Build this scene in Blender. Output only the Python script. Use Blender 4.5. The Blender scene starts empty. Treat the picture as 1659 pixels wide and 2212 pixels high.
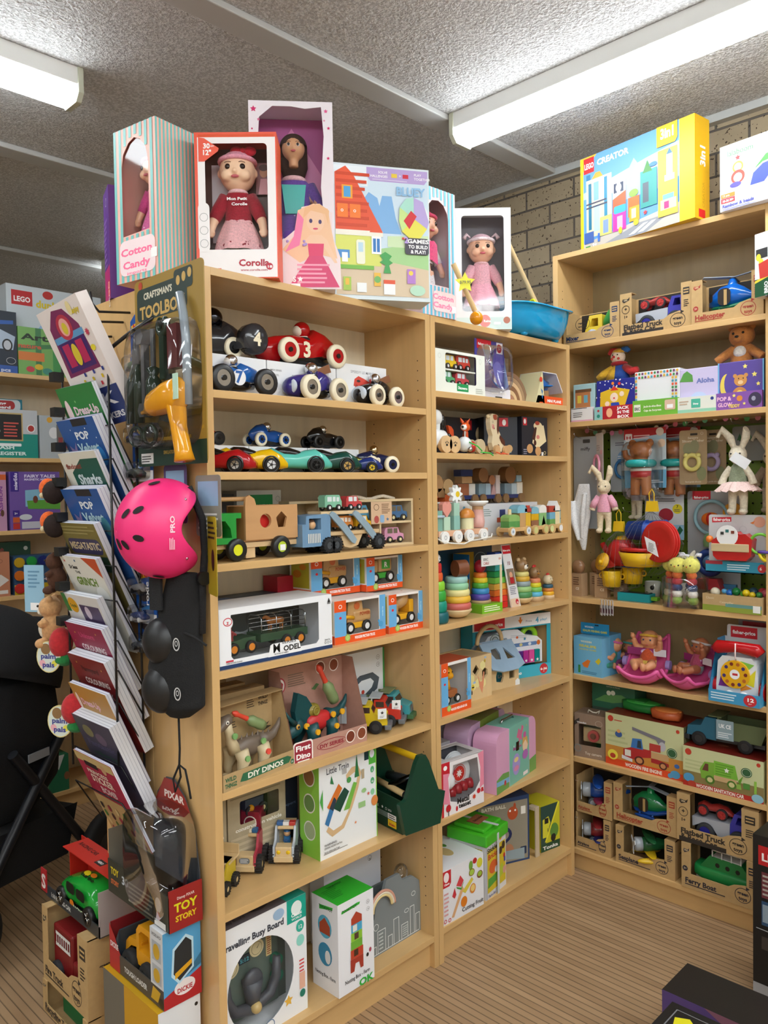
import bpy,bmesh,math,random
from mathutils import Vector,Matrix
from mathutils.geometry import tessellate_polygon
S=bpy.context.scene
COL=S.collection
rnd=random.Random(7)
PI=math.pi
# ---------------------------------------------------------------- camera, world, exposure
cam=bpy.data.objects.new('camera',bpy.data.cameras.new('camera'));COL.objects.link(cam)
def aim(pitch,roll,yaw):
    f=Vector((math.sin(yaw)*math.cos(pitch),math.cos(yaw)*math.cos(pitch),math.sin(pitch)))
    r=Vector((math.cos(yaw),-math.sin(yaw),0));u=r.cross(f)
    r2=r*math.cos(roll)+u*math.sin(roll);u2=-r*math.sin(roll)+u*math.cos(roll)
    return Matrix((r2,u2,-f)).transposed()
cam.matrix_world=Matrix.Translation((-1.9243,-1.6918,1.58)) @ aim(-.0296,-.0168,.7942).to_4x4()
cam.data.sensor_fit='HORIZONTAL';cam.data.sensor_width=36;cam.data.lens=1711.95/1659*36
cam.data.clip_start=.05;S.camera=cam
S.view_settings.view_transform='Standard';S.view_settings.look='None'
S.view_settings.exposure=0.0;S.view_settings.gamma=1;S.view_settings.use_curve_mapping=False
W=bpy.data.worlds.new('world');S.world=W;W.use_nodes=True
W.node_tree.nodes['Background'].inputs[0].default_value=(.75,.78,.82,1)
W.node_tree.nodes['Background'].inputs[1].default_value=.3
TUBE=24.5         # emission strength of the fluorescent diffusers
# ---------------------------------------------------------------- materials (all procedural)
def lin(h):
    h=h.lstrip('#')
    if len(h) == 3: h=''.join(c*2 for c in h)
    o=[]
    for i in (0,2,4):
        c=int(h[i:i+2],16)/255
        o.append(c/12.92 if c <= .04045 else ((c+.055)/1.055)**2.4)
    return (*o,1)
MATS={}
def mat(spec):
    """spec: '#rrggbb' paper, or '#rrggbb:kind' with kind plastic/matte/cloth/fur/metal/wood/emit/clear/gloss"""
    if spec in MATS: return MATS[spec]
    h,_,k=spec.partition(':');k=k or 'paper'
    m=bpy.data.materials.new(k+'_'+h.lstrip('#'));m.use_nodes=True
    nt=m.node_tree;N=nt.nodes;b=N['Principled BSDF'];Lk=nt.links.new
    c=lin(h);b.inputs['Base Color'].default_value=c
    rough=dict(paper=.42,plastic=.28,gloss=.12,matte=.75,cloth=.9,fur=.95,metal=.18,wood=.5,satin=.4,lacq=.3).get(k,.5)
    b.inputs['Roughness'].default_value=rough
    def noise(scale,detail=3,vec=None,sx=None):
        n=N.new('ShaderNodeTexNoise');n.inputs['Scale'].default_value=scale;n.inputs['Detail'].default_value=detail
        tc=N.new('ShaderNodeTexCoord');src=tc.outputs['Object']
        if sx:
            mp=N.new('ShaderNodeMapping');mp.inputs['Scale'].default_value=sx;Lk(src,mp.inputs[0]);src=mp.outputs[0]
        Lk(src,n.inputs['Vector']);return n
    def vary(n,a,bb):
        r=N.new('ShaderNodeValToRGB');r.color_ramp.elements[0].position=.3;r.color_ramp.elements[1].position=.7
        r.color_ramp.elements[0].color=[c[i]*a for i in range(3)]+[1];r.color_ramp.elements[1].color=[min(1,c[i]*bb) for i in range(3)]+[1]
        Lk(n.outputs['Fac'],r.inputs[0]);Lk(r.outputs[0],b.inputs['Base Color'])
    def bump(n,s,d=.002):
        q=N.new('ShaderNodeBump');q.inputs['Strength'].default_value=s;q.inputs['Distance'].default_value=d
        Lk(n.outputs['Fac'],q.inputs['Height']);Lk(q.outputs[0],b.inputs['Normal'])
    if k in ('cloth','fur'):
        n=noise(260 if k == 'cloth' else 120,4);vary(n,.8,1.1);bump(n,.5,.003)
        b.inputs['Sheen Weight'].default_value=.15 if max(c[:3]) > .1 else 0
    elif k == 'metal':
        b.inputs['Metallic'].default_value=1
    elif k == 'wood':
        n=noise(9,5,sx=(1,1,9));vary(n,.86,1.1)
    elif k == 'lacq':
        n=noise(4,5,sx=(7,7,.7));vary(n,.93,1.05)
    elif k == 'lacqx':
        n=noise(4,5,sx=(.7,7,7));vary(n,.93,1.05);b.inputs['Roughness'].default_value=.3
    elif k == 'lacqy':
        n=noise(4,5,sx=(7,.7,7));vary(n,.93,1.05);b.inputs['Roughness'].default_value=.3
    elif k == 'card':
        n=noise(60,4);vary(n,.94,1.03);b.inputs['Roughness'].default_value=.7
    elif k == 'matte':
        n=noise(90,2);vary(n,.96,1.02)
    elif k == 'emit':
        b.inputs['Emission Color'].default_value=c;b.inputs['Emission Strength'].default_value=TUBE
    elif k in ('clear','film','net'):
        N.remove(b);out=N['Material Output']
        t=N.new('ShaderNodeBsdfTransparent');g=N.new('ShaderNodeBsdfGlossy');x=N.new('ShaderNodeMixShader')
        t.inputs[0].default_value=(*[.9+.1*v for v in c[:3]],1);g.inputs['Roughness'].default_value=.06
        fr=N.new('ShaderNodeLayerWeight');fr.inputs['Blend'].default_value=.25 if k == 'clear' else .12
        mm=N.new('ShaderNodeMath');mm.operation='MULTIPLY_ADD';mm.inputs[1].default_value=.6;mm.inputs[2].default_value=.04
        Lk(fr.outputs['Fresnel'],mm.inputs[0]);Lk(mm.outputs[0],x.inputs[0]);Lk(t.outputs[0],x.inputs[1]);Lk(g.outputs[0],x.inputs[2])
        Lk(x.outputs[0],out.inputs[0])
    MATS[spec]=m
    return m
# ---------------------------------------------------------------- text outlines, cached
TXT={}
def text_mesh(s,fat=.012):
    if (s,fat) in TXT: return TXT[(s,fat)]
    cu=bpy.data.curves.new('t','FONT');cu.body=s;cu.size=1.0;cu.resolution_u=2;cu.offset=fat
    ob=bpy.data.objects.new('t',cu)
    me=bpy.data.meshes.new_from_object(ob)
    v=[(p.co.x,p.co.y) for p in me.vertices];f=[tuple(p.vertices) for p in me.polygons]
    w=max([p[0] for p in v] or [0])
    bpy.data.objects.remove(ob);bpy.data.curves.remove(cu);bpy.data.meshes.remove(me)
    TXT[(s,fat)]=(v,f,w);return TXT[(s,fat)]
# ---------------------------------------------------------------- mesh builder: local units are centimetres
PENDING=[]
def V(*a): return Vector(a)
class M:
    def __init__(s,name,parent=None,bev=0,remesh=0,sub=0,u=.01,label=None,thick=0,mw=None):
        s.name,s.parent,s.bev,s.remesh,s.sub,s.u,s.label,s.thick=name,parent,bev,remesh,sub,u,label,thick
        s.v,s.f,s.mi,s.sm,s.mats,s.k,s.X=[],[],[],[],[],0,mw
        s.ob=bpy.data.objects.new(name,bpy.data.meshes.new(name));COL.objects.link(s.ob)
        if parent is not None: s.ob.parent=parent.ob if isinstance(parent,M) else parent
        if label: s.ob['label']=label
        PENDING.append(s)
    def slot(s,c):
        if c not in s.mats: s.mats.append(c)
        return s.mats.index(c)
    def add(s,vs,fs,c,smooth=False):
        o=len(s.v)
        for p in vs:
            p=Vector(p)
            if s.X is not None: p=s.X @ p
            s.v.append(tuple(p*s.u))
        i=s.slot(c)
        for f in fs: s.f.append(tuple(o+j for j in f));s.mi.append(i);s.sm.append(smooth)
        return s
    def b(s,x0,x1,y0,y1,z0,z1,c):
        vs=[(x,y,z) for x in (x0,x1) for y in (y0,y1) for z in (z0,z1)]
        return s.add(vs,[(0,1,3,2),(4,6,7,5),(0,4,5,1),(2,3,7,6),(0,2,6,4),(1,5,7,3)],c)
    def cyl(s,a,b,r,c,r2=None,n=20,caps=True,ry=1):
        a,b=Vector(a),Vector(b);r2=r if r2 is None else r2
        d=(b-a).normalized();t=Vector((0,0,1)) if abs(d.z) < .9 else Vector((1,0,0))
        e=d.cross(t).normalized();g=d.cross(e)
        vs=[]
        for q,rr in ((a,r),(b,r2)):
            for i in range(n):
                w=2*PI*i/n;vs.append(q+e*math.cos(w)*rr+g*math.sin(w)*rr*ry)
        s.add(vs,[(i,(i+1) % n,n+(i+1) % n,n+i) for i in range(n)],c,True)
        if caps: s.add(vs[:n],[tuple(range(n))[::-1]],c);s.add(vs[n:],[tuple(range(n))],c)
        return s
    def sph(s,p,r,c,n=18,m=10,z0=-1.,z1=1.,rot=None):
        if not isinstance(r,(tuple,list)): r=(r,r,r)
        vs,fs=[],[]
        a0,a1=math.asin(z0),math.asin(z1)
        for j in range(m+1):
            a=a0+(a1-a0)*j/m
            for i in range(n):
                w=2*PI*i/n;q=Vector((r[0]*math.cos(a)*math.cos(w),r[1]*math.cos(a)*math.sin(w),r[2]*math.sin(a)))
                if rot: q=rot @ q
                vs.append(q+Vector(p))
        for j in range(m):
            for i in range(n): fs.append((j*n+i,j*n+(i+1) % n,(j+1)*n+(i+1) % n,(j+1)*n+i))
        return s.add(vs,fs,c,True)
    def tor(s,p,R,r,ax,c,n=28,m=10,a0=0,a1=2*PI,rz=1.):
        ax={'x': V(1,0,0),'y': V(0,1,0),'z': V(0,0,1)}.get(ax,ax);ax=Vector(ax).normalized()
        t=V(0,0,1) if abs(ax.z) < .9 else V(1,0,0)
        g=(t-ax*t.dot(ax)).normalized();e=g.cross(ax)
        full=abs(a1-a0) > 6.28;k=n if full else n+1;vs,fs=[],[]
        for i in range(k):
            w=a0+(a1-a0)*i/n;d=e*math.cos(w)+g*math.sin(w)*rz
            for j in range(m):
                q=2*PI*j/m;vs.append(Vector(p)+d*(R+r*math.cos(q))+ax*r*math.sin(q))
        for i in range(n):
            for j in range(m):
                a=i*m;bb=((i+1) % k)*m;fs.append((a+j,bb+j,bb+(j+1) % m,a+(j+1) % m))
        if not full: fs += [tuple(range(m)),tuple(range(n*m,n*m+m))[::-1]]
        return s.add(vs,fs,c,True)
    def lathe(s,p,prof,c,n=24,ax='z',sm=True):
        vs,fs=[],[]
        for r,h in prof:
            for i in range(n):
                w=2*PI*i/n;a,bb=r*math.cos(w),r*math.sin(w)
                vs.append(Vector(p)+(V(a,bb,h) if ax == 'z' else V(h,a,bb) if ax == 'x' else V(a,h,bb)))
        k=len(prof)
        for j in range(k-1):
            for i in range(n): fs.append((j*n+i,j*n+(i+1) % n,(j+1)*n+(i+1) % n,(j+1)*n+i))
        return s.add(vs,fs,c,sm)
    def loft(s,secs,c,n=20,ax='x',e=1.,cap=True):
        """secs: (pos, u, v, ru, rv[, e]) superellipse rings along an axis; u,v offsets in the two other axes"""
        vs,fs=[],[]
        for q in secs:
            t,u0,v0,ru,rv=q[:5];ee=q[5] if len(q) > 5 else e
            for i in range(n):
                w=2*PI*i/n;cu,sv=math.cos(w),math.sin(w)
                a=u0+ru*math.copysign(abs(cu)**ee,cu);bb=v0+rv*math.copysign(abs(sv)**ee,sv)
                vs.append({'x': (t,a,bb),'y': (a,t,bb),'z': (a,bb,t)}[ax])
        k=len(secs)
        for j in range(k-1):
            for i in range(n): fs.append((j*n+i,j*n+(i+1) % n,(j+1)*n+(i+1) % n,(j+1)*n+i))
        if cap: fs += [tuple(range(n))[::-1],tuple(range((k-1)*n,k*n))]
        return s.add(vs,fs,c,True)
    def ext(s,poly,ax,a,b,c,holes=(),c2=None):
        """extrude a 2D outline (with optional holes) along ax from a to b"""
        P=lambda p,t: {'x': (t,p[0],p[1]),'y': (p[0],t,p[1]),'z': (p[0],p[1],t)}[ax]
        loops=[list(poly)]+[list(h) for h in holes]
        flat=[p for l in loops for p in l]
        tri=tessellate_polygon([[V(p[0],p[1],0) for p in l] for l in loops]) if holes else [tuple(range(len(poly)))]
        s.add([P(p,a) for p in flat],tri,c);s.add([P(p,b) for p in flat],tri,c)
        for l in loops:
            n=len(l);vs=[P(p,a) for p in l]+[P(p,b) for p in l]
            s.add(vs,[(i,(i+1) % n,n+(i+1) % n,n+i) for i in range(n)],c2 or c)
        return s
    def tube(s,path,r,c,n=8,closed=False):
        P=[Vector(p) for p in path];vs,fs=[],[];k=len(P);pe=None
        for i,p in enumerate(P):
            d=(P[(i+1) % k if closed else min(i+1,k-1)]-P[(i-1) if closed else max(i-1,0)]).normalized()
            if pe is None: t=V(0,0,1) if abs(d.z) < .9 else V(1,0,0);e=d.cross(t).normalized()
            else: e=(pe-d*pe.dot(d)).normalized()
            pe=e;g=d.cross(e);rr=r[i] if isinstance(r,(list,tuple)) else r
            for j in range(n):
                w=2*PI*j/n;vs.append(p+e*math.cos(w)*rr+g*math.sin(w)*rr)
        for i in range(k if closed else k-1):
            a,bb=i*n,((i+1) % k)*n
            for j in range(n): fs.append((a+j,a+(j+1) % n,bb+(j+1) % n,bb+j))
        if not closed: fs += [tuple(range(n))[::-1],tuple(range((k-1)*n,k*n))]
        return s.add(vs,fs,c,True)
    def face(s,o,U,Vv,w,h,art='',lift=.03):
        return Face(s,o,U,Vv,w,h,lift).draw(art)
    def end(s):
        me=s.ob.data;me.from_pydata(s.v,[],s.f)
        for c in s.mats: me.materials.append(mat(c))
        me.polygons.foreach_set('material_index',s.mi);me.polygons.foreach_set('use_smooth',s.sm)
        me.update()
        if s.thick: q=s.ob.modifiers.new('t','SOLIDIFY');q.thickness=s.thick*s.u;q.offset=0
        if s.remesh:
            q=s.ob.modifiers.new('r','REMESH');q.mode='VOXEL';q.voxel_size=s.remesh*s.u;q.use_smooth_shade=True
            q=s.ob.modifiers.new('s','SMOOTH');q.iterations=4
        if s.bev:
            q=s.ob.modifiers.new('b','BEVEL');q.width=s.bev*s.u;q.segments=2;q.limit_method='ANGLE';q.angle_limit=.7
        if s.sub: q=s.ob.modifiers.new('s','SUBSURF');q.levels=q.render_levels=s.sub
def flush():
    for m in PENDING: m.end()
    PENDING.clear()
def copy_tree(o,parent=None):
    flush();c=o.copy();COL.objects.link(c)
    if parent is not None: c.parent=parent
    for ch in list(o.children): copy_tree(ch,c)
    return c
class Face:
    def __init__(s,m,o,U,Vv,w,h,lift=.03):
        s.m,s.o,s.U,s.V,s.w,s.h=m,Vector(o),Vector(U),Vector(Vv),w,h;s.N=s.U.cross(s.V);s.k=lift
    def P(s,x,y): return s.o+s.U*x+s.V*y+s.N*s.k
    def poly(s,pts,c):
        s.k += .008;s.m.add([s.P(x,y) for x,y in pts],[tuple(range(len(pts)))],c);return s
    def draw(s,art):
        w,h=s.w,s.h
        for st in art.replace('\n',';').split(';'):
            q=st.split()
            if not q: continue
            k=q[0]
            if k == 'r':      # r u0 v0 u1 v1 col
                a,b,c,d=map(float,q[1:5]);s.poly([(a*w,b*h),(c*w,b*h),(c*w,d*h),(a*w,d*h)],q[5])
            elif k in 'eo':   # e u v rx ry col     (cm)
                a,b,rx,ry=map(float,q[1:5]);n=22
                if k == 'e': s.poly([(a*w+rx*math.cos(i*2*PI/n),b*h+ry*math.sin(i*2*PI/n)) for i in range(n)],q[5])
                else:         # o u v rx ry col width
                    wd=float(q[6]);s.k += .008
                    vs=[s.P(a*w+(rx-j*wd)*math.cos(i*2*PI/n),b*h+(ry-j*wd)*math.sin(i*2*PI/n)) for j in (0,1) for i in range(n)]
                    s.m.add(vs,[(i,(i+1) % n,n+(i+1) % n,n+i) for i in range(n)],q[5])
            elif k == 'p':    # p col u,v u,v ...
                s.poly([tuple(float(x)*y for x,y in zip(t.split(','),(w,h))) for t in q[2:]],q[1])
            elif k == 'c':    # c u v r corner-box: rounded rect  c u0 v0 u1 v1 rad col
                a,b,c2,d,r=map(float,q[1:6]);s.poly(rrect(a*w,b*h,c2*w,d*h,r),q[6])
            elif k == 's':    # star u v r col [n]
                a,b,r=map(float,q[1:4]);n=int(q[5]) if len(q) > 5 else 5
                s.poly([(a*w+(r if i % 2 == 0 else r*.5)*math.sin(i*PI/n),b*h+(r if i % 2 == 0 else r*.5)*math.cos(i*PI/n)) for i in range(2*n)],q[4])
            elif k in 'tTvV': # t u v size col align text ; v = rotated 90; capital = bold
                a,b,sz=map(float,q[1:4]);al=q[5];tx=' '.join(q[6:])
                vs,fs,tw=text_mesh(tx,.035 if k in 'TV' else .012)
                off={'l': 0,'c': -tw/2,'r': -tw}[al[0]]
                if al[1:] and tw > 0: sx=float(al[1:])/(tw*sz)
                else: sx=1
                s.k += .008
                if k in 'vV': pv=[s.P(a*w-y*sz,b*h+(x+off)*sz*sx) for x,y in vs]
                else: pv=[s.P(a*w+(x+off)*sz*sx,b*h+y*sz) for x,y in vs]
                s.m.add(pv,fs,q[4])
            elif k == 'l':    # little lines of print: l u0 v0 u1 v1 n col
                a,b,c2,d=map(float,q[1:5]);n=int(q[5]);r=random.Random(int(a*1e3+b*1e2)+n)
                for i in range(n):
                    vv=d-(d-b)*(i+.5)/n;hh=(d-b)/n*.22;ee=c2-(c2-a)*r.uniform(0,.3)
                    s.poly([(a*w,(vv-hh)*h),(ee*w,(vv-hh)*h),(ee*w,(vv+hh)*h),(a*w,(vv+hh)*h)],q[6])
        return s
def rrect(x0,y0,x1,y1,r,n=4):
    o=[]
    for cx,cy,a in ((x1-r,y0+r,-90),(x1-r,y1-r,0),(x0+r,y1-r,90),(x0+r,y0+r,180)):
        for i in range(n+1): t=math.radians(a+90*i/n);o.append((cx+r*math.cos(t),cy+r*math.sin(t)))
    return o
def circ(x,y,r,n=20,ry=None):
    return [(x+r*math.cos(i*2*PI/n),y+(ry or r)*math.sin(i*2*PI/n)) for i in range(n)]
# ---------------------------------------------------------------- things
def T(name,label,cat,loc=(0,0,0),rz=0,g=None,rot=None,sc=None):
    o=bpy.data.objects.new(name,None);COL.objects.link(o);o.empty_display_size=.05
    o.location=loc;o.rotation_euler=rot if rot else (0,0,math.radians(rz));o['label']=label;o['category']=cat
    if sc: o.scale=(sc,sc,sc)
    if g: o['group']=g
    return o
def tag(m,label,cat,g=None,loc=None,rz=None,kind=None,rot=None):
    o=m.ob if isinstance(m,M) else m
    if label: o['label']=label
    if cat: o['category']=cat
    if g: o['group']=g
    if kind: o['kind']=kind
    if loc: o.location=loc
    if rz is not None: o.rotation_euler=(0,0,math.radians(rz))
    if rot: o.rotation_euler=rot
    return o
def struct(name,**k):
    m=M(name,u=1,**k);m.ob['kind']='structure';return m
def shell(m,w,h,d,col,inner,wins,t=.15,sides=(),open_front=False,noback=False):
    """open-window carton, local origin bottom centre of the front face, facing -Y; wins = 2D outlines cut in the front"""
    x=w/2
    if open_front is False:
        m.ext([(-x,0),(x,0),(x,h),(-x,h)],'y',0,t,col,holes=wins)
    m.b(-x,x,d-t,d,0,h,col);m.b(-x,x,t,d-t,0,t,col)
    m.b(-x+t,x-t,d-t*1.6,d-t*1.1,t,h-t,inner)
    if 'T' not in sides: m.b(-x,x,t,d-t,h-t,h,col)
    if 'L' not in sides: m.b(-x,-x+t,t,d-t,t,h-t,col)
    if 'R' not in sides: m.b(x-t,x,t,d-t,t,h-t,col)
def carton(label,L,R,z,ztop,d,col,F='',A='',B='',Tp='',name='toy_box',cat='box',g=None,wins=None,inner='#3a3f45',film=True,bk=None,open_top=False,lean=0):
    """printed carton whose front face runs from L to R (world metres) and stands on z. F/A/B/Tp: art of front, left, right, top"""
    L,R=Vector((*L,0)),Vector((*R,0));w=(R-L).length*100;h=(ztop-z)*100;c=(L+R)/2
    rz=math.degrees(math.atan2(R.y-L.y,R.x-L.x));x=w/2
    kw={}
    if wins:
        t=T(name,label,cat,(c.x,c.y,z),rz,g);m=M('carton',t)
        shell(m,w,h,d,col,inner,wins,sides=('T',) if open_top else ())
        if film:
            f=M('clear_window',t)
            for q in wins: f.add([(px,.4,py) for px,py in q],[tuple(range(len(q)))],'#ffffff:film')
        if bk: m.face((-x+.2,d-.3,.2),(1,0,0),(0,0,1),w-.4,h-.4,bk)
        ob=t
    else:
        m=M(name);m.b(-x,x,0,d,0,h,col);ob=tag(m,label,cat,g,(c.x,c.y,z),rz)
    if F: m.face((-x,0,0),(1,0,0),(0,0,1),w,h,F)
    if A: m.face((-x,d,0),(0,-1,0),(0,0,1),d,h,A)
    if B: m.face((x,0,0),(0,1,0),(0,0,1),d,h,B)
    if Tp: m.face((-x,0,h),(1,0,0),(0,1,0),w,d,Tp)
    if lean: ob.rotation_euler=(math.radians(lean),0,math.radians(rz))
    return ob
def at(o,x,y,z):
    """world position of a point given in a thing's local centimetres"""
    e=o.rotation_euler.to_matrix();return tuple(o.location + e @ Vector((x*.01,y*.01,z*.01)))
def deg(o): return math.degrees(o.rotation_euler.z)
# ---------------------------------------------------------------- room shell
def node_mat(name,fn):
    m=bpy.data.materials.new(name);m.use_nodes=True;fn(m.node_tree,m.node_tree.nodes['Principled BSDF']);MATS[name]=m;return name
def _stucco(nt,b):
    N,L=nt.nodes,nt.links.new;tc=N.new('ShaderNodeTexCoord')
    n=N.new('ShaderNodeTexNoise');n.inputs['Scale'].default_value=120;n.inputs['Detail'].default_value=4;n.inputs['Roughness'].default_value=.55
    v=N.new('ShaderNodeTexNoise');v.inputs['Scale'].default_value=60;v.inputs['Detail'].default_value=2
    for q in (n,v): L(tc.outputs['Object'],q.inputs['Vector'])
    r=N.new('ShaderNodeValToRGB');r.color_ramp.elements[0].position=.42;r.color_ramp.elements[1].position=.62
    r.color_ramp.elements[0].color=(.47,.465,.46,1);r.color_ramp.elements[1].color=(.72,.715,.71,1)
    L(n.outputs['Fac'],r.inputs[0]);L(r.outputs[0],b.inputs['Base Color'])
    a=N.new('ShaderNodeMath');a.operation='ADD';L(n.outputs['Fac'],a.inputs[0]);L(v.outputs['Fac'],a.inputs[1])
    q=N.new('ShaderNodeBump');q.inputs['Strength'].default_value=1;q.inputs['Distance'].default_value=.007
    L(a.outputs[0],q.inputs['Height']);L(q.outputs[0],b.inputs['Normal']);b.inputs['Roughness'].default_value=.55
node_mat('stucco',_stucco)
def _brick(nt,b):
    N,L=nt.nodes,nt.links.new;tc=N.new('ShaderNodeTexCoord');sp=N.new('ShaderNodeSeparateXYZ');cb=N.new('ShaderNodeCombineXYZ')
    L(tc.outputs['Object'],sp.inputs[0]);ad=N.new('ShaderNodeMath');ad.operation='ADD'
    L(sp.outputs['X'],ad.inputs[0]);L(sp.outputs['Y'],ad.inputs[1]);L(ad.outputs[0],cb.inputs[0]);L(sp.outputs['Z'],cb.inputs[1])
    mp=N.new('ShaderNodeMapping');mp.inputs['Location'].default_value=(.105,.063,0);L(cb.outputs[0],mp.inputs[0])
    t=N.new('ShaderNodeTexBrick');t.inputs['Scale'].default_value=1;t.inputs['Brick Width'].default_value=.25;t.inputs['Row Height'].default_value=.0885
    t.inputs['Mortar Size'].default_value=.005;t.inputs['Mortar Smooth'].default_value=.3;t.inputs['Bias'].default_value=0
    t.inputs['Color1'].default_value=(.30,.235,.15,1);t.inputs['Color2'].default_value=(.36,.285,.185,1);t.inputs['Mortar'].default_value=(.10,.085,.07,1)
    L(mp.outputs[0],t.inputs['Vector'])
    n=N.new('ShaderNodeTexNoise');n.inputs['Scale'].default_value=95;n.inputs['Detail'].default_value=1;L(tc.outputs['Object'],n.inputs['Vector'])
    r=N.new('ShaderNodeValToRGB');r.color_ramp.elements[0].position=.29;r.color_ramp.elements[1].position=.33
    r.color_ramp.elements[0].color=(.12,.07,.04,1);r.color_ramp.elements[1].color=(1,1,1,1);L(n.outputs['Fac'],r.inputs[0])
    n2=N.new('ShaderNodeTexNoise');n2.inputs['Scale'].default_value=14;n2.inputs['Detail'].default_value=6;L(tc.outputs['Object'],n2.inputs['Vector'])
    r2=N.new('ShaderNodeValToRGB');r2.color_ramp.elements[0].color=(.78,.78,.78,1);r2.color_ramp.elements[1].color=(1.1,1.1,1.1,1);L(n2.outputs['Fac'],r2.inputs[0])
    m1=N.new('ShaderNodeMix');m1.data_type='RGBA';m1.blend_type='MULTIPLY';m1.inputs[0].default_value=1;L(t.outputs['Color'],m1.inputs[6]);L(r.outputs[0],m1.inputs[7])
    m2=N.new('ShaderNodeMix');m2.data_type='RGBA';m2.blend_type='MULTIPLY';m2.inputs[0].default_value=1;L(m1.outputs[2],m2.inputs[6]);L(r2.outputs[0],m2.inputs[7])
    L(m2.outputs[2],b.inputs['Base Color']);b.inputs['Roughness'].default_value=.8
    q=N.new('ShaderNodeBump');q.invert=True;q.inputs['Strength'].default_value=.9;q.inputs['Distance'].default_value=.006
    L(t.outputs['Fac'],q.inputs['Height']);q2=N.new('ShaderNodeBump');q2.inputs['Strength'].default_value=.5;q2.inputs['Distance'].default_value=.004
    L(n2.outputs['Fac'],q2.inputs['Height']);L(q.outputs[0],q2.inputs['Normal']);L(q2.outputs[0],b.inputs['Normal'])
node_mat('brick',_brick)
def _floor(nt,b):
    N,L=nt.nodes,nt.links.new;tc=N.new('ShaderNodeTexCoord');sp=N.new('ShaderNodeSeparateXYZ');L(tc.outputs['Object'],sp.inputs[0])
    w=N.new('ShaderNodeMath');w.operation='MULTIPLY';w.inputs[1].default_value=1/.025;L(sp.outputs['X'],w.inputs[0])
    fr=N.new('ShaderNodeMath');fr.operation='FRACT';L(w.outputs[0],fr.inputs[0])
    fl=N.new('ShaderNodeMath');fl.operation='FLOOR';L(w.outputs[0],fl.inputs[0])
    cb=N.new('ShaderNodeCombineXYZ');L(fl.outputs[0],cb.inputs[0])
    y=N.new('ShaderNodeMath');y.operation='MULTIPLY';y.inputs[1].default_value=2.2;L(sp.outputs['Y'],y.inputs[0]);L(y.outputs[0],cb.inputs[1])
    n=N.new('ShaderNodeTexNoise');n.inputs['Scale'].default_value=.9;n.inputs['Detail'].default_value=3;L(cb.outputs[0],n.inputs['Vector'])
    r=N.new('ShaderNodeValToRGB');r.color_ramp.elements[0].position=.3;r.color_ramp.elements[1].position=.7
    r.color_ramp.elements[0].color=(.31,.19,.10,1);r.color_ramp.elements[1].color=(.45,.295,.165,1);L(n.outputs['Fac'],r.inputs[0])
    g=N.new('ShaderNodeValToRGB');e=g.color_ramp.elements;e[0].position=0;e[0].color=(.2,.2,.2,1);e[1].position=.1;e[1].color=(.55,.55,.55,1)
    x=e.new(.2);x.color=(1,1,1,1);x=e.new(.95);x.color=(1,1,1,1);L(fr.outputs[0],g.inputs[0])
    m=N.new('ShaderNodeMix');m.data_type='RGBA';m.blend_type='MULTIPLY';m.inputs[0].default_value=1;L(r.outputs[0],m.inputs[6]);L(g.outputs[0],m.inputs[7])
    L(m.outputs[2],b.inputs['Base Color']);b.inputs['Roughness'].default_value=.42
    q=N.new('ShaderNodeBump');q.inputs['Strength'].default_value=.5;q.inputs['Distance'].default_value=.002;L(g.outputs[0],q.inputs['Height']);L(q.outputs[0],b.inputs['Normal'])
node_mat('bamboo',_floor)
X0,X1,Y0,Y1,ZC=-5.0,1.215,-4.6,4.36,2.995
struct('floor').b(X0,X1,Y0,Y1,-.1,0,'bamboo')
struct('ceiling').b(X0,X1,Y0,Y1,ZC,ZC+.1,'stucco')
struct('wall_right').b(X1,X1+.12,Y0-.1,Y1+.1,-.1,ZC+.1,'brick')
struct('wall_back').b(X0-.12,X1+.12,Y1,Y1+.12,-.1,ZC+.1,'#8d8677:matte')
struct('wall_front').b(X0-.12,X1+.12,Y0-.12,Y0,-.1,ZC+.1,'#e2ded4:matte')
struct('wall_left').b(X0-.12,X0,Y0-.1,Y1+.1,-.1,ZC+.1,'#e2ded4:matte')
m=struct('trim_1')   # cornice along the brick wall and the wall at the back
m.b(X1-.035,X1,Y0,Y1,ZC-.03,ZC,'#aeb0ae:satin');m.b(X0,X1,Y1-.04,Y1,ZC-.05,ZC,'#aeb0ae:satin')
for i,yb in enumerate((-4.0+.16,-2.46,-1.08,.30,1.68,3.07)):
    m=struct('trim_%d' % (i+2),bev=.004);m.b(X0,X1-.03,yb-.048,yb+.048,ZC-.022,ZC,'#b9b9b7:satin')
# fluorescent battens: housing, end caps, glowing diffuser
def batten(label,p,L,ax,strength=True):
    t=T('ceiling_light',label,'ceiling light',p,0 if ax == 'x' else 90,'fluorescent battens on the ceiling')
    l=L*50
    m=M('housing',t,bev=.3);m.b(-l,l,-6,6,-6,0,'#eceeec:satin')
    m=M('diffuser',t);m.ext([(-6,-6),(6,-6),(6,-8.2),(4,-10.5),(-4,-10.5),(-6,-8.2)],'x',-l+1,l-1,'#f4fbff:emit')
    for s in (-1,1): M('end_cap',t,bev=.3).ext([(-6.4,0),(6.4,0),(6.4,-8.4),(4.2,-11),(-4.2,-11),(-6.4,-8.4)],'x',s*(l-.6)-.9,s*(l-.6)+.9,'#c9ccb8:satin')
batten('long ceiling light above the corner shelves, one end over the centre of the shop',(.50,-.955,ZC),2.40,'y')
batten('ceiling light at the top left, end cap towards the striped box',(-1.90,.945,ZC),2.40,'x')
batten('far ceiling light, mostly hidden behind the purple box',(.72,2.86,ZC),.72,'x')
batten('ceiling light on the left side of the shop behind the camera',(-2.6,-1.6,ZC),2.4,'x')
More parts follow.
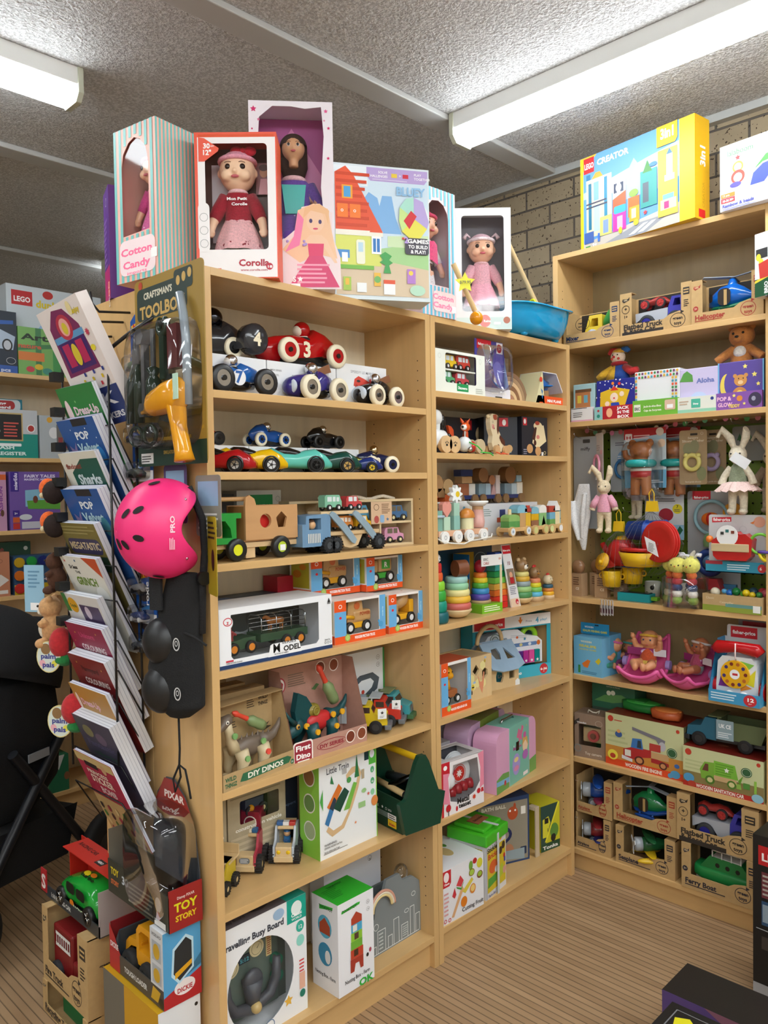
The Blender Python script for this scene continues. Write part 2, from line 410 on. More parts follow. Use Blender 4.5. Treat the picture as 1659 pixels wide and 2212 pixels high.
batten('ceiling light in the front of the shop',(-.6,-3.2,ZC),2.4,'x')
batten('ceiling light in the front right of the shop',(.4,-3.6,ZC),1.3,'x')
batten('ceiling light in the middle of the shop behind the camera',(-1.2,-2.4,ZC),2.4,'x')
batten('added unseen fill light on the ceiling of the left aisle',(-3.9,.3,ZC),1.3,'y')  # batten out of view, added as fill for the shelves
batten('added unseen fill light at the far front of the shop, left side',(-3.4,-4.1,ZC),2.4,'x')  # unseen batten added to light the shelf fronts head-on
batten('added unseen fill light on the front left ceiling',(-3.9,-2.6,ZC),2.4,'x')  # extra batten outside the view, added to brighten the box interiors
batten('added unseen fill light near the left wall',(-4.0,2.4,ZC),1.3,'x')  # added batten beyond the frame, more fill from the left
# ---------------------------------------------------------------- bookcases
WD,WDX,WDY,BK='#d3ac74:lacq','#d3ac74:lacqx','#d3ac74:lacqy','#eee0c4:lacq'
def bookcase(label,x0,x1,depth,top,shelves,loc,rz,back=BK,t=.023,holes=True):
    """local metres: x0..x1 outer sides, front at y=0"""
    c=T('bookcase',label,'bookcase',loc,rz,'maple bookcases');K=dict(u=1)
    for s,(a,b) in enumerate(((x0,x0+t),(x1-t,x1))):
        m=M('side_panel',c,bev=.0008,**K);m.b(a,b,0,depth,0,top,WD)
        xx,q=(b,1) if s == 0 else (a,-1)
        for z in [.2+.032*i for i in range(int((top-.3)/.032))] if holes else ():   # drilled shelf-pin holes
            if any(abs(z-k+.01) < .022 for k in shelves): continue
            for yy in (.035,depth-.06): m.add([(xx+.0004*q,yy+.0023*math.cos(i*PI/4),z+.0023*math.sin(i*PI/4)) for i in range(8)],[tuple(range(8))],'#2a1c0e:matte')
    M('top_board',c,bev=.0008,**K).b(x0+t,x1-t,0,depth,top-.02,top,WDX)
    M('back_panel',c,**K).b(x0+t,x1-t,depth-.02,depth-.014,.05,top-.02,back)
    for z in shelves: M('shelf',c,bev=.0008,**K).b(x0+t,x1-t,.001,depth-.02,z-.02,z,WDX)
    M('kick_board',c,**K).b(x0+t,x1-t,.02,.035,0,shelves[-1]-.02,WDX)
    return c
ZA=(1.8345,1.629,1.3966,1.124,.814,.501,.108)
ZB=(1.8965,1.695,1.3926,1.125,.814,.477,.115)
ZK=(2.149,1.8356,1.125,.81,.47,.089)
bookcase('left maple bookcase with racing cars on its upper shelves',-.826,.023,.30,2.138,ZA,(0,0,0),0)
bookcase('middle maple bookcase with wooden stacking toys',.025,.869,.30,2.138,ZB,(0,0,0),0)
# local x = -world y, local y = world x - .902
bookcase('tall right maple bookcase against the brick wall, pegboard in its middle bay',-.095,.755,.30,2.516,ZK,(.902,0,0),-90,back='#a8946c:lacq')
bookcase('maple bookcase standing back to back with the left one',-.826,.023,.29,2.138,(1.7,1.3,.9,.5,.1),(-.803,.592,0),180,holes=False)
# ---------------------------------------------------------------- dolls and soft figures
def doll(label,box,x,y,z,h=30,skin='#f0bf9a',hair=None,top='#a01c33',skirt='#f4c3c6',dots=None,hat=None,hatband=None,legs='#f4ece6',pose='stand',eye='#2a1a14',rzo=0,name='baby_doll',adult=False):
    k=h/30
    p=at(box,x,y,z) if box is not None else (x,y,z)
    t=T(name,label,'doll',p,(deg(box) if box is not None else 0)+rzo,'boxed dolls on top of the bookcases');t.scale=(k,k,k)
    sk=skin+':satin'
    b=M('body',t,remesh=.28)
    hz,hr=(25.2,2.3) if adult else (23.9,4.5)
    b.sph((0,0,hz),(hr*.93,hr*.92,hr),sk,24,14);b.cyl((0,0,hz-hr-1.2),(0,0,hz-hr+.8),.9 if adult else 1.3,sk)
    b.sph((0,-hr*.9,hz-hr*.22),(hr*.13,hr*.14,hr*.13),sk)
    if not adult:
        for s in (-1,1): b.sph((s*hr*.42,-hr*.62,hz-hr*.35),(hr*.34,hr*.3,hr*.3),sk);b.sph((s*hr*.93,0,hz-hr*.05),(.5,.6,.9),sk)
    b.loft([(9.5,0,0,2.6,1.9),(13,0,0,2.4,1.8),(17.5,0,0,3.2,2),(19.3,0,0,1.6,1.2)],sk,ax='z')
    aw=1.0 if adult else 1.35
    for s in (-1,1):
        b.tube([(s*2.6,0,18),(s*4.4,-.6,15),(s*5.6,-1.4,12.2),(s*5.9,-2,10.6)],[aw*1.15,aw,aw*.8,aw*.7],sk,12)
        b.sph((s*6,-2.2,9.7),(aw*.75,aw*.7,aw*.95),sk)
        for f in range(4): b.tube([(s*(5.6+f*.28),-2.5,9.5),(s*(5.6+f*.3),-2.9,8.5+abs(f-1.5)*.12)],.2,sk,6)
        b.tube([(s*5.4,-2.6,10),(s*5,-3.1,9.4)],.24,sk,6)
        b.tube([(s*1.5,0,10),(s*1.8,-.3,6),(s*1.8,0,1.5)],[1.6*aw,1.35*aw,.95*aw],sk,12);b.sph((s*1.8,-.9,.9),(1.05,1.9,.9),sk)
    e=M('eyes',t)
    for s in (-1,1):
        e.sph((s*hr*.36,-hr*.8,hz+hr*.02),(hr*.15,hr*.12,hr*.15),'#ffffff:gloss' if adult else eye+':gloss')
        if adult: e.sph((s*hr*.36,-hr*.9,hz+hr*.02),(hr*.1,hr*.06,hr*.12),eye+':gloss')
        e.tube([(s*hr*(.2+.08*i),-hr*.88,hz+hr*(.22+.04*math.sin(i))) for i in range(5)],hr*.018,'#7a5540:matte',6)
    M('mouth',t).sph((0,-hr*.88,hz-hr*.48),(hr*.2,hr*.08,hr*.08),'#c9606a:satin')
    d=M('top',t,label='knitted top')
    d.loft([(12.2,0,0,3.2,2.5),(15,0,0,3.0,2.3),(18,0,0,3.4,2.3),(19.6,0,0,1.9,1.6)],top+':cloth',ax='z',cap=False)
    for s in (-1,1): d.tube([(s*2.7,0,18.1),(s*4.5,-.6,15),(s*5.4,-1.2,12.8)],[1.75,1.6,1.35] if not adult else [1.4,1,.8],top+':cloth',12)
    d.tor((0,0,19.2),1.9,.45,'z','#f3c6cc:cloth')
    if skirt:
        q=M('skirt',t);n=40;vs,fs=[],[];zb=1.0 if adult else 5.6
        prof=[(2.9,13.2),(3.8,11.5),(5.0,8.5),(5.7 if not adult else 4.8,zb)]
        for r,z1 in prof:
            for i in range(n):
                w=2*PI*i/n;rr=r*(1+.06*math.sin(9*w)*(r-2.5)/3);vs.append((rr*math.cos(w),rr*math.sin(w)*.75,z1))
        for j in range(3):
            for i in range(n): fs.append((j*n+i,j*n+(i+1) % n,(j+1)*n+(i+1) % n,(j+1)*n+i))
        q.add(vs,fs,skirt+':cloth',True)
        if dots:
            r=random.Random(3)
            for i in range(46):
                w=r.uniform(PI*1.05,PI*1.95);z1=r.uniform(6.2,12);rr=2.9+(13.2-z1)/7.6*2.8;rr *= 1+.06*math.sin(9*w)*(rr-2.5)/3
                q.sph((rr*math.cos(w),rr*math.sin(w)*.75-.05,z1),(.26,.08,.26),dots+':matte',8,4)
    if legs:
        q=M('bloomers',t)
        for s in (-1,1): q.tube([(s*1.5,0,10),(s*1.9,-.2,6.5),(s*1.9,0,3.2),(s*1.9,0,2.6)],[2,2.1,1.9,1.2],legs+':cloth',14)
    if hat:
        q=M('hat',t);q.sph((0,.2,hz+.15),(hr*1.02,hr*1.0,hr*1.05),hat+':cloth',24,10,z0=.48)
        q.tor((0,.1,hz+hr*.52),hr*.89,hr*.12,'z',(hatband or hat)+':cloth')
    if hair:
        q=M('hair',t);q.sph((0,.5,hz+.3),(hr*1.12,hr*1.05,hr*1.1),hair+':cloth',24,10,z0=.05)
        q.loft([(hz-6,0,1.4,1.6,.8),(hz-3,0,1.5,2.6,1.2),(hz+1,0,1,hr*1.1,hr*.8)],hair+':cloth',ax='z')
    return t
ST='#6fc1bd'
def wstripes(n,a,b,w,h,win):
    o=[]
    for i in range(n):
        u=(i+.25)/n*w-w/2;zs=[]
        for j in range(len(win)):
            p,q=win[j],win[(j+1) % len(win)]
            if (p[0]-u)*(q[0]-u) < 0: zs.append(p[1]+(q[1]-p[1])*(u-p[0])/(q[0]-p[0]))
        for v0,v1 in ([(0,(min(zs)-.3)/h),((max(zs)+.9)/h,1)] if len(zs) > 1 else [(0,1)]): o.append('r %.3f %.3f %.3f %.3f %s' % (i/n,v0,(i+.5)/n,v1,a if i % 2 == 0 else b))
    return ';'.join(o)
def stripes(n,a,b,v0=0,v1=1): return ';'.join('r %.3f %s %.3f %s %s' % (i/n,v0,(i+.5)/n,v1,a if i % 2 == 0 else b) for i in range(n))
ZT=2.138
# purple construction set box, spine towards the aisle
carton('purple toy box behind the striped doll box, spine with a red square logo',(-.80,.56),(-.835,.46),ZT,2.46,24,'#5a2a86',
  'r 0 0 1 .3 #b3226e;r .55 .04 .93 .17 #d01f1f;v .86 .05 3 #fff c LEGO;l .1 .3 .7 .75 9 #8e6ab5;o .6 .88 1.2 1.2 #fff .15')
WN1=[(-5.4,12),(5.4,12.5),(5.4,30),(4.6,33.5),(2.4,36),(0,37),(-2.4,36),(-4.6,33.5),(-5.4,30)]
WN2=[(-6,10),(4.8,10),(4.8,31),(4.2,34),(2.4,36.5),(0,37.5),(-3,37),(-6,34)]
cc=carton('striped pink and teal doll box at the left end of the bookcase top',(-.889,.315),(-.86,.15),ZT,2.54,13.6,'#f6b9a9',
  wstripes(8,ST,'#74c5c0',16.8,40.2,WN1)+';c .1 .04 .95 .27 2 #fbe3e6;T .5 .17 2.6 #ff6f9d c12.5 Cotton;T .5 .085 2.6 #ff6f9d c11 Candy;t .5 .045 1.1 #ff6f9d c8 imports;r .85 .12 .99 .18 #fff',
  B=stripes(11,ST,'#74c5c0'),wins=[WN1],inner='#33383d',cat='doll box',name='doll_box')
d=doll('baby doll in bright pink with a beanie inside the arched window of the striped box',cc,.3,7,8,28,top='#e0529c',skirt='#e86fae',dots='#ffffff',hat='#e77aa0',legs='#e45fa5')
q=M('plait',d)
for i in range(9): q.sph((2.6+.3*math.sin(i),-3.6,19-i*1.25),(1,.9,.8),'#ff5fae:cloth',12,6)
# red framed doll box
co=carton('white and coral window box with a doll in a red jumper',(-.765,.12),(-.612,-.03),ZT,2.517,10.5,'#e4572e',
  'p #ef5f47 0,0 0,1 1,1 1,0 .97,0 .97,.985 .05,.985 .05,0;',wins=[rrect(-8.2,7.2,8.4,35.4,1)],inner='#5b4038',cat='doll box',name='doll_box')
m=M('printed_front',co)   # white card frame over the coral edge
m.ext([(-9.9,.3),(10.4,.3),(10.4,36.6),(-9.9,36.6)],'y',-.06,0,'#f7f3f4',holes=[rrect(-8,7.5,8.2,35,1)])
m.face((-10.7,-.07,0),(1,0,0),(0,0,1),21.4,37.9,
  'r .03 0 .3 .07 #ef6a55;T .70 .085 2.4 #b1122f c8 Corolla;t .7 .05 .8 #b1122f c7 www.corolle.com;e .89 .08 .9 .9 #c2203c;T .89 .07 .9 #fff c1.4 18;'
  'p #ef5f47 .05,.965 .05,.8 .12,.8 .29,.87 .3,.89 .12,.96;T .15 .89 1.8 #fff c 30;T .15 .845 1.8 #fff c 12";t .22 .9 .8 #fff c cm;'
  'c .03 .18 .17 .52 1.4 #f7f3f4;o .1 .42 1.1 1.1 #999 .12;o .1 .33 1.1 1.1 #999 .12;o .1 .24 1.1 1.1 #999 .12')
m2=M('backing_photo',co);m2.b(4,8.3,9,9.2,25,33.5,'#9a6a6c');m2.face((4,9,25),(1,0,0),(0,0,1),4.3,8.5,'e .5 .7 1.1 1.4 #c9946f;e .5 .85 1.3 .9 #54352a;p #e9aeb6 .15,0 .3,.5 .7,.5 .85,0')
M('backing_card',co).b(-8,-3.6,9,9.2,12,33,'#c9c9cf')
d=doll('baby doll with red jumper, pink dotted skirt and red hair bow',co,-.4,5.6,1.6,35,skin='#fbd3b0',top='#a3122c',skirt='#f2b9bd',dots='#8e1626',hat='#f0a3b8',legs='#f4ece0')
q=M('bow',d)
for s in (-1,1): q.sph((1.6+s*1.5,-1.5,28.2),(1.5,.8,1.1),'#c2142f:cloth')
q.sph((1.6,-2,28.2),(.6,.6,.6),'#c2142f:cloth')
q=M('chest_lettering',d);q.face((-2.6,-2.55,15.4),(1,0,0),(0,0,1),5.4,3,'T .5 .5 .9 #fff c4.6 Mon Petit;T .6 .1 .9 #fff c3.6 Corolle')
# tall princess box
pr=carton('tallest doll box, white with pink stars and a fashion doll in a purple gown',(-.598,.108),(-.422,-.041),ZT,2.652,11,'#efeaf2',
  's .06 .955 .9 #d3246b;s .12 .9 .5 #d96a9a;s .04 .85 .35 #d3246b;s .1 .8 .45 #e58fb4;s .92 .95 .6 #e05a94;s .95 .86 .5 #d3246b;s .9 .9 .35 #e58fb4;s .94 .7 .5 #d3246b;'
  'T .14 .13 3.4 #5a2d8e c le;T .12 .07 3.4 #5a2d8e c Z;t .03 .02 .9 #c33 l ATTENTION:',
  wins=[[(-7.6,8),(8.2,8),(8.8,18),(8,28),(9,42),(8.4,50),(4,49.4),(0,50),(-5,50),(-8.6,47),(-9,42),(-8.4,30)]],inner='#c6a9c4',cat='doll box',name='doll_box',bk='r 0 0 1 .55 #b9b4c4;r 0 .55 1 1 #d982b4;p #b04f8f 0,.6 .5,.95 1,.6 1,1 0,1')
d=doll('tall fashion doll with brown hair and an off-shoulder teal and purple gown',pr,.5,5.8,2.2,46,skin='#dba67c',hair='#3a241c',top='#6a49a8',skirt='#5d3f9c',dots='#b9a3e6',legs=None,name='fashion_doll',adult=True)
q=M('bodice_panel',d,thick=.2);q.add([(-1.6,-2.7,12.4),(1.6,-2.7,12.4),(2.2,-2.75,17.6),(-2.2,-2.75,17.6)],[(0,1,2,3)],'#35b7b0:satin')
m=M('cutout_figure',pr)   # printed cut-out at the foot of the window
m.add([(-3,-.12,0),(13.2,-.12,0),(13,-.12,9),(10.8,-.12,15),(11,-.12,21),(7,-.12,23.5),(2.5,-.12,22.5),(1.5,-.12,17),(-2,-.12,14),(-8,-.12,11),(-7,-.12,8)],[tuple(range(11))],'#f4e3e6')
m.face((-3,-.13,0),(1,0,0),(0,0,1),16,24,
  'p #f3c9a0 .28,.9 .2,.6 .0,.45 .3,.3 .6,.4 .95,.35 .85,.7 .8,.92 .55,.98;p #ef7fb0 .28,.88 .2,.6 .05,.42 .3,.5 .38,.8;e .58 .78 2.5 3.1 #f5cfae;p #eec08d .4,.93 .36,.8 .5,.9 .75,.86 .8,.74 .82,.9 .65,.98;'
  'p #f5cfae .4,.56 .48,.62 .68,.62 .78,.56 .95,.3 .9,.3 .7,.5 .4,.5;e .5 .78 .45 .6 #3f2f6b;e .66 .77 .45 .6 #3f2f6b;e .58 .69 .7 .25 #d63f6c;p #e0386e .44,.52 .72,.52 .7,.36 .46,.36;p #d93a72 .46,.38 .7,.38 .98,.02 .1,.02;l .25 .05 .85 .3 5 #f3a3bd;T .2 .08 2 #fff c S;s .3 .11 .8 #fff;r .14 .01 .3 .06 #fff')
# building-brick play house box
du=carton('large light box printed with an orange-roofed toy house',(-.354,.034),(-.105,-.115),ZT,2.53,10,'#dce8ee',
  'r .01 .03 .985 .985 #cfe3f2;p #7fb3e6 .28,.5 .28,.72 .36,.8 .45,.76 .47,.7 .5,.78 .6,.78 .64,.62 .7,.5;p #e8f1f7 .0,.84 .35,.84 .35,.985 .0,.985;'
  'p #b7a0d8 .34,.985 .985,.985 .985,.92 .95,.885 .38,.885 .34,.92;t .56 .945 1 #fff r SOLVE;t .56 .915 1 #fff r CHALLENGES;t .84 .945 1 #fff l PLAY;t .84 .915 1 #fff l TOGETHER;r .6 .92 .66 .95 #e8c93a;r .72 .92 .78 .95 #d21f3a;t .69 .925 1.2 #fff c +;l .4 .893 .9 .903 1 #e5dcf2;'
  'r .01 .03 .985 .3 #d9c4a5;p #a6d38f .45,.3 .985,.24 .985,.42 .6,.4 .45,.38;p #cfe6b9 .55,.4 .985,.4 .985,.5 .55,.48;'
  'r .01 .25 .48 .48 #d9df6a;p #e4542c .01,.5 .01,.93 .12,.98 .2,.92 .46,.56 .46,.5;l .02 .52 .4 .95 8 #cf4218;r .08 .74 .19 .84 #f0a22b;r .1 .75 .17 .83 #4aa0d6;r .03 .6 .14 .7 #ef7a22;r .16 .6 .27 .7 #ef7a22;o .08 .65 .4 .4 #fff .15;o .21 .65 .4 .4 #fff .15;'
  'r .01 .47 .5 .51 #f2efe0;r .38 .34 .48 .47 #fff;r .395 .355 .425 .455 #2f78c2;r .435 .355 .465 .455 #2f78c2;p #e4542c .36,.5 .4,.56 .46,.56 .5,.5;c .22 .26 .31 .44 .6 #eef0d8;r .24 .35 .29 .42 #b9d8e8;r .02 .3 .15 .36 #4a8fcf;r .07 .27 .13 .34 #fff;r .02 .22 .4 .25 #74b843;'
  'p #3da24e .5,.2 .58,.2 .56,.26 .6,.28 .56,.3 .59,.33 .52,.36 .46,.33 .5,.3 .46,.28 .52,.26;r .4 .1 .47 .2 #e9b93e;e .435 .15 1 1 #6fb45c;r .75 .13 .84 .24 #b77fcf;e .79 .21 .7 .7 #f2d24a;r .08 .06 .16 .16 #a8c94c;r .1 .1 .14 .15 #e9b93e;r .22 .05 .32 .12 #eef2f4;r .5 .04 .62 .12 #f4f6f8;r .5 .12 .62 .15 #e4542c;e .86 .08 2.4 1.6 #b7dfc4;'
  'e .83 .62 4.6 5.6 #e9f0f4;p #a9dfcf .83,.62 .68,.7 .75,.77 .83,.78;p #b9a6de .83,.62 .83,.78 .93,.75 .99,.6 .97,.55;p #e7e04e .83,.62 .97,.55 .9,.48 .8,.46 .7,.52;p #c9e68f .83,.62 .7,.52 .67,.6 .68,.7;p #d21f2a .72,.6 .8,.68 .86,.64 .78,.54;r .7 .46 .93 .475 #cf3a22;'
  'T .8 .79 3.4 #8fbfe6 c9 BLUEY;c .73 .35 .985 .475 .8 #3b3644;T .745 .435 2.6 #b79ae0 c 2;T .87 .437 1.6 #fff c6.6 GAMES;T .87 .397 1.4 #fff c6 TO BUILD;T .87 .36 1.4 #fff c4.6 & PLAY!',Tp='r 0 0 1 1 #e3edf2')
# second striped box and the doll in pink hat
c2=carton('second striped doll box, blue and pink, half hidden behind the house box',(-.01,.0),(.151,-.006),ZT,2.55,13,'#f5d9de',
  wstripes(9,'#6fc4e0','#74c6e0',16.1,41.2,WN2)+';c .3 .04 .97 .2 1.6 #fbe3e6;T .6 .135 2.4 #ff8fb6 c10 Cotton;T .6 .07 2.4 #ff8fb6 c10 Candy;r .86 .05 .98 .1 #fff',
  wins=[WN2],inner='#2c2a30',cat='doll box',name='doll_box')
d=doll('baby doll with pink headband and white heart top in the second striped box',c2,-1,6,5,32,skin='#ecb394',top='#f6eef2',skirt=None,hat='#e2476f',legs='#f6eef2')
q=M('vest',d,thick=.2);q.add([(-3.2,-2.9,12),(0,-3.2,13),(1.4,-3.1,19),(-3,-2.9,18),(3.4,-2.8,12),(3,-2.9,18)],[(0,1,2,3),(1,4,5,2)],'#f04f86:cloth')
pk=carton('white window box with a doll in a pink knitted hat and dress',(.28,.1),(.42,-.04),ZT,2.565,10,'#e9edf0',
  'r 0 0 1 .1 #cfe4e2;e .52 .07 2 2.2 #ef8f8c;T .56 .06 1.2 #fff c2.6 Reina;e .91 .075 1.2 1.2 #b9735c;r .68 .04 .8 .06 #fff',
  wins=[rrect(-7.6,6.4,7.4,40,1.2)],inner='#77737a',cat='doll box',name='doll_box')
d=doll('baby doll in a pink dress, white bloomers and knitted hat in the white box',pk,0,5.2,2.5,34,skin='#f4c2a0',top='#eeb3c0',skirt='#f4afc2',hat='#eec3cf',hatband='#f6e3e8',legs='#f7eef0')
for s in (-1,1): M('hat_tassel',d).tube([(s*3.4,0,27.6),(s*4.6,-.4,28.6),(s*5.4,-.6,27.2)],[.3,.5,.7],'#f3d7de:cloth')
# arched wooden panel standing further back
m=M('arched_panel',bev=.2);pts=[(-24,0)]+[(24*math.cos(a),14+15.5*math.sin(a)) for a in [PI-PI*i/24 for i in range(25)]]+[(24,0)]
m.ext(pts,'y',0,1.8,'#ecc98c:lacq',holes=[circ(15.3,20,.9)]);m.cyl((15.3,.9,20),(15.3,1.6,20),.85,'#d8362a:plastic')
tag(m,'curved maple headboard with a small red knob behind the doll boxes','wooden panel',loc=(.23,.31,ZT))
# wooden baby gym lying across the corner
gy=T('baby_gym','wooden baby gym with pale poles, orange end balls and a star price tag','baby gym',(.2,.0,ZT))
def wp(a,b,r,c,nm,par=None): q=M(nm,gy,u=1);q.cyl(a,b,r,c);return q
pA,pB=(0.079,-0.055,2.3),(0.164,-0.075,2.158)
gy.location=(0,0,0)
wp(pA,pB,.0085,'#dcbd8a:lacq','pole');M('end_ball',gy,u=1).sph((0.164,-0.08,2.134),.022,'#e8960f:gloss')
wp((0.621,0.12,2.527),(0.838,0.1,2.253),.0095,'#dcbd8a:lacq','pole')
wp((0.467,0.13,2.23),(0.78,0.1,2.309),.008,'#dcbd8a:lacq','crossbar')
for i,(px,c) in enumerate((((0.69,0.105,2.283),'#f39a1c'),((0.76,0.1,2.302),'#c9d62a'))): M('hanging_ring',gy,u=1).tor(px,.017,.0045,(1,-.2,0),c+':gloss')
M('bead',gy,u=1).sph((0.726,0.103,2.292),.014,'#8fc63a:gloss')
q=M('price_star',gy,u=1);a=Vector((0.093,-0.09,2.233));r=Vector((.69,-.72,0));ff=Face(q,a-r*.03-Vector((0,0,.03)),r,(0,0,1),.06,.06,0)
ff.k=.002;ff.draw('s .5 .5 .034 #f2ee3c;t .5 .42 .013 #555 c.036 $79.95')
# baby bath
bt=T('baby_bath','translucent blue plastic toy bath hanging over the end of the middle bookcase top','toy bath',(.672,-.02,ZT+.012),2,sc=.93)
m=M('tub',bt,thick=.35);n=36;vs,fs=[],[]
for r,z in ((.72,0),(.86,3),(.95,7),(1.0,10.2),(1.1,10.6),(1.1,10.2)):
    for i in range(n):
        w=2*PI*i/n;cx,sy=math.copysign(abs(math.cos(w))**.75,math.cos(w)),math.copysign(abs(math.sin(w))**.75,math.sin(w));vs.append((22*r*cx,11.5*r*sy+8,z+(2.4*max(0,cx)**2 if z > 9 else 0)))
for j in range(5):
    for i in range(n): fs.append((j*n+i,j*n+(i+1) % n,(j+1)*n+(i+1) % n,(j+1)*n+i))
fs.append(tuple(range(n))[::-1]);m.add(vs,fs,'#1f9fd8:gloss',True)
for sx in (-1,1):
    for sy in (-1,1): M('foot',bt).sph((sx*12,8+sy*5,-.3),(1.8,1.4,.9),'#1f9fd8:gloss')
# boxes on top of the tall bookcase
ZC1=2.516
carton('large construction set box on the tall bookcase with a toy city street and yellow edge',(.93,-.02),(.865,-.51),ZC1,2.878,9.5,'#f2c415',
  'r .03 0 .88 1 #5e97d4;r .88 0 .985 1 #f0bf18;p #a9c2df .03,.55 .88,.45 .88,.8 .6,.75 .03,.62;p #f3b62a .03,1 .16,1 .08,.9 .03,.85;'
  'p #9aa6cf .36,.4 .36,.6 .42,.64 .42,.55 .46,.55 .46,.72 .5,.8 .54,.72 .54,.66 .6,.74 .63,.66 .63,.6 .74,.66 .74,.4;'
  'r .035 .82 .135 .985 #d4151c;T .086 .87 2.9 #fff c4.4 LEGO;T .31 .87 3.2 #f6f7fb c14.5 CREATOR;'
  'p #b9b2a8 .03,0 .88,0 .88,.2 .03,.07;p #8d8f95 .2,0 .6,0 .8,.12 .55,.12;p #f2f2f2 .45,.02 .5,.02 .62,.1 .58,.1;p #f2f2f2 .53,.02 .58,.02 .69,.1 .65,.1;'
  'r .06 .12 .3 .74 #e8d3a8;r .06 .74 .1 .8 #2a6f98;p #d69a2f .11,.74 .15,.8 .19,.8 .22,.74;r .08 .2 .11 .7 #23708f;r .13 .5 .18 .7 #7aa7d8;r .22 .46 .27 .74 #f1ede2;r .23 .2 .26 .72 #2d7fa0;r .13 .17 .19 .45 #a8c8e0;l .06 .42 .33 .5 2 #3b3f57;r .04 .06 .13 .18 #3f5ea0;'
  'r .31 .42 .43 .66 #ebe8e2;r .32 .5 .35 .6 #2b3550;r .38 .5 .41 .6 #2b3550;e .365 .55 1.3 1.6 #cfcac0;p #b8572c .31,.3 .43,.36 .43,.5 .31,.44;r .31 .1 .43 .3 #d0339a;c .32 .28 .43 .36 .8 #34a0c8;r .35 .12 .4 .25 #e8a3d2;'
  'r .19 .1 .3 .3 #d4c96a;r .22 .12 .27 .26 #7b93c9;r .45 .2 .55 .4 #e8631f;r .46 .15 .55 .3 #f09a1e;r .48 .18 .52 .28 #fbe3a0;e .5 .44 2 1.4 #7fc23f;r .56 .25 .7 .62 #2f8f8a;r .58 .3 .63 .5 #4a5560;p #3b7a33 .58,.6 .62,.72 .66,.6;e .67 .66 1.6 .8 #3a76c0;'
  's .6 .2 1 #c9342a;e .52 .13 1.1 1.1 #e8d22a;e .38 .1 .8 1.3 #e8d22a;r .17 .05 .19 .14 #3b6ac0;'
  'p #f5b50a .70,1 .87,1 .87,.84 .85,.8 .70,.8;T .785 .87 5 #fff c5.4 3in1;p #f2c740 .71,.1 .87,.1 .87,.76 .71,.76;r .78 .45 .83 .7 #d6dde6;p #3b6d86 .78,.7 .805,.76 .83,.7;r .765 .44 .845 .5 #b9c6d0;r .73 .16 .86 .26 #e6cf9d;r .75 .26 .84 .31 #6f9fc9;r .76 .17 .8 .24 #b5327a;'
  'r .055 0 .1 .03 #3f8a3a;t .12 .008 2 #fff l 9+;',
  B='r 0 0 1 1 #e3b010;V .7 .62 4.6 #f6f6f6 c 3in1;r .25 .02 .7 .1 #d4151c;v .65 .12 2 #c99b10 l CREATOR')
carton('white box printed with a blue arch, atop the tall bookcase',(.884,-.590),(.86,-.80),ZC1,2.737,8,'#eeeff6',
  't .12 .82 2.6 #5aa868 l9 lalaboom;l .1 .95 .9 .98 2 #c9cbd6;e .3 .62 1.9 1.9 #e8c63c;e .3 .62 1.3 1.3 #eeeff6;e .3 .47 2.4 2.3 #d84a3a;e .3 .46 1.5 1.5 #eeeff6;e .26 .36 2 .9 #5b53b8;s .3 .76 1 #d23b3b;p #4254c4 .5,.28 .55,.45 .7,.55 .95,.58 .95,.35 .8,.36 .72,.28;p #4fae4a .56,.5 .75,.68 .95,.7 .95,.6 .7,.58;r .02 .2 .25 .26 #e8862c;r .02 .12 .25 .19 #d9343c;T .04 .135 1.1 #fff l4 10-36 M+;t .04 .215 1 #fff l 13 pcs;T .04 .05 1.5 #4a50a8 l11 Rainbow & beads;l .04 .0 .6 .04 2 #8d90c0')
# ---------------------------------------------------------------- vehicles
def wheel(t,x,y,z,R,w,tyre,hub,rh=.6,spokes=0,lug=0,cap=None,side=0):
    m=M('wheel',t)
    m.lathe((x,y,z),[(R*rh,-w/2),(R*.9,-w/2),(R,-w*.3),(R,w*.3),(R*.9,w/2),(R*rh,w/2)],tyre,24,'y')
    h=M('hub',m);h.lathe((x,y,z),[(.01,-w*.42),(R*rh,-w*.42),(R*rh,w*.42),(.01,w*.42)],hub,18,'y',False)
    for i in range(spokes):
        a=2*PI*i/spokes
        for s in (-1,1): h.tube([(x+R*.12*math.cos(a),y+s*w*.46,z+R*.12*math.sin(a)),(x+R*rh*math.cos(a),y+s*w*.46,z+R*rh*math.sin(a))],R*.05,cap or '#ddd:metal',6)
    if cap:
        for s in (-1,1): h.cyl((x,y+s*w*.4,z),(x,y+s*(w*.5+.25),z),R*.2,cap,n=10)
    if lug:
        n=16
        for i in range(n):
            a=2*PI*i/n
            m.add([(x+(R-.05)*math.cos(a-.09),y-w/2,z+(R-.05)*math.sin(a-.09)),(x+(R-.05)*math.cos(a+.09),y-w/2,z+(R-.05)*math.sin(a+.09)),(x+(R-.05)*math.cos(a+.09),y+w/2,z+(R-.05)*math.sin(a+.09)),(x+(R-.05)*math.cos(a-.09),y+w/2,z+(R-.05)*math.sin(a-.09)),
                   (x+(R+lug)*math.cos(a-.05),y-w/2,z+(R+lug)*math.sin(a-.05)),(x+(R+lug)*math.cos(a+.05),y-w/2,z+(R+lug)*math.sin(a+.05)),(x+(R+lug)*math.cos(a+.05),y+w/2,z+(R+lug)*math.sin(a+.05)),(x+(R+lug)*math.cos(a-.05),y+w/2,z+(R+lug)*math.sin(a-.05))],
                  [(4,5,6,7),(0,1,5,4),(3,2,6,7),(0,4,7,3),(1,5,6,2)],tyre)
    return m
GR='racing cars on the left bookcase'
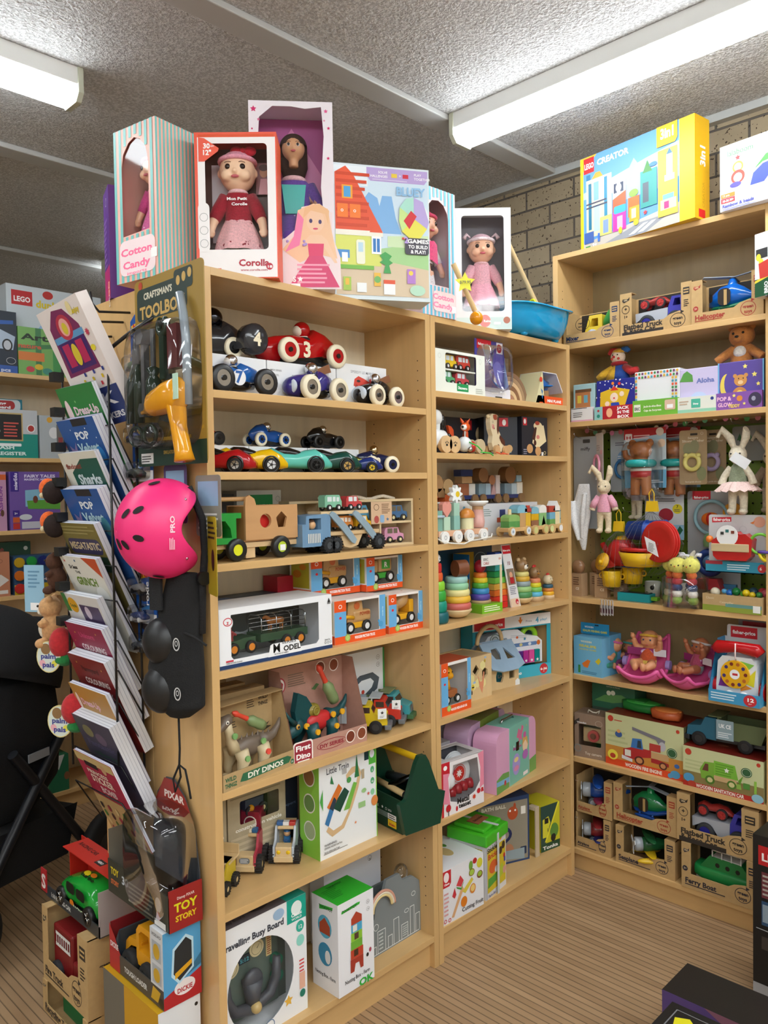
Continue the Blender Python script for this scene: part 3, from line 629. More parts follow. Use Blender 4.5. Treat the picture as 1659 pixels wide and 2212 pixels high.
def racer(label,p,rz,wb,R,tr,col,tyre,hub,num=None,nc='#f1e6c8',plate=None,head='#c9c9c9:metal',face=None,L=None,under='#151515:gloss',tail=1.,vents=0,prop=False,nose=.6,W=None,spokes=0,numside=-1):
    t=T('racing_car',label,'toy car',p,rz,GR)
    L=L or wb*1.5;W=W or wb*.2;z=R*1.08;H=W*1.3
    f,r=L*nose,-L*(1-nose)
    b=M('body',t)
    b.loft([(r,0,z+H*.5,.05,.05),(r+L*.06,0,z+H*.5,W*.35,H*.45),(r+L*.2,0,z+H*.38*tail,W*.8,H*.76*tail),(r+L*.33,0,z+H*.36*tail,W,H*.92*tail),(r+L*.42,0,z+H*.15,W,H*.78),(r+L*.6,0,z+H*.15,W,H*.86),(r+L*.8,0,z+H*.08,W*.88,H*.74),(r+L*.92,0,z,W*.72,H*.6),(f-L*.02,0,z-.05,W*.45,H*.36),(f,0,z-.05,.1,.1)],col,24,'x',.85)
    M('underbody',t).loft([(r+L*.12,0,z-H*.25,W*.5,H*.3),(r+L*.3,0,z-H*.3,W*.96,H*.4),(r+L*.75,0,z-H*.3,W*.85,H*.35),(r+L*.9,0,z-H*.2,W*.4,H*.2)],under,20,'x',.7)
    cx=r+L*.44
    M('cockpit',t).sph((cx,0,z+H*.78),(L*.09,W*.7,H*.24),'#161616:matte')
    hd=M('driver',t,label='helmeted driver');hz=z+H*1.36
    hd.sph((cx+.2,0,hz),W*.62,head,20,12);hd.loft([(z+H*.5,cx,0,W*.5,W*.5),(hz-W*.3,cx,0,W*.4,W*.4)],face or head,ax='z')
    if face: hd.sph((cx+.35+W*.12,0,hz-W*.06),(W*.54,W*.52,W*.48),face)
    for x in (wb/2,-wb/2):
        M('axle',t).cyl((x,-tr,R),(x,tr,R),R*.12,'#888:metal',n=8)
        for s in (-1,1): wheel(t,x,s*tr,R,R,R*.5,tyre,hub,.6,spokes,cap=('#222:gloss' if hub.startswith('#c8') or 'metal' in hub else '#111:gloss'))
    if num:
        q=M('number',t)
        for s in (1 if abs(rz) > 90 else -1,):
            q.face((-3.2 if s < 0 else 3.2,s*(W*1.0+.02),z-H*.45),(-s if s > 0 else 1,0,0),(0,0,1),6.4,2*H*.6,(plate or '')+';T .42 .2 %.2f %s c %s' % (H*1.15,nc,num))
    if vents:
        q=M('vents',t)
        for i in range(4):
            for s in (-1,1): q.sph((L*.12+i*W*.5,s*W*.86,z+H*.42),(W*.15,W*.1,W*.15),'#e8e4da:matte',8,5)
    if prop: M('scarf',t,label='brown scarf streaming behind',bev=.1).add([(cx-W*.4,-.1,hz),(cx-W*2.2,-.2,hz+W*.7),(cx-W*2.5,-.2,hz-.1),(cx-W*1.2,-.1,hz-W*.4),(cx-W*.4,.25,hz),(cx-W*2.2,.25,hz+W*.7),(cx-W*2.5,.25,hz-.1),(cx-W*1.2,.25,hz-W*.4)],[(0,1,2,3),(7,6,5,4),(0,4,5,1),(1,5,6,2),(2,6,7,3),(3,7,4,0)],'#8a5a3c:satin')
    return t
def coupe(label,p,rz,col,hub,L=17,roof='#151515:gloss',s=1.,nosec=None,open_=None,g=GR):
    t=T('sports_car',label,'toy car',p,rz,g);k=L/17*s;t.scale=(k,k,k);R=1.7
    b=M('body',t)
    b.loft([(-8.5,0,2.9,1.2,.6),(-7.8,0,3.1,3,1.8),(-5.2,0,3.3,3.4,2.5),(-2.5,0,2.8,3.2,1.8),(0,0,2.7,3.2,1.7),(2.6,0,3,3.3,2.2),(4.8,0,3.1,3.5,2.4),(7.2,0,2.4,3.1,1.7),(8.8,0,1.7,1.7,.7)],col,24,'x',.7)
    c=M('cabin',t);c.loft([(-5,0,4.8,1.4,.4),(-3.5,0,4.8,2.2,1.2),(-1.2,0,4.6,2.3,1.3),(1.2,0,4.1,2.3,1),(3.2,0,3.3,2,.5)],roof,20,'x',.8)
    if open_: M('windscreen',t).sph((-2.2,0,4),(2.1,1.6,1.2),open_)
    for x in (4.6,-4.9):
        for q in (-1,1): M('wheel_arch',t).tor((x,q*3.25,R+.1),R*1.05,.28,'y','#0e0e0e:gloss');wheel(t,x,q*3.1,R,R*.95,1.3,'#141414:matte',hub,.62,5,cap='#222:gloss')
    M('nose_grille',t).sph((8.1,0,1.7),(.55,1.7,.42),nosec or '#111:gloss')
    return t
CR,BLK='#ece2c6:satin','#161616:gloss'
chrome='#c8c8cc:metal'
# display boxes behind the cars
Z1=ZA[0]
for i,(x0,x1,nm,lb) in enumerate(((-.80,-.562,'BONNIE','left white car box on the top shelf, under the black car'),(-.558,-.30,'BONNIE','middle white car box under the red number 3 car'),(-.295,-.08,'SPEEDY LE MANS','right white car box with a small red car printed on it'))):
    carton(lb,(x0,.10),(x1,.10),Z1,1.945 if i < 2 else 1.966,14,'#e9eaec','t .55 .6 1.5 #77787c c11 %s;t .12 .75 .7 #888 c4 MIDI SERIES;l .04 .62 .2 .68 2 #aaa' % nm if i < 2 else
           't .5 .8 1.1 #a0a1a5 c10 SPEEDY LE MANS;p #d8493c .32,.5 .34,.66 .42,.74 .55,.68 .72,.56 .76,.4 .7,.34 .5,.42 .38,.48;e .42 .62 .8 .4 #3a2a2a;e .38 .48 .6 .8 #b33a30;e .62 .34 .6 .8 #b33a30;T .64 .46 1.1 #fff c 3',g='white car boxes')
racer('large red racing car number 3 on top of the white boxes',(-.387,.165,1.947),180,18.4,3.6,6.5,'#b50f14:gloss',CR,'#b01218:gloss','3',L=31,W=4.2,nose=.52,head='#b50f14:gloss',face='#efe6d4:satin',tail=1.15)
t=racer('large black metallic racing car number 4 on top of the left white box',(-.715,.19,1.947),180,15,2.9,4.6,'#2b2b2e:gloss',CR,BLK,None,L=22,W=4.6,nose=.37,head='#3c3c40:metal')
q=M('rear_spat',t,label='rounded black spat with a white number 4');q.loft([(5,-12.4,5.4,3.2,3.2),(5.4,-12.4,5.4,4.3,4.3),(8.6,-12.4,5.4,4.3,4.3),(9.3,-12.4,5.4,3.4,3.4)],'#323236:gloss',ax='y');q.b(-13,-8,5.1,9,2.4,5.4,'#323236:gloss')
q.face((-9.4,9.3,2.9),(-1,0,0),(0,0,1),6,6,'T .5 .1 5 #f1e6c8 c 4')
racer('blue racing car number 7 with black tyres in front of the white boxes',(-.686,.075,Z1),180,13.8,3.6,4.6,'#1d5ba5:gloss','#1a1a1c:satin',chrome,'7','#1d5ba5',plate='e .42 .5 2.1 2.1 #e8e8ea',L=20,W=2.9,head='#d0d0d4:metal',face='#e8e4dc:satin')
racer('purple racing car number 6 with cream tyres in front of the red car',(-.405,.08,Z1),184,11.6,3.6,4.6,'#37307c:gloss',CR,chrome,None,L=19,W=3.2,head='#d0d0d4:metal',prop=True)
racer('black racing car number 6 with cream tyres at the right end of the shelf',(-.145,.08,Z1),184,9.2,3.3,4.3,'#1b1b1d:gloss',CR,chrome,None,L=16.5,W=3,head='#d0d0d4:metal',prop=True)
for o,c,k in ((bpy.data.objects['racing_car.003'],'#2b3b8c',11.2),(bpy.data.objects['racing_car.004'],'#111',9.7)):
    m=M('number_disc',o,label='pale oval disc with a number 6');m.sph((k*.86,0,3.9),(1.1,3.1,2.3),'#c9d3df:satin')
    Face(m,(k*.86+1.0,-2.6,1.7),(0,1,0),(-.2,0,.98),5.2,4.4,.2).draw('T .5 .14 4.2 %s c 6' % c)
Z2=ZA[1]
for i,(x0,x1) in enumerate(((-.80,-.613),(-.61,-.402),(-.398,-.19))):
    carton(('left','middle','right')[i]+' flat white car box on the second shelf',(x0,.12),(x1,.12),Z2,1.704,13,'#e9eaec','t .65 .3 1.6 #8a8b90 c9 LORETINO;l .06 .6 .25 .8 2 #bbb',g='white car boxes')
racer('small red racing car with black tyres at the left of the second shelf',(-.738,.17,1.706),0,8.4,1.9,3,'#a31118:gloss','#141414:satin','#222:gloss',None,L=11.5,W=2.1,vents=1,nose=.55)
racer('small blue racing car with cream tyres and silver driver',(-.515,.165,1.706),0,8.6,2.0,3,'#15509f:gloss',CR,'#15509f:gloss',None,L=14.5,W=2.1,vents=1,spokes=7,tail=1.3,nose=.55,head='#d8d8dc:metal')
racer('small black racing car with white vents and silver driver',(-.30,.165,1.706),0,8.4,2.0,3,'#141416:gloss','#181818:satin','#2a2a2c:metal',None,L=14.5,W=2.1,vents=1,tail=1.3,nose=.55,head='#d8d8dc:metal')
coupe('low red toy sports car, leftmost of the front row',(-.732,.085,Z2),-50,'#a9131b:gloss','#c9ccd2:metal',19,open_='#222:gloss')
coupe('low yellow toy sports car with a white driver hump',(-.645,.075,Z2),-28,'#e3b50e:gloss','#c9ccd2:metal',20,open_='#f2f0ea:gloss')
coupe('low mint green toy sports car with black roof',(-.487,.08,Z2),-28,'#5dbfb0:gloss','#1c1c1c:metal',21)
coupe('dark green toy sports car',(-.362,.08,Z2),-28,'#12453c:gloss','#b8965c:metal',20)
coupe('small dark blue toy sports car with a yellow nose',(-.255,.06,Z2),-34,'#1b2f72:gloss','#e8c51c:gloss',15,nosec='#f0cf1b:gloss',roof='#8a8f4a:metal')
t=racer('navy racing car number 2 with cream tyres at the right of the second shelf',(-.135,.10,Z2),-12,7.6,2.7,3.6,'#171f45:gloss',CR,'#1b2348:gloss','2','#f1e6c8',L=15,W=2.5,head='#c9b48a:metal',nose=.5)
# ---------------------------------------------------------------- third car shelf: wooden trucks
Z3=ZA[2]
def wcar(label,p,rz,col,L=6.5,win='#dfe9ea',name='wooden_car',van=False,g='small wooden cars',sc=1.,hub='#ddd'):
    t=T(name,label,'toy car',p,rz,g);t.scale=(sc,)*3
    h=L*.5
    pts=[(-L/2,1),(-L/2,h*1.05),(-L*.42,h*1.3),(L*.2,h*1.3),(L*.28,h*.85 if not van else h*1.1),(L*.48,h*.75),(L/2,1)] if not van else [(-L/2,1),(-L/2,h*1.25),(-L*.43,h*1.4),(L*.36,h*1.4),(L*.46,h*.95),(L/2,h*.8),(L/2,1)]
    M('body',t,bev=.25).ext(pts,'y',-L*.22,L*.22,col+':lacq')
    for s in (-1,1):
        f=M('windows',t).face((-L/2*-s if s > 0 else -L/2,s*(L*.22+.0),0),(-s if s > 0 else 1,0,0),(0,0,1),L,h*1.4,'r .14 .58 .4 .88 %s;r .46 .58 %s .88 %s' % (win,'.66' if not van else '.62',win) + (';r .68 .58 .84 .85 %s' % win if van else ''),lift=.05)
    for x in (-L*.27,L*.27):
        for s in (-1,1): wheel(t,x,s*L*.25,L*.14,L*.14,L*.1,'#161616:satin',hub+':satin',.5)
    return t
# green truck with cage trailer seen end on
t=T('green_truck','green wooden truck carrying a shape sorting crate','toy truck',(-.66,.03,Z3),0)
c=M('cab',t,bev=.15);c.ext([(-15,4.6),(-15,12.6),(-4.6,12.6),(-4.6,11.2),(-6.2,11.2),(-6.2,4.6)],'y',0,9,'#27963c:lacq',holes=[[(-14,6.2),(-7.6,6.2),(-8,8.6),(-9.6,10.6),(-14,10.6)]])
M('chassis',t,bev=.1).b(-15,19,1.5,7.5,3.2,4.6,'#d9b98c:lacq')
M('tow_hitch',t,bev=.1).b(17,21,1.6,5,3,5.2,'#2c9a3e:lacq')
for x,c in ((-6.5,'#dfe22e:gloss'),(8,'#b9cf3c:gloss')):
    for y in (-.2,8.6): wheel(t,x,y,3.0,3.0,1.9,'#191b1c:satin',c,.5)
M('price_sticker',t).face((7.2,-1.1,2),(1,0,0),(0,0,1),1.8,1.6,'r 0 0 1 1 #f2f2f2')
t=T('sorting_crate','natural wood shape sorting crate with round and pentagon holes','shape sorter',(-.605,.035,Z3+.052),0)
m=M('side_wall',t,bev=.1,label='side with round and pentagon holes');pent=[(3.6+2*math.sin(i*2*PI/5),5+2.4*math.cos(i*2*PI/5)) for i in range(5)]
m.ext([(-8.4,0),(9.2,0),(9.2,9.2),(-4.8,9.2),(-5.4,11),(-7,12),(-8.2,11.4),(-8.4,9)],'y',0,.8,'#c99a6a:lacqx',holes=[circ(-1.8,5,1.9),pent])
M('side_wall',t,bev=.1).b(-8.4,9.2,8,8.8,0,9.2,'#c08f60:lacqx')
M('end_wall',t).b(-8.4,-7.6,.8,8,0,9,'#a97848:lacq');M('end_wall',t).b(8.4,9.2,.8,8,0,9,'#a97848:lacq');M('base',t).b(-8.4,9.2,.8,8,-.4,0,'#c99a6a:lacqx')
M('handle_bar',t).cyl((-15.5,2,11),(-6.6,2,11),.6,'#c49767:lacqx');M('handle_post',t,bev=.1).b(-17,-15,1,3,-1,12.4,'#b98a5c:lacq');M('block',t,label='red round block').cyl((-1.2,2,4.6),(-1.2,5,4.6),2,'#d42a24:satin')
M('leg_block',t).b(-7.4,-4.4,1.5,3.5,-4.8,-.4,'#d9b98c:lacq');M('leg_block',t).b(3,6,1.5,3.5,-4.8,-.4,'#d9b98c:lacq')
carton('white box with a green maker badge behind the wooden crate',(-.60,.2),(-.44,.2),Z3,1.581,7,'#e8ebe8','r .28 .66 .8 .93 #1e9a55;T .54 .72 1.4 #fff c7 DISCOVEROO;o .92 .86 .8 .8 #9aa .1')
carton('dark grey box behind the shape sorter on the truck shelf',(-.80,.2),(-.61,.2),Z3,1.572,7,'#3b3c40')
# car carrier
t=T('car_carrier','grey-blue wooden car carrier truck with curved ramps','toy truck',(-.355,.018,Z3),0)
c=M('cab',t,bev=.2);c.ext([(-15.5,2.2),(-15.5,8.6),(-14.2,8.6),(-14,11),(-6.5,11.4),(-5,11),(-5,2.2)],'y',0,7,'#6f94b5:lacq',holes=[[(-13,7),(-8.6,7),(-8.6,10.2),(-13,10.2)]])
q=M('grille',t);q.face((-15,-.05,2.4),(1,0,0),(0,0,1),7.4,4.4,';'.join('r %.2f .2 %.2f .8 #e8e4d6' % (.2+.08*i,.24+.08*i) for i in range(8)),lift=.06)
q=M('driver',t,label='wooden peg driver');q.sph((-10.9,1.6,8.3),1.3,'#d7a878:lacq');q.sph((-10.9,1.9,8.8),1.3,'#5a3a26:matte',z0=.1)
M('deck',t,bev=.1).b(-5,15.5,.6,6.6,4.9,6,'#d9b98c:lacqx');M('upper_deck',t,bev=.1).b(-8,11,.6,6.6,11,12,'#dcc096:lacqx');M('belly',t,bev=.3).ext([(0,5),(1.4,1.4),(4,.9),(7,1.6),(9,5)],'y',1.2,6,'#dcc096:lacqx')
for y in (-.3,7):
    for a in (-4.6,4.6): M('ramp',t,label='grey-blue side ramp',bev=.15).ext([(a-.9,11),(a+.2,12),(a+1.4,11.5),(a+6,7.6),(a+9.8,3.4),(a+9,2.1),(a+7.8,2.6),(a+3.6,6.8)],'y',y,y+.6,'#8fa5b3:lacq')
for x in (-6.2,-3.4,14.2):
    for y in (0,7): wheel(t,x,y,2.3,2.2,2.2,'#1b1d20:matte','#4a4f54:satin',.5,lug=.22)
M('price_sticker',t).face((3,1.15,3),(1,0,0),(0,0,1),1.6,1.6,'e .5 .5 .8 .9 #e8eef4')
wcar('mint green wooden van on the upper deck of the car carrier',(-.372,.055,Z3+.121),0,'#86c3a4',6.6,van=True)
wcar('red wooden car on the upper deck of the car carrier',(-.288,.055,Z3+.121),0,'#c8474a',6.4)
wcar('orange wooden car on the lower deck of the car carrier',(-.325,.055,Z3+.061),0,'#d9873e',6.2,'#f2e6d8',van=True)
wcar('yellow wooden car on the lower deck of the car carrier',(-.25,.055,Z3+.061),0,'#e0aa1f',6.4)
# slatted display crate with cars
t=T('display_crate','pale wooden display crate of compartments wrapped in film','display crate',(-.237,.094,Z3),-10.5)
m=M('frame',t,bev=.08);W2,H2=22.8,15
for a in ((-W2,W2,0,9,0,.8),(-W2,W2,0,9,H2-.8,H2),(-W2,-W2+.8,0,9,.8,H2-.8),(W2-.8,W2,0,9,.8,H2-.8),(-W2+.8,W2-.8,8.2,9,.8,H2-.8)): m.b(*a,'#e0c99f:lacqx')
M('divider',t).b(-W2+.8,W2-.8,.2,8,7.2,7.9,'#e0c99f:lacqx')
for x in (-13,9.5): M('divider',t).b(x,x+.6,.2,8,.8,H2-.8,'#e0c99f:lacq')
M('film',t,label='clear plastic film').add([(-W2,-.1,0),(W2,-.1,0),(W2,-.1,H2),(-W2,-.1,H2)],[(0,1,2,3)],'#fff:film')
M('rope_handle',t).tube([(-12+i*2.2,2,H2+.5+.5*math.sin(i*1.3)) for i in range(14)],.55,'#e6dcc8:cloth',8)
q=M('hang_label',t);q.b(6,14,-.3,-.12,7.2,14.2,'#d9b795');q.face((6,-.3,7.2),(1,0,0),(0,0,1),8,7,'o .25 .75 1 1 #5a4030 .15;l .5 .45 .92 .92 6 #8a6a50;e .25 .2 .9 1.2 #b5524a;c .42 .05 .62 .4 .5 #8fb3d6;s .78 .2 .6 #56779a')
for dx,zz,c,nm in ((2.5,7.9,'#4f97b8','blue wooden van in the upper row of the display crate'),(17.5,7.9,'#3f6d9c','dark blue wooden car at the upper right of the display crate'),(4.5,.8,'#c75a4c','red wooden car in the lower row of the display crate'),(16,.8,'#d898b8','pink wooden beetle shaped car in the lower right of the display crate')):
    wcar(nm,at(t,dx,3,zz),-10.5,c,7.6,'#6b6250',van='van' in nm,hub='#e8dca8',g='wooden cars in the display crate')
# ---------------------------------------------------------------- left bookcase, lower shelves
Z5,Z6,Z7,Z8=ZA[3:]
t=carton('long white window box with a toy farm trailer inside, large M on the front',(-.795,.012),(-.412,.012),Z5,1.279,15,'#eef0f4',
  'r 0 0 1 .065 #1d3a66;r 0 .065 .005 1 #dfe3ea;e .07 .76 1.6 1.6 #eef0f4;o .07 .78 1.4 1.1 #c43a46 .25;T .07 .74 1.4 #c43a46 c z;p #f4f5f8 .4,.06 .42,.26 .44,.28 .66,.28 .68,.26 .7,.06;t .44 .12 3.4 #1a1a1a l M;T .535 .12 2 #1a1a1a l6 ODEL;t .52 .25 1 #1a1a1a l5 SERIES;t .45 .08 .6 #333 l5 THE WORLD OF ANIMALS;r .05 .11 .11 .14 #c9384a;t .05 .08 .6 #333 l5 Collect all kinds of animals;t .95 .16 .7 #333 c2 Animal Set;o .93 .12 .35 .35 #333 .1;o .955 .12 .35 .35 #333 .1;o .98 .12 .35 .35 #333 .1;p #222 .955,.86 .97,.94 .985,.86;T .97 .83 .7 #222 c1.3 LRA',
  wins=[[(-15.5,3),(-14.8,2.2),(13.2,2.2),(14.2,3.2),(14.2,13.8),(-15.5,13.8)]],inner='#8f98a0',bk='r 0 0 1 .35 #9aa0a4;r 0 .35 1 1 #b7c0c6;e .3 .5 5 2.2 #4b5456;e .45 .6 4 3.4 #565f60;e .62 .62 5 4.4 #474f50;e .8 .65 5 4.6 #2e3335;e .95 .5 3 5 #23282a')
tt=T('farm_trailer','green toy utility vehicle with a silver cage trailer inside the long white box','toy truck',at(t,0,6,2.4),0)
GN='#33503a:plastic'
M('trailer_bed',tt,bev=.1).b(-4,12.4,-3.2,3.4,2.2,4.4,GN);M('vehicle_body',tt,bev=.3).ext([(-14.4,1),(-14.4,3.4),(-9,4.2),(-5.6,4.2),(-5.6,1.6)],'y',-3,3,GN)
q=M('cage',tt)
for i in range(4): x=-3.6+i*5.1;q.tube([(x,-3,4.4),(x,-3,8.4),(x,-2,9.2),(x,2,9.2),(x,3,8.4),(x,3,4.4)],.16,'#b9bec2:metal',6)
for z in (5.4,6.6,7.8):
    for y in (-3,3): q.tube([(-3.6,y,z),(11.7,y,z)],.12,'#b9bec2:metal',6)
q.tube([(-3.6,0,9.2),(11.7,0,9.2)],.12,'#b9bec2:metal',6)
for x in (-13,-7.4,4.6,9.4):
    for y in (-3.3,3.3): wheel(tt,x,y,1.7,1.7,1.2,'#1a1a1a:matte','#e2882c:satin',.6)
q=M('farmer',tt,label='farmer figure in a red checked shirt',remesh=.18);q.tube([(-12.6,-1,3.6),(-12.4,-1,6)],[.9,1.1],'#93302f:cloth',10);q.sph((-12.4,-1,8),.8,'#93302f:cloth');q.tube([(-12.4,-1,6),(-12.4,-1,7.6)],.5,'#93302f:cloth');q.tube([(-12.2,-1.4,6),(-10.8,-1.5,5)],.4,'#93302f:cloth');q.tube([(-12.4,-1.5,3.6),(-10.8,-1.6,2.6)],.6,'#93302f:cloth')
hs=T('toy_horse','brown toy horse standing in the cage trailer','toy animal',at(tt,3.4,0,4.4),0)
q=M('body',hs,remesh=.2);q.loft([(-2.8,0,2.6,.5,.6),(-2,0,2.6,.9,1),(1.6,0,2.5,.9,1),(2.8,0,2.6,.5,.6)],'#a8672f:satin',ax='x')
q.tube([(-2.2,0,3),(-3.2,0,4)],[.8,.5],'#a8672f:satin');q.tube([(-3.1,0,4.1),(-4.4,0,3.6)],[.55,.35],'#a8672f:satin')
for x in (-2,2):
    for y in (-.5,.5): q.tube([(x,y,2.2),(x+.1,y,1),(x,y,0)],[.45,.28,.3],'#a8672f:satin')
for i,(y,zt) in enumerate(((.165,1.276),)):
    carton('dark blue topped box directly behind the long white window box',(-.795,y),(-.47,y),Z5,zt,10,'#26313f',Tp='r .04 .1 .5 .5 #3b5f92;r .55 .2 .95 .7 #30475f')
carton('red toy box deep on the fourth shelf behind the friction truck boxes',(-.46,.2),(-.40,.2),Z5,1.32,7,'#b32033')
# wooden friction trucks in orange boxes
FT='r 0 .16 .22 1 #69aee0;r 0 .74 .22 1 #e8561f;o .11 .86 .7 .6 #fff .18;e .11 .6 .5 .4 #d23;r 0 0 1 .17 #e8561f;T .58 .06 1.15 #fff c8.6 WOODEN FRICTION TRUCK;e .24 .12 1.1 1.1 #b9d06f;o .24 .12 1 1 #49722d .12;r .88 .17 1 1 #69aee0;e .9 .3 1 .9 #4f9fd4;e .86 .38 .4 .5 #4f9fd4;v .95 .6 .7 #dff c3 wooden toy'
def ftruck(label,box,c,kind):
    t=T('friction_truck',label,'toy truck',at(box,.6,4.6,2.0),deg(box),'wooden friction trucks in boxes');t.scale=(1.45,)*3
    M('chassis',t,bev=.2).b(-3.8,3.6,-1.7,1.7,.9,2.2,c+':plastic')
    if kind == 'rec':
        M('cab',t,bev=.5).b(-3.6,-1,-1.8,1.8,2.2,5,'#c99d66:lacq');q=M('tank',t,bev=.8);q.b(-.9,3.6,-1.8,1.8,2.2,5.6,'#c99d66:lacq');M('recycle_panel',t).face((0,-1.82,3),(1,0,0),(0,0,1),2.6,2,'r 0 0 1 1 #38a838;T .5 .2 1.6 #fff c ↻'.replace('↻','R'))
    elif kind == 'mix':
        M('cab',t,bev=.4).b(-3.6,-1.2,-1.8,1.8,2.2,4.6,'#c99d66:lacq');M('drum',t).loft([(-1.6,0,4.4,.9,.9),(.2,0,5,1.9,1.9),(1.6,0,5.3,1.8,1.8),(3,0,5.6,.8,.8)],'#cfa36d:lacq');M('hopper',t,bev=.2).b(2.2,3.6,-1.8,1.8,2.2,5.2,c+':plastic')
    else:
        M('engine_block',t,bev=.5).b(-1.2,4,-1.9,1.9,2.2,4.6,'#c99d66:lacq');M('cab',t,bev=.4).ext([(-2.8,2.2),(-2.4,6.8),(1.4,6.8),(1.8,4.4),(1.8,2.2)],'y',-1.6,1.6,'#c99d66:lacq')
        M('round_window',t).cyl((0,-1.62,5.6),(0,-1.7,5.6),.8,'#d26a35:satin');M('power_lettering',t).face((-.6,-1.92,3.4),(1,0,0),(0,0,1),4.4,1.6,'T .6 .1 1 #b5502c c3 POWER');M('arm',t).tube([(-1,-1.6,3.2),(-3.2,-1.6,3.6),(-4.4,-1.6,2)],.45,c+':plastic')
    for x in (-2.3,2.5):
        for y in (-1.8,1.8): wheel(t,x,y,1.2,1.25,.8,'#1a1a1a:satin','#f2f2f2:satin',.55)
    return t
FS='r 0 0 1 .2 #e8561f;r .08 .24 .92 .96 #b3aa2e;e .35 .6 2 1.2 #c67b22;e .62 .78 1.6 .9 #d2861f'
for lb,x0,x1,y,z0,zt,c,kd,tl in (
    ('lower left friction truck box holding an excavator',-.386,-.174,.03,Z5,1.252,'#f0b01f','exc','yellow wooden excavator in the lower left orange box'),
    ('lower right friction truck box holding a cement mixer',-.158,.0,.03,Z5,1.246,'#f0b01f','mix','yellow wooden cement mixer in the lower right orange box'),
    ('upper left friction truck box holding a shovel truck',-.40,-.20,.115,1.256,1.373,'#f0b01f','shovel','yellow wooden shovel truck in the upper left orange box'),
    ('upper right friction truck box holding a green recycling truck',-.194,-.03,.09,1.256,1.362,'#3fae3f','rec','green wooden recycling truck in the upper right orange box')):
    w,h=(x1-x0)*100,(zt-z0)*100
    b=carton(lb,(x0,y),(x1,y),z0,zt,10,'#f2ece6',FT,A=FS,g='orange friction truck boxes',wins=[[(-w*.28,h*.18),(w*.37,h*.18),(w*.37,h*.94),(-w*.28,h*.94)]],inner='#8d8578',bk='r 0 0 1 1 #c9c9c4;l .05 .1 .95 .95 6 #85877f')
    ftruck(tl,b,c,kd)
for lb,x0,x1,y in (('support box behind the lower friction truck boxes, left',-.40,-.20,.135),('support box behind the lower friction truck boxes, right',-.19,-.03,.135)):
    carton(lb,(x0,y),(x1,y),Z5,1.254,10,'#d9541f',g='hidden support boxes')
# ---- shelf with dinosaurs
def card_open(label,L,R,z,zt,d,front_h,F,art='',A='',g=None,col='#b79a6c:card',cat='toy pack',name='open_display_box'):
    """open cardboard display tray: back panel, sides, floor and low printed front"""
    L,R=Vector((*L,0)),Vector((*R,0));w=(R-L).length*100;h=(zt-z)*100;c=(L+R)/2;x=w/2
    t=T(name,label,cat,(c.x,c.y,z),math.degrees(math.atan2(R.y-L.y,R.x-L.x)),g)
    m=M('tray',t);m.b(-x,x,0,.2,0,front_h,col);m.b(-x,x,.2,d,0,.2,col);m.b(-x,x,d-.2,d,.2,h,col)
    for s in (-1,1): m.add([(s*x,.2,.2),(s*x,d,.2),(s*x,d,h),(s*x,d*.55,h),(s*x,.2,front_h)],[(0,1,2,3,4)],col);m.add([(s*(x-.2),.2,.2),(s*(x-.2),d,.2),(s*(x-.2),d,h),(s*(x-.2),d*.55,h),(s*(x-.2),.2,front_h)],[(0,1,2,3,4)],col)
    m.face((-x,0,0),(1,0,0),(0,0,1),w,front_h,F)
    if art: m.face((-x,d-.2,0),(1,0,0),(0,0,1),w,h,art)
    if A: m.face((-x,d,0),(0,-1,0),(0,0,1),d,h,A)
    return t
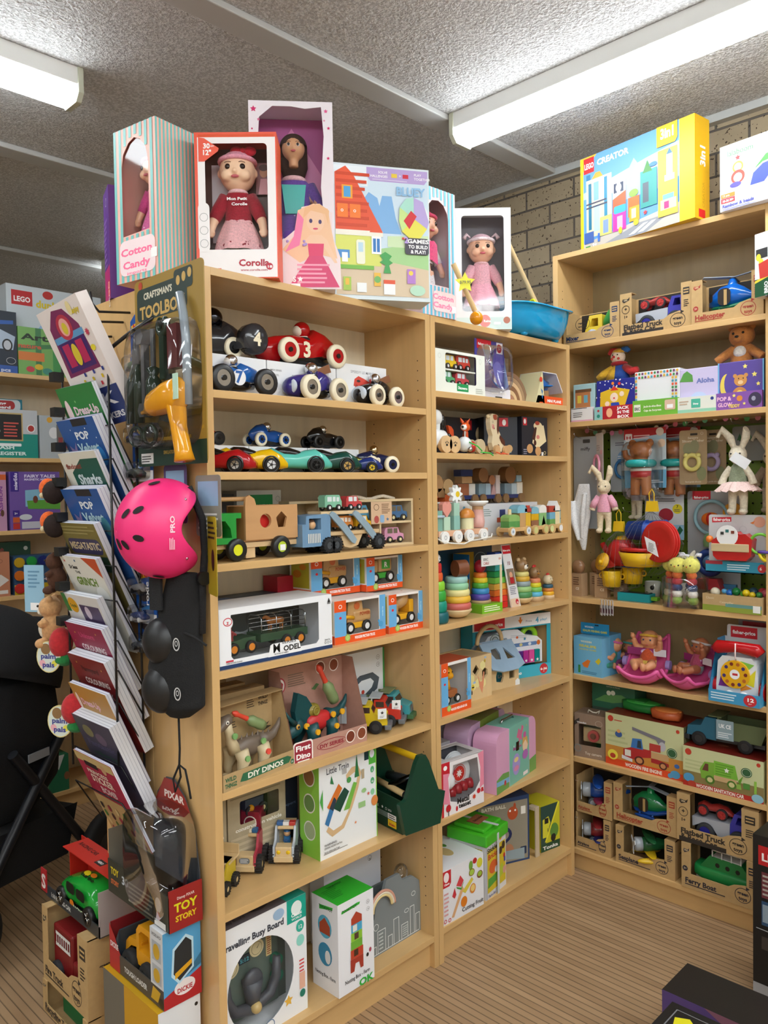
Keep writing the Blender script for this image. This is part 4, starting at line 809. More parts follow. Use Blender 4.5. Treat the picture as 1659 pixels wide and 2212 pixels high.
def dino(label,p,rz,kind,sc=1.):
    t=T('dinosaur',label,'toy dinosaur',p,rz,None);t.scale=(sc,)*3
    A,Bc=('#12484c:satin','#c52a2c:satin') if kind == 'tri' else ('#c9b893:satin','#6e6053:satin')
    b=M('body',t);b.loft([(-5,0,8.2,1.6,1.6),(-3.5,0,8.4,2.4,2.6),(0,0,8,2.8,3.1),(3.5,0,8.2,2.6,2.8),(5.4,0,8.6,1.6,1.7)],Bc if kind == 'tri' else Bc,20)
    b.sub=1
    tl=M('tail',t);tl.tube([(4.6,0,9),(7.6,0,8.6),(10.4,0,9.4),(12.6,0,11.6),(13.4,0,13.6)],[2.2,1.8,1.3,.8,.3],A if kind == 'tri' else Bc,14)
    if kind == 'tri':
        hd=M('head',t);hd.loft([(-13.5,0,6,.8,.9),(-12,0,6.8,1.9,2),(-9,0,8,2.7,2.8),(-6,0,9,2.2,2.4)],A,18)
        hd.sub=1
        M('frill',t,bev=.3).ext([(-8.4,8),(-9.4,13),(-8,18.4),(-4.6,16.6),(-2.4,13.6),(-2.8,9.4),(-5,7)],'y',-1,1,A)
        for s in (-1,1): M('horn',t).tube([(-10,s*1.6,9.8),(-12.6,s*2,12),(-14,s*2,14.4)],[.9,.6,.1],A)
        M('nose_horn',t).tube([(-12.8,0,8),(-14,0,9.8)],[.6,.1],A)
        M('eye',t).sph((-9.6,-2.5,9),(.8,.3,.8),'#c89a4a:gloss').sph((-9.6,-2.75,9),(.4,.2,.4),'#111:gloss')
        M('saddle',t,label='olive shell shaped saddle').sph((-1.4,0,11.8),(2.7,2,2.1),'#8a7a2c:satin').tor((-1.4,-1.8,11.8),1.1,.35,'y','#8a7a2c:satin')
    else:
        M('neck',t).tube([(-4.4,0,8),(-5.8,0,11),(-6.6,0,14),(-7.4,0,16.4)],[2.1,1.6,1.3,1.5],A,14)
        hd=M('head',t);hd.loft([(-12,0,15,.7,.6),(-10.8,0,15.4,1.3,1.1),(-8.6,0,17,1.8,1.9),(-6.4,0,17.6,1.5,1.6),(-5.6,0,17.8,.6,.6)],Bc,18);M('eye',t).sph((-8.4,-1.75,17.4),(.6,.25,.6),'#f0ece0:gloss').sph((-8.5,-1.9,17.4),(.3,.15,.3),'#111:gloss')
        q=M('spikes',t)
        for i in range(6): q.cyl((-2+i*2.1,0,10.8-(.2*abs(i-1))),(-1.8+i*2.1,0,12.2-(.2*abs(i-1))),.5,Bc,0.05,8)
    for x in (-4.2,3.8):
        for s in (-1,1):
            l=M('leg',t);l.tube([(x,s*2.4,8.4),(x+.5,s*3,5.6),(x-.6,s*3,3),(x-.3,s*3,.8)],[2.1,2,1.3,1.2],A,14);l.sph((x-1,s*3,.7),(1.7,1.2,.7),A)
            M('bolt',l,label='round screw').cyl((x+.2,s*4.6,6.6),(x+.2,s*5.2,6.6),.85,('#f0b02a' if kind == 'tri' else '#e8584a' if x > 0 else '#7fae6c')+':gloss')
    for x,y,z in ((-6.2,-2.2,8.4),(4.6,-2.6,9.6),(9.6,-1.6,9.2)) if kind == 'tri' else ((-6,-1.6,13),(3.8,-2.8,9.4)):
        M('bolt',t,label='round screw').cyl((x,y,z),(x,y-.6,z),.9,('#f0b02a' if kind == 'tri' else '#7fae6c')+':gloss')
    return t
def screwdriver(label,p,ang,sc=1):
    t=T('toy_screwdriver',label,'toy screwdriver',p,0,'toy screwdrivers',rot=(0,math.radians(ang),0),sc=sc)
    M('handle',t).lathe((0,0,0),[(.01,-4),(1.6,-3.8),(1.9,-2),(1.75,0),(1.9,2),(1.3,3.2),(.9,4),(.01,4)],'#7f9362:satin');M('shaft',t).lathe((0,0,0),[(.9,4),(.8,5),(.75,8),(1.1,9.2),(.5,10.6),(.01,10.8)],'#dc4a34:satin');return t
b1=card_open('brown cardboard pack with a long-necked dinosaur and green banner',(-.80,.0),(-.548,.028),Z6,1.022,8.5,4.4,
  'p #2f6b4a .22,.28 .26,.72 .9,.76 .96,.6 .92,.3 .3,.22;T .58 .33 1.9 #f2efe2 c13 DIY DINOS;T .1 .55 1.5 #2f6b4a c3.6 WILD;T .1 .2 1.5 #2f6b4a c4 THINGZ;e .97 .3 .7 .7 #2f6b4a;t .97 .24 .7 #fff c 3+',
  'T .86 .88 1.5 #3a3126 c3.6 WILD;T .86 .8 1.4 #3a3126 c3.6 THINGZ;o .42 .78 1 .8 #4a4030 .12;l .62 .8 .74 .92 4 #5a4c38;l .3 .6 .5 .7 3 #5a4c38;p #4a3f30 .8,.5 .95,.55 .9,.5 .98,.48 .85,.44;p #4a3f30 .75,.3 .92,.34 .9,.3 .95,.28 .8,.25;p #4a3f30 .04,.75 .1,.8 .08,.72;p #4a3f30 .1,.3 .2,.36 .18,.28')
M('roof_flap',b1).b(-12.6,12.6,3.8,8.4,20.6,20.8,'#a98c60:card')
dino('brown and cream long-necked dinosaur with screws in the cardboard pack',at(b1,-.5,4.6,.4),6,'sau',.92)
screwdriver('green and orange toy screwdriver in the long-necked dinosaur pack',at(b1,3.2,5,13.5),-60,.8)
for i,(y,zt) in enumerate(((.115,1.03),(.165,1.036),(.215,1.042))):
    carton(('first','second','third')[i]+' brown cardboard pack in the row behind the long-necked dinosaur pack',(-.80,y),(-.58-.03*i,y),Z6,zt,4.4,'#a98c60:card',Tp='t .7 .3 1.4 #3a3126 c6 WILD THINGZ',g='dinosaur packs in a row')
b2=card_open('pinkish brown display pack with a horned dinosaur and a red shield logo',(-.545,.035),(-.262,.03),Z6,1.062,11,5.2,
  'c 0 -.35 .25 1.1 1 #f6eee9;c .015 -.2 .235 1.02 .9 #9b2b3c;T .125 .6 2.1 #fff c5.4 First;T .125 .15 2.1 #fff c5.2 Dino;o .5 .5 5.6 1.5 #9b2b3c .18;T .5 .38 1.5 #9b2b3c c9.2 DIY SERIES;e .76 .55 1.9 1.9 #f1e3da;e .76 .55 1.6 1.6 #7a3a28;e .92 .55 1.9 1.9 #f1e3da;e .92 .55 1.6 1.6 #84452c;r .05 -.4 .2 .05 #f3f3f3',
  'e .14 .78 2 2.4 #b23542;e .14 .78 1.6 2 #f0e6e0;p #b23542 .1,.78 .14,.84 .18,.8 .17,.74;l .24 .74 .48 .9 6 #86705f;e .68 .9 1.9 2 #f1e3da;e .68 .9 1.6 1.7 #7a3a28;e .87 .9 1.9 2 #f1e3da;e .87 .9 1.6 1.7 #84452c;p #5b7a4c .55,.66 .62,.72 .66,.7 .6,.64',col='#b98c7c:card')
dino('teal and red horned dinosaur with yellow screws in the open pack',at(b2,-1.2,5.6,.3),4,'tri',.98)
screwdriver('green and orange toy screwdriver in the horned dinosaur pack',at(b2,5.4,6.6,15.5),-28,.95)
carton('large white box with a green edge and a printed road track',(-.27,.2),(-.01,.2),Z6,1.04,5,'#e9eef2','r .97 0 1 1 #3f9a4c;e .2 .72 1.9 1.9 #cfe0ea;p #4f5a63 .1,.35 .55,.65 .78,.66 .9,.56 .86,.4 .4,.12 .2,.1;p #e9eef2 .22,.34 .58,.57 .74,.58 .8,.52 .76,.44 .4,.2 .28,.2;o .88 .87 .8 .8 #777 .1;o .88 .76 .8 .8 #777 .1;t .88 .86 .7 #555 c 3+;t .88 .75 .7 #555 c 29;e .3 .35 .6 .6 #3a6a9a;e .6 .4 .7 .7 #cf4a3a')
def tipper(label,p,rz,cab,bed,sc=1,g='plastic tipper trucks on the dinosaur shelf',grill='#555a60',under='#6a6f75'):
    t=T('tipper_truck',label,'toy truck',p,rz,g);t.scale=(sc,)*3
    M('cab',t,bev=.3).ext([(3,3.4),(3,10),(6.6,10),(8,7),(12.4,6.4),(12.8,3.2),(3,2.6)],'y',-4,4,cab+':satin')
    q=M('windows',t)
    q.add([(6.85,-3.4,9.4),(6.85,3.4,9.4),(8.05,3.4,7.2),(8.05,-3.4,7.2)],[(0,1,2,3)],'#3a2a26:gloss')
    M('side_window',t).face((3.6,-4,7.4),(1,0,0),(0,0,1),3,2,'r 0 0 1 1 #3a2a26',lift=.05)
    M('grille',t).face((12.66,-2,3.6),(0,1,0),(-.1,0,1),4,2.4,'r 0 0 1 1 %s;p #ccc 0,0 .08,0 1,1 .92,1' % grill,lift=.15)
    M('bumper',t,bev=.3).b(11.8,14.2,-4.2,4.2,1.4,3.2,under+':satin');M('chassis',t).b(-12,12,-2.4,2.4,2,3.4,'#3b3e42:satin')
    m=M('tipper_bed',t,bev=.15)
    m.ext([(2.4,3.8),(-11.5,3.8),(-13.5,9.8),(2.4,9.8)],'y',-4.6,-4.1,bed+':satin');m.ext([(2.4,3.8),(-11.5,3.8),(-13.5,9.8),(2.4,9.8)],'y',4.1,4.6,bed+':satin')
    m.b(-11.5,2.4,-4.1,4.1,3.8,4.3,bed+':satin');m.b(1.9,2.4,-4.6,4.6,4.3,10.6,bed+':satin');m.b(1,5.4,-4.6,4.6,10.6,11,bed+':satin')
    for i in range(4): m.b(-10+i*3.2,-9.5+i*3.2,-4.9,-4.6,4,9.8,bed+':satin')
    for x in (8.6,-6.4):
        for y in (-3.8,3.8): wheel(t,x,y,2.4,2.4,1.8,'#1c1c1e:matte','#2b2c2f:satin',.55)
    return t
tipper('yellow plastic tipper truck, nearest of three in a row',(-.222,.135,Z6),-50,'#dcc01c','#b9bfc2',.88)
tipper('red plastic tipper truck, middle of three, with a price tag',(-.14,.15,Z6),-54,'#c42f1f','#aeb6ba',.88)
tipper('turquoise plastic tipper truck with olive bed at the right end of the row',(-.066,.17,Z6),-62,'#3e9aa3','#77845c',.88,under='#3d6a45')
for p,rz in (((-.205,.02,.885),-30),((-.105,.055,.885),-40)):
    t=T('price_tag','small white tag hanging on a toy truck','tag',p,rz,'tags on the tipper trucks');M('card',t,bev=.02).b(-1.4,1.4,0,.1,-1.6,1.6,'#e9ecec').face((-1.4,0,-1.6),(1,0,0),(0,0,1),2.8,3.2,'s .5 .6 .6 #333;l .2 .1 .8 .35 2 #999')
# ---- construction vehicle shelf
cv='r 0 0 1 .3 #b3a487;r 0 .84 1 1 #a89a7d;l .02 .3 .98 .84 3 #c9bd9f;t .5 .5 1.7 #f3efe4 c12 construction vehicle;'
for lb,x0,x1,y,zt in (('taupe construction vehicle box with a toy car window, behind the red truck',-.675,-.47,.17,.724),('taupe construction vehicle box at the left frame of the shelf',-.80,-.68,.17,.718)):
    w,h=(x1-x0)*100,(zt-Z7)*100
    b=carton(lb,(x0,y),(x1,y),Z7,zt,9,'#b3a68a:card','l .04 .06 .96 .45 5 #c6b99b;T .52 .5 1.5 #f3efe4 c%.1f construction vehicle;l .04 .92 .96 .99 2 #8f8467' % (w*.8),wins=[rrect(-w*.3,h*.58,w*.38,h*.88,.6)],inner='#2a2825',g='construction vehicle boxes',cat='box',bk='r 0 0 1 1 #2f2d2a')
    tt=T('wooden_tractor','dark wooden vehicle behind the window of a taupe box' if x0 > -.7 else 'dark wooden vehicle in the left taupe box','toy car',at(b,1,4,h*.58+.2),0,'vehicles in taupe boxes')
    M('body',tt,bev=.3).b(-3.4,3.2,-1.4,1.4,1.6,5,'#3d4a5c:lacq')
    for x in (-2,2.6): wheel(tt,x,-1.7,1.6,1.6,.9,'#2b2b2b:matte','#d8c79b:lacq',.45)
carton('dark navy toy box standing between the taupe box and the train box',(-.465,.2),(-.40,.2),Z7,.74,7,'#27303f','t .5 .5 1.2 #6f86a8 c5 expert',B='r 0 0 1 1 #8a6a42')
def wtruck(label,p,rz,col,kind,sc=1):
    t=T('wooden_truck',label,'toy truck',p,rz,'wooden trucks on the construction shelf');t.scale=(sc,)*3
    nat='#d9bd8e:lacq'
    for s in (-1,1): M('side_panel',t,bev=.3).ext([(-6,2),(-6,9.6),(-1,10.4),(1,10.4),(3,6.6),(6,5.8),(6.4,2)],'y',s*3-.35,s*3+.35,col+':lacq')
    M('bonnet',t,bev=.3).b(2.6,6.2,-2.6,2.6,2.4,5.8,nat);M('roof',t,bev=.2).b(-5.8,1,-2.6,2.6,9.2,10.2,nat);M('floor_block',t,bev=.2).b(-6,2.6,-2.6,2.6,2,3.6,nat);M('bumper',t,bev=.2).b(6,6.8,-3,3,1.2,3,nat)
    if kind == 'police':
        M('light_bar',t,bev=.2).b(-1.4,.6,-3,-1,10.2,11.4,'#2f68a8:gloss').b(-1.4,.6,-1,1,10.2,11.4,'#e8e8e8:gloss').b(-1.4,.6,1,3,10.2,11.4,'#c03a34:gloss')
        q=M('driver',t,label='peg policeman in blue');q.cyl((-1.5,0,3.6),(-1.5,0,6.2),1.1,'#3a7ab0:lacq');q.sph((-1.5,0,7),1.1,'#d9a877:lacq');q.sph((-1.5,0,7.5),1.15,'#2f6aa0:lacq',z0=.2)
        for y in (-1.5,1.5): M('headlight',t).sph((6.2,y,4.2),(.3,.65,.65),'#e8c01c:gloss')
        M('star',t).face((2.9,-1.4,5.84),(0,1,0),(-1,0,0),2.8,2.8,'s .5 .5 1.2 #2b5f9a',lift=.06)
    elif kind == 'fire':
        M('light_bar',t,bev=.2).b(-1.4,.6,-2.6,-.9,10.2,11.4,'#e8a31c:gloss').b(-1.4,.6,-.9,.9,10.2,11.4,'#f0e6d0:gloss').b(-1.4,.6,.9,2.6,10.2,11.4,'#3b6f9f:gloss')
        M('grille',t).face((6.22,-1.6,3.4),(0,1,0),(0,0,1),3.2,1.8,'c 0 0 1 1 .8 #6b7278;l .1 .1 .9 .9 4 #e8e8e8',lift=.06)
        q=M('drum',t,label='dark red hose drum');q.cyl((-5,-3.2,12.8),(-5,3.2,12.8),3.6,'#8f2436:lacq');M('drum_ring',t).tor((-1.3,0,12.6),1.8,.18,'x','#f0e9dc:satin')
        q.b(-8.5,-1.4,-2.8,2.8,9.6,15.8,'#8f2436:lacq');M('beacon',t).sph((-3,0,16.4),1,'#e8a31c:gloss')
    else:
        M('tipper_bed',t,bev=.2).b(-9,0,-3.6,3.6,9.4,10.2,nat).b(-9,-8.4,-3.6,3.6,10.2,14,nat).b(-9,2,-3.9,-3.4,10,14,'#d0b52e:lacq');q=M('mudguard',t,bev=.2);q.ext([(4,2.2),(4.4,5),(6.6,6.4),(9,5),(9.6,1.6),(8.8,1.6),(8.2,4.4),(6.6,5.2),(5.2,4.2),(4.8,2.2)],'y',-4,-3,'#7b828c:lacq')
    for x in (-4,3.8):
        for y in (-3.9,3.9): wheel(t,x,y,2.5,2.5,2,'#23211f:matte','#d9c38e:lacq',.4,lug=.22)
    return t
wtruck('dark pink wooden fire truck with an orange, cream and blue light bar',(-.60,.175,Z7),-140,'#b23c4c','fire',.95)
wtruck('pale wooden police car with a red, white and blue light bar',(-.493,.14,Z7),-138,'#b6bfc8','police',.92)
wtruck('yellow wooden dump truck with grey mudguard at the left of the shelf',(-.735,.12,Z7),-150,'#d0b52e','dump',.72)
carton('white and lime box with a printed wooden train set',(-.447,.042),(-.213,.042),Z7,.79,9,'#edf0f2',
  't .12 .85 2.6 #2e3440 l9 Little Train;r .78 .86 .86 .99 #1d3d46;r .86 .8 .985 1 #5ab947;e .92 .91 1 1.3 #eef;p #8ed04f .985,0 1,0 1,1 .985,1;'
  'e .92 .74 .8 1 #59b07a;t .92 .72 .9 #fff c 3;e .92 .62 .8 1 #59b07a;t .92 .6 .9 #fff c 40;e .92 .5 .8 1 #8fd0a0;'
  'p #d9b78a .1,.28 .2,.2 .4,.24 .55,.42 .66,.6 .72,.75 .66,.84 .55,.84 .45,.78 .46,.74 .6,.78 .66,.74 .58,.56 .48,.4 .36,.28 .22,.26 .14,.32;p #1f4a3a .2,.5 .42,.66 .5,.6 .34,.42;p #d9762f .12,.52 .32,.72 .38,.66 .2,.46;'
  'p #3a79b0 .08,.36 .18,.52 .24,.48 .14,.32;p #2b3a4a .16,.5 .24,.6 .28,.56 .22,.46;p #78b84a .4,.42 .5,.42 .64,.66 .58,.68;p #2f7a48 .6,.72 .64,.97 .68,.72;p #2f7a48 .18,.75 .2,.83 .24,.73;e .5 .72 .9 .9 #4a9a4f;r .38 .8 .46 .86 #b8b8b8;r .72 .68 .77 .78 #b8a88a;e .76 .55 1 .7 #9fc987;r .66 .38 .78 .44 #9fc987;'
  'e .95 .4 1.4 1.6 #e08a4a;s .84 .5 .6 #d96a5a;s .6 .25 .5 #e08a5a;r .05 .05 .45 .055 #444;t .06 .13 .9 #333 l5 WARNING:;t .06 .1 .8 #333 l7 CHOKING HAZARD-Small Parts;t .06 .06 .8 #333 l6 Not for children under 3 years;p #4fa64a .0,.6 .05,.72 .05,.5',
  A='r 0 0 1 1 #8fce4a;e .5 .82 2.6 2.9 #eef2e8;e .5 .82 2.3 2.5 #9a7048;e .5 .55 2.6 2.9 #eef2e8;e .5 .55 2.3 2.5 #6a9050;e .5 .27 2.6 2.9 #eef2e8;e .5 .27 2.3 2.5 #a8b890')
# green tool caddy hanging over the edge
t=T('tool_caddy','dark green toy tool caddy with a yellow handle bar sticking out over the shelf edge','toy tool box',(-.150,.08,Z7+.002),-97,sc=.9)
DG='#0f3d2c:satin'
m=M('tray',t,bev=.4);m.ext([(-13,1),(-11.4,0),(11,0),(13,2),(13,11.4),(-13,12)],'y',0,.5,DG);m.ext([(-13,1),(-11.4,0),(11,0),(13,2),(13,11.4),(-13,12)],'y',13.5,14,DG);m.b(-12.4,12,.5,13.5,0,.6,DG)
m.face((-13,0,0),(1,0,0),(0,0,1),26,12,'r .02 .08 .3 .62 #d5c11d;l .04 .12 .26 .56 7 #8a7f2a;t .34 .52 1.3 #e8e8e8 l2 CE;s .5 .56 .6 #e8e8e8;o .58 .55 .5 .5 #e8e8e8 .12;t .66 .52 1 #e8e8e8 c2 UKCA;l .34 .3 .8 .46 4 #9fb0a8;r .62 .08 .8 .28 #e9c61f;T .71 .12 1.3 #c4202c c3.4 klein;r .62 .3 .8 .46 #f4f4f4;l .64 .32 .78 .44 2 #333')
for s in (-1,1):
    M('end_panel',t,bev=.5).ext([(-1,1),(15,1),(17.5,12),(14.5,13),(10,24.5),(8.4,27),(5.6,27),(4,24.5),(-.5,13),(-3.5,12)],'x',s*13-.9,s*13+.9,DG)
M('handle_bar',t).cyl((-13,7,25.4),(13,7,25.4),1.15,'#e3b71b:satin')
for nm,pts,r,c in (('toy_hammer',[(-9,4,11.6),(8,3.4,11)],1.0,'#d9bb85:lacq'),('toy_saw',[(-8,9,12),(5,9.6,13)],1.5,'#2b2f33:plastic'),('toy_pliers',[(-1,4,11.6),(7,8,16)],1.1,'#33383c:metal')):
    q=M(nm);q.tube(pts,r,c,12);q.sph(pts[1],r*1.5,'#26262a:plastic' if nm != 'toy_saw' else '#7a1a2a:plastic')
    tag(q,{'toy_hammer': 'toy hammer with pale wooden handle lying in the green caddy','toy_saw': 'dark plastic toy saw packed in the green caddy','toy_pliers': 'grey toy pliers sticking up in the green caddy'}[nm],'toy tool',loc=tuple(t.location),rz=-97)
# ---- bottom shelf
bb=carton('white steering wheel busy board box with a teal badge',(-.80,.03),(-.515,.03),Z8,.44,10,'#eef0f3',
  'r .76 .8 1 1 #12a590;e .88 .91 1.9 2 #e9f6f3;T .88 .845 1.3 #fff c3.8 Classic;t .88 .815 .9 #fff c3.6 WORLD;T .0 .83 2.5 #3a3f4a l20.5 Travelling Busy Board;e .92 .74 1.4 1.6 #35b09b;t .92 .72 1.5 #fff c 12;e .92 .62 1.4 1.6 #8fd8cb;e .66 .93 1.9 1.5 #9dbbd9;s .76 .16 1.6 #e8b64a;r .9 .2 .97 .34 #e7b39a;l .9 .34 .97 .46 4 #d24a4a;e .935 .16 1 1.1 #1d7a68;o .3 .05 1.6 1.6 #5a7aa8 .2;o .53 .05 1.6 1.6 #5a7aa8 .2',
  Tp='r 0 0 1 1 #6b6468;e .5 .5 4 3 #3e3a3d;r .76 0 1 1 #12a590;t .2 .2 1.6 #2f2b2e c7 Busy Board',wins=[[(-1.5+11*math.cos(i*PI/18),14.5+12.2*math.sin(i*PI/18)) for i in range(36)]],inner='#56655f',cat='box')
t=T('busy_board','dark green steering wheel busy board seen through the round window','activity board',at(bb,-1.5,3.4,2.5),0)
M('board',t,bev=.3).b(-10.5,10.5,3,3.6,0,24,'#5b6d66:satin')
w=M('steering_wheel',t,label='dark grey U-shaped steering wheel');w.tube([(-8.4,1,12.5),(-8.2,1,8.6),(-6,1,4.6),(0,1,3),(6,1,4.6),(8.2,1,8.6),(8.4,1,14)],[1.1,1.4,1.5,1.7,1.5,1.4,1.1],'#4b4f57:satin',12);w.tube([(0,1,3.4),(0,1,11)],[1.6,3],'#4b4f57:satin',14);w.sph((0,.6,11),(3.1,1.6,3.2),'#4b4f57:satin')
M('horn_knob',t).sph((0,-.6,4),1.6,'#d9bb7c:lacq')
for x,z in ((-5.6,15.4),(2.8,18)): q=M('dial',t);q.cyl((x,2.9,z),(x,2.5,z),2.4,'#d8cba0:satin');q.face((x-2,2.48,z-2),(1,0,0),(0,0,1),4,4,'o .5 .5 1.8 1.8 #6b6a50 .12;p #222 .48,.5 .54,.48 .8,.85',lift=.02)
M('display',t).b(-3.2,.6,2.6,3,15.4,17.6,'#20303c').face((-3.2,2.6,15.4),(1,0,0),(0,0,1),3.8,2.2,'T .5 .2 1.5 #4aa8b8 c3 5:12')
for z in (8,12.4): M('green_knob',t).cyl((9,2.8,z),(9,1,z),1.7,'#19735c:satin')
M('thermometer',t).b(6.2,8,2.7,3,14,22,'#e3cf95').face((6.2,2.7,14),(1,0,0),(0,0,1),1.8,8,'l .1 .05 .9 .95 12 #a8482e')
carton('white nesting box carton with a green lid and printed tower of blocks',(-.429,-.008),(-.285,-.008),Z8,.381,11.5,'#eff0f5',
  'p #35b53a .1,.885 .6,.9 .62,.925 .52,.93 .1,.91;T .32 .89 1.1 #174d1c c6 TOOKYTOY;o .84 .88 .65 .65 #777 .08;t .84 .87 .7 #555 c 12;o .84 .8 .65 .65 #777 .08;t .84 .79 .7 #555 c 10;'
  'p #b5432c .36,.78 .5,.84 .66,.78 .66,.7 .36,.7;r .36 .62 .66 .71 #48a6cf;r .4 .63 .52 .7 #e8e8e0;r .35 .53 .66 .62 #8fc63a;r .44 .54 .56 .61 #5a4030;r .34 .44 .66 .53 #6fae3a;r .33 .34 .68 .44 #c2452c;r .42 .36 .54 .43 #4a3020;p #a83a2a .32,.2 .32,.34 .68,.34 .68,.2 .6,.2 .56,.28 .46,.28 .42,.2;e .8 .3 .5 .6 #222;e .88 .34 .5 .7 #a8445a;t .16 .11 1.6 #2b2f38 l10 Nesting Box - Farm;T .55 .0 3 #2fae3a l6 OK',
  A='p #35b53a .3,.87 .8,.92 .82,.95 .3,.92;T .55 .895 1.1 #174d1c c6 TOOKYTOY;e .5 .7 3 3.4 #58b1cf;p #b04a2c .3,.72 .5,.8 .7,.72 .7,.62 .3,.62;e .5 .4 3 3.4 #3f8fb5;e .6 .38 1.2 2 #e8e8e8;t .1 .15 1.5 #2b2f38 l9 Nesting Box - Farm',
  Tp='r 0 0 1 1 #2fae2f;l .1 .3 .5 .8 7 #1f7f24;T .5 .8 1.2 #174d1c c6 TOOKYTOY')
carton('white toy box with green top standing at the back of the bottom shelf',(-.30,.2),(-.045,.2),Z8,.47,7,'#e9ebf2','r 0 .86 .5 1 #35b53a;T .3 .8 1.6 #174d1c c8 TOOKYTOY;o .8 .78 .9 .9 #777 .1;t .8 .76 1 #555 c 18;o .8 .64 .9 .9 #777 .1;t .8 .62 1 #555 c 26',Tp='r 0 0 1 1 #2fae2f')
t=T('city_playset','grey folding city play set with white line drawing and rainbow handle','play set',(-.125,.06,Z8),0)
gm=M('board',t,bev=.3,label='grey board with white skyline drawing');gm.ext([(-13,0),(13,0),(13.4,4),(12.8,5),(13.4,6),(12,17),(9,19.5),(4,20),(2.6,22.6),(-3.4,22.6),(-4.6,19.6),(-8,17),(-9,12),(-12.5,10.5),(-13.4,8),(-12.6,5.4),(-13.4,4)],'y',0,1,'#7f878a:satin')
gm.face((-13,0,0),(1,0,0),(0,0,1),26,22,'p #e8ecec .08,.02 .08,.03 .95,.03 .95,.02;o .18 .42 1.1 1.1 #e8ecec .18;o .85 .62 1 .8 #e8ecec .18;o .72 .42 1.1 .7 #e8ecec .18;'+';'.join('p #e8ecec %.2f,.03 %.2f,%.2f %.2f,%.2f %.2f,.03 %.3f,.03 %.3f,%.3f %.3f,%.3f %.3f,.03' % (u,u,v,u+w,v,u+w,u+w-.008,u+w-.008,v-.01,u+.008,v-.01,u+.008) for u,v,w in ((.1,.15,.08),(.2,.35,.14),(.38,.2,.08),(.48,.4,.1),(.62,.25,.12),(.78,.45,.08),(.88,.3,.08)))+';'+';'.join('l %.2f .06 %.2f %.2f 5 #c4cccc' % (u,u+.1,v) for u,v in ((.22,.32),(.64,.22))))
h=M('rainbow_handle',t)
for r,c in ((5.6,'#d9a18c'),(4.9,'#e9dfc8'),(4.2,'#e6d094')): h.tor((-6.5,-1.2,15),r,.42,'y',c+':satin',a0=0,a1=PI)
M('plastic_bag',t,label='clear crumpled plastic bag').sph((6.5,3,20.5),(2.6,2.2,3),'#e8eef2:clear')
M('rear_board',t,bev=.3).b(-11,11,8,8.8,0,17,'#6e7678:satin')
# ---------------------------------------------------------------- middle bookcase
Y1_,Y2_,Y3_,Y4_,Y5_,Y6_,Y7_=ZB[0],ZB[1],ZB[2],ZB[3],ZB[4],ZB[5],ZB[6]
b=carton('cream window box with rows of small wooden vehicles',(.056,.01),(.325,.01),Y1_,2.038,9,'#e9ede3','r .42 .06 .65 .24 #1e9453;T .535 .11 1.3 #fff c5 Discoveroo;o .09 .84 .8 .8 #cdd3c8 .12;o .9 .84 .6 .9 #bcc3b6 .1;l .8 .04 .95 .18 3 #b9bfb2;',
  wins=[rrect(-8,3.4,8.6,13.2,.8)],inner='#8f8a78');M('divider',b).b(-8.2,8.8,.6,8,7.6,8.1,'#eceee6')
for i,(x,z,c,v) in enumerate(((-7.4,8.2,'#d9698f',0),(-3,8.2,'#e3c01c',0),(3.6,8.2,'#c93b32',1),(-4.6,2.6,'#58a873',0),(3,2.6,'#c94a52',0))):
    wcar('%s wooden %s in the cream window box' % (('pink','yellow','red and cream','green','crimson')[i],'bus' if v else 'car'),at(b,x,3.4,z),0,c,7.4 if i else 5,'#dce8ee',van=bool(v),g='wooden vehicles in the cream box')
t=T('toy_pack','violet trapezoid blister card pack with a red maker badge','toy pack',(.415,.045,Y1_),0)
m=M('backing_card',t);m.ext([(-10,0),(11,0),(6.5,21),(-10,21)],'y',0,.3,'#4d479c')
m.face((-10,0,0),(1,0,0),(0,0,1),21,21,'r 0 0 1 .2 #e9e9f2;r .05 .84 .45 1 #cf2233;T .25 .9 1.2 #fff c7 fisher-price;r .6 .8 .78 .99 #f1eef4;e .68 .89 1.5 1.6 #c9243c;t .68 .86 1.3 #fff c 1+;T .12 .1 2.2 #e7c52b c3.6 TOY;T .12 .02 1.6 #fff c3.6 STORY;T .66 .1 2 #fff c9 LittlePeople;r .55 .01 .75 .06 #333;e .3 .5 4 5.5 #6d6ab8;e .62 .45 3 4.5 #6d6ab8;p #7f93c4 .82,.2 .96,.2 .82,.75')
M('blister',t).loft([(-.2,-.5,11,9,8.5),(-4,-.5,11,8,7.8),(-5,-.5,11,6,6)],'#eef2ff:clear',16,'y',.5)
def arcs(label,p,rz,cols,R0,dr,d,cat='toy',name='wooden_rainbow',g=None):
    t=T(name,label,cat,p,rz,g);r=R0
    for c in cols:
        o=[(r*math.cos(a),r*math.sin(a)) for a in [PI*i/20 for i in range(21)]];ri=r-dr+.12
        M('arc',t,bev=.08).ext(o+[(ri*math.cos(a),ri*math.sin(a)) for a in [PI-PI*i/20 for i in range(21)]],'y',0,d,c);r -= dr
    return t
arcs('brown and cream wooden stacking rainbow beside the violet pack',(.56,.07,Y1_),0,('#8a6a52:lacq','#a98a6a:lacq','#d9b78e:lacq','#8a6244:lacq','#e0c294:lacq','#b88468:lacq'),11.5,1.7,6)
carton('white and black box behind the wooden rainbow',(.575,.2),(.68,.2),Y1_,2.03,6,'#e6e8e8','o .5 .7 1.4 1.4 #888 .12;l .2 .2 .8 .4 3 #bbb',A='r 0 0 1 1 #26272a')
t=T('toy_plane_box','slanted orange and pale yellow box with a blue plastic plane inside','toy box',(.765,.02,Y1_),0)
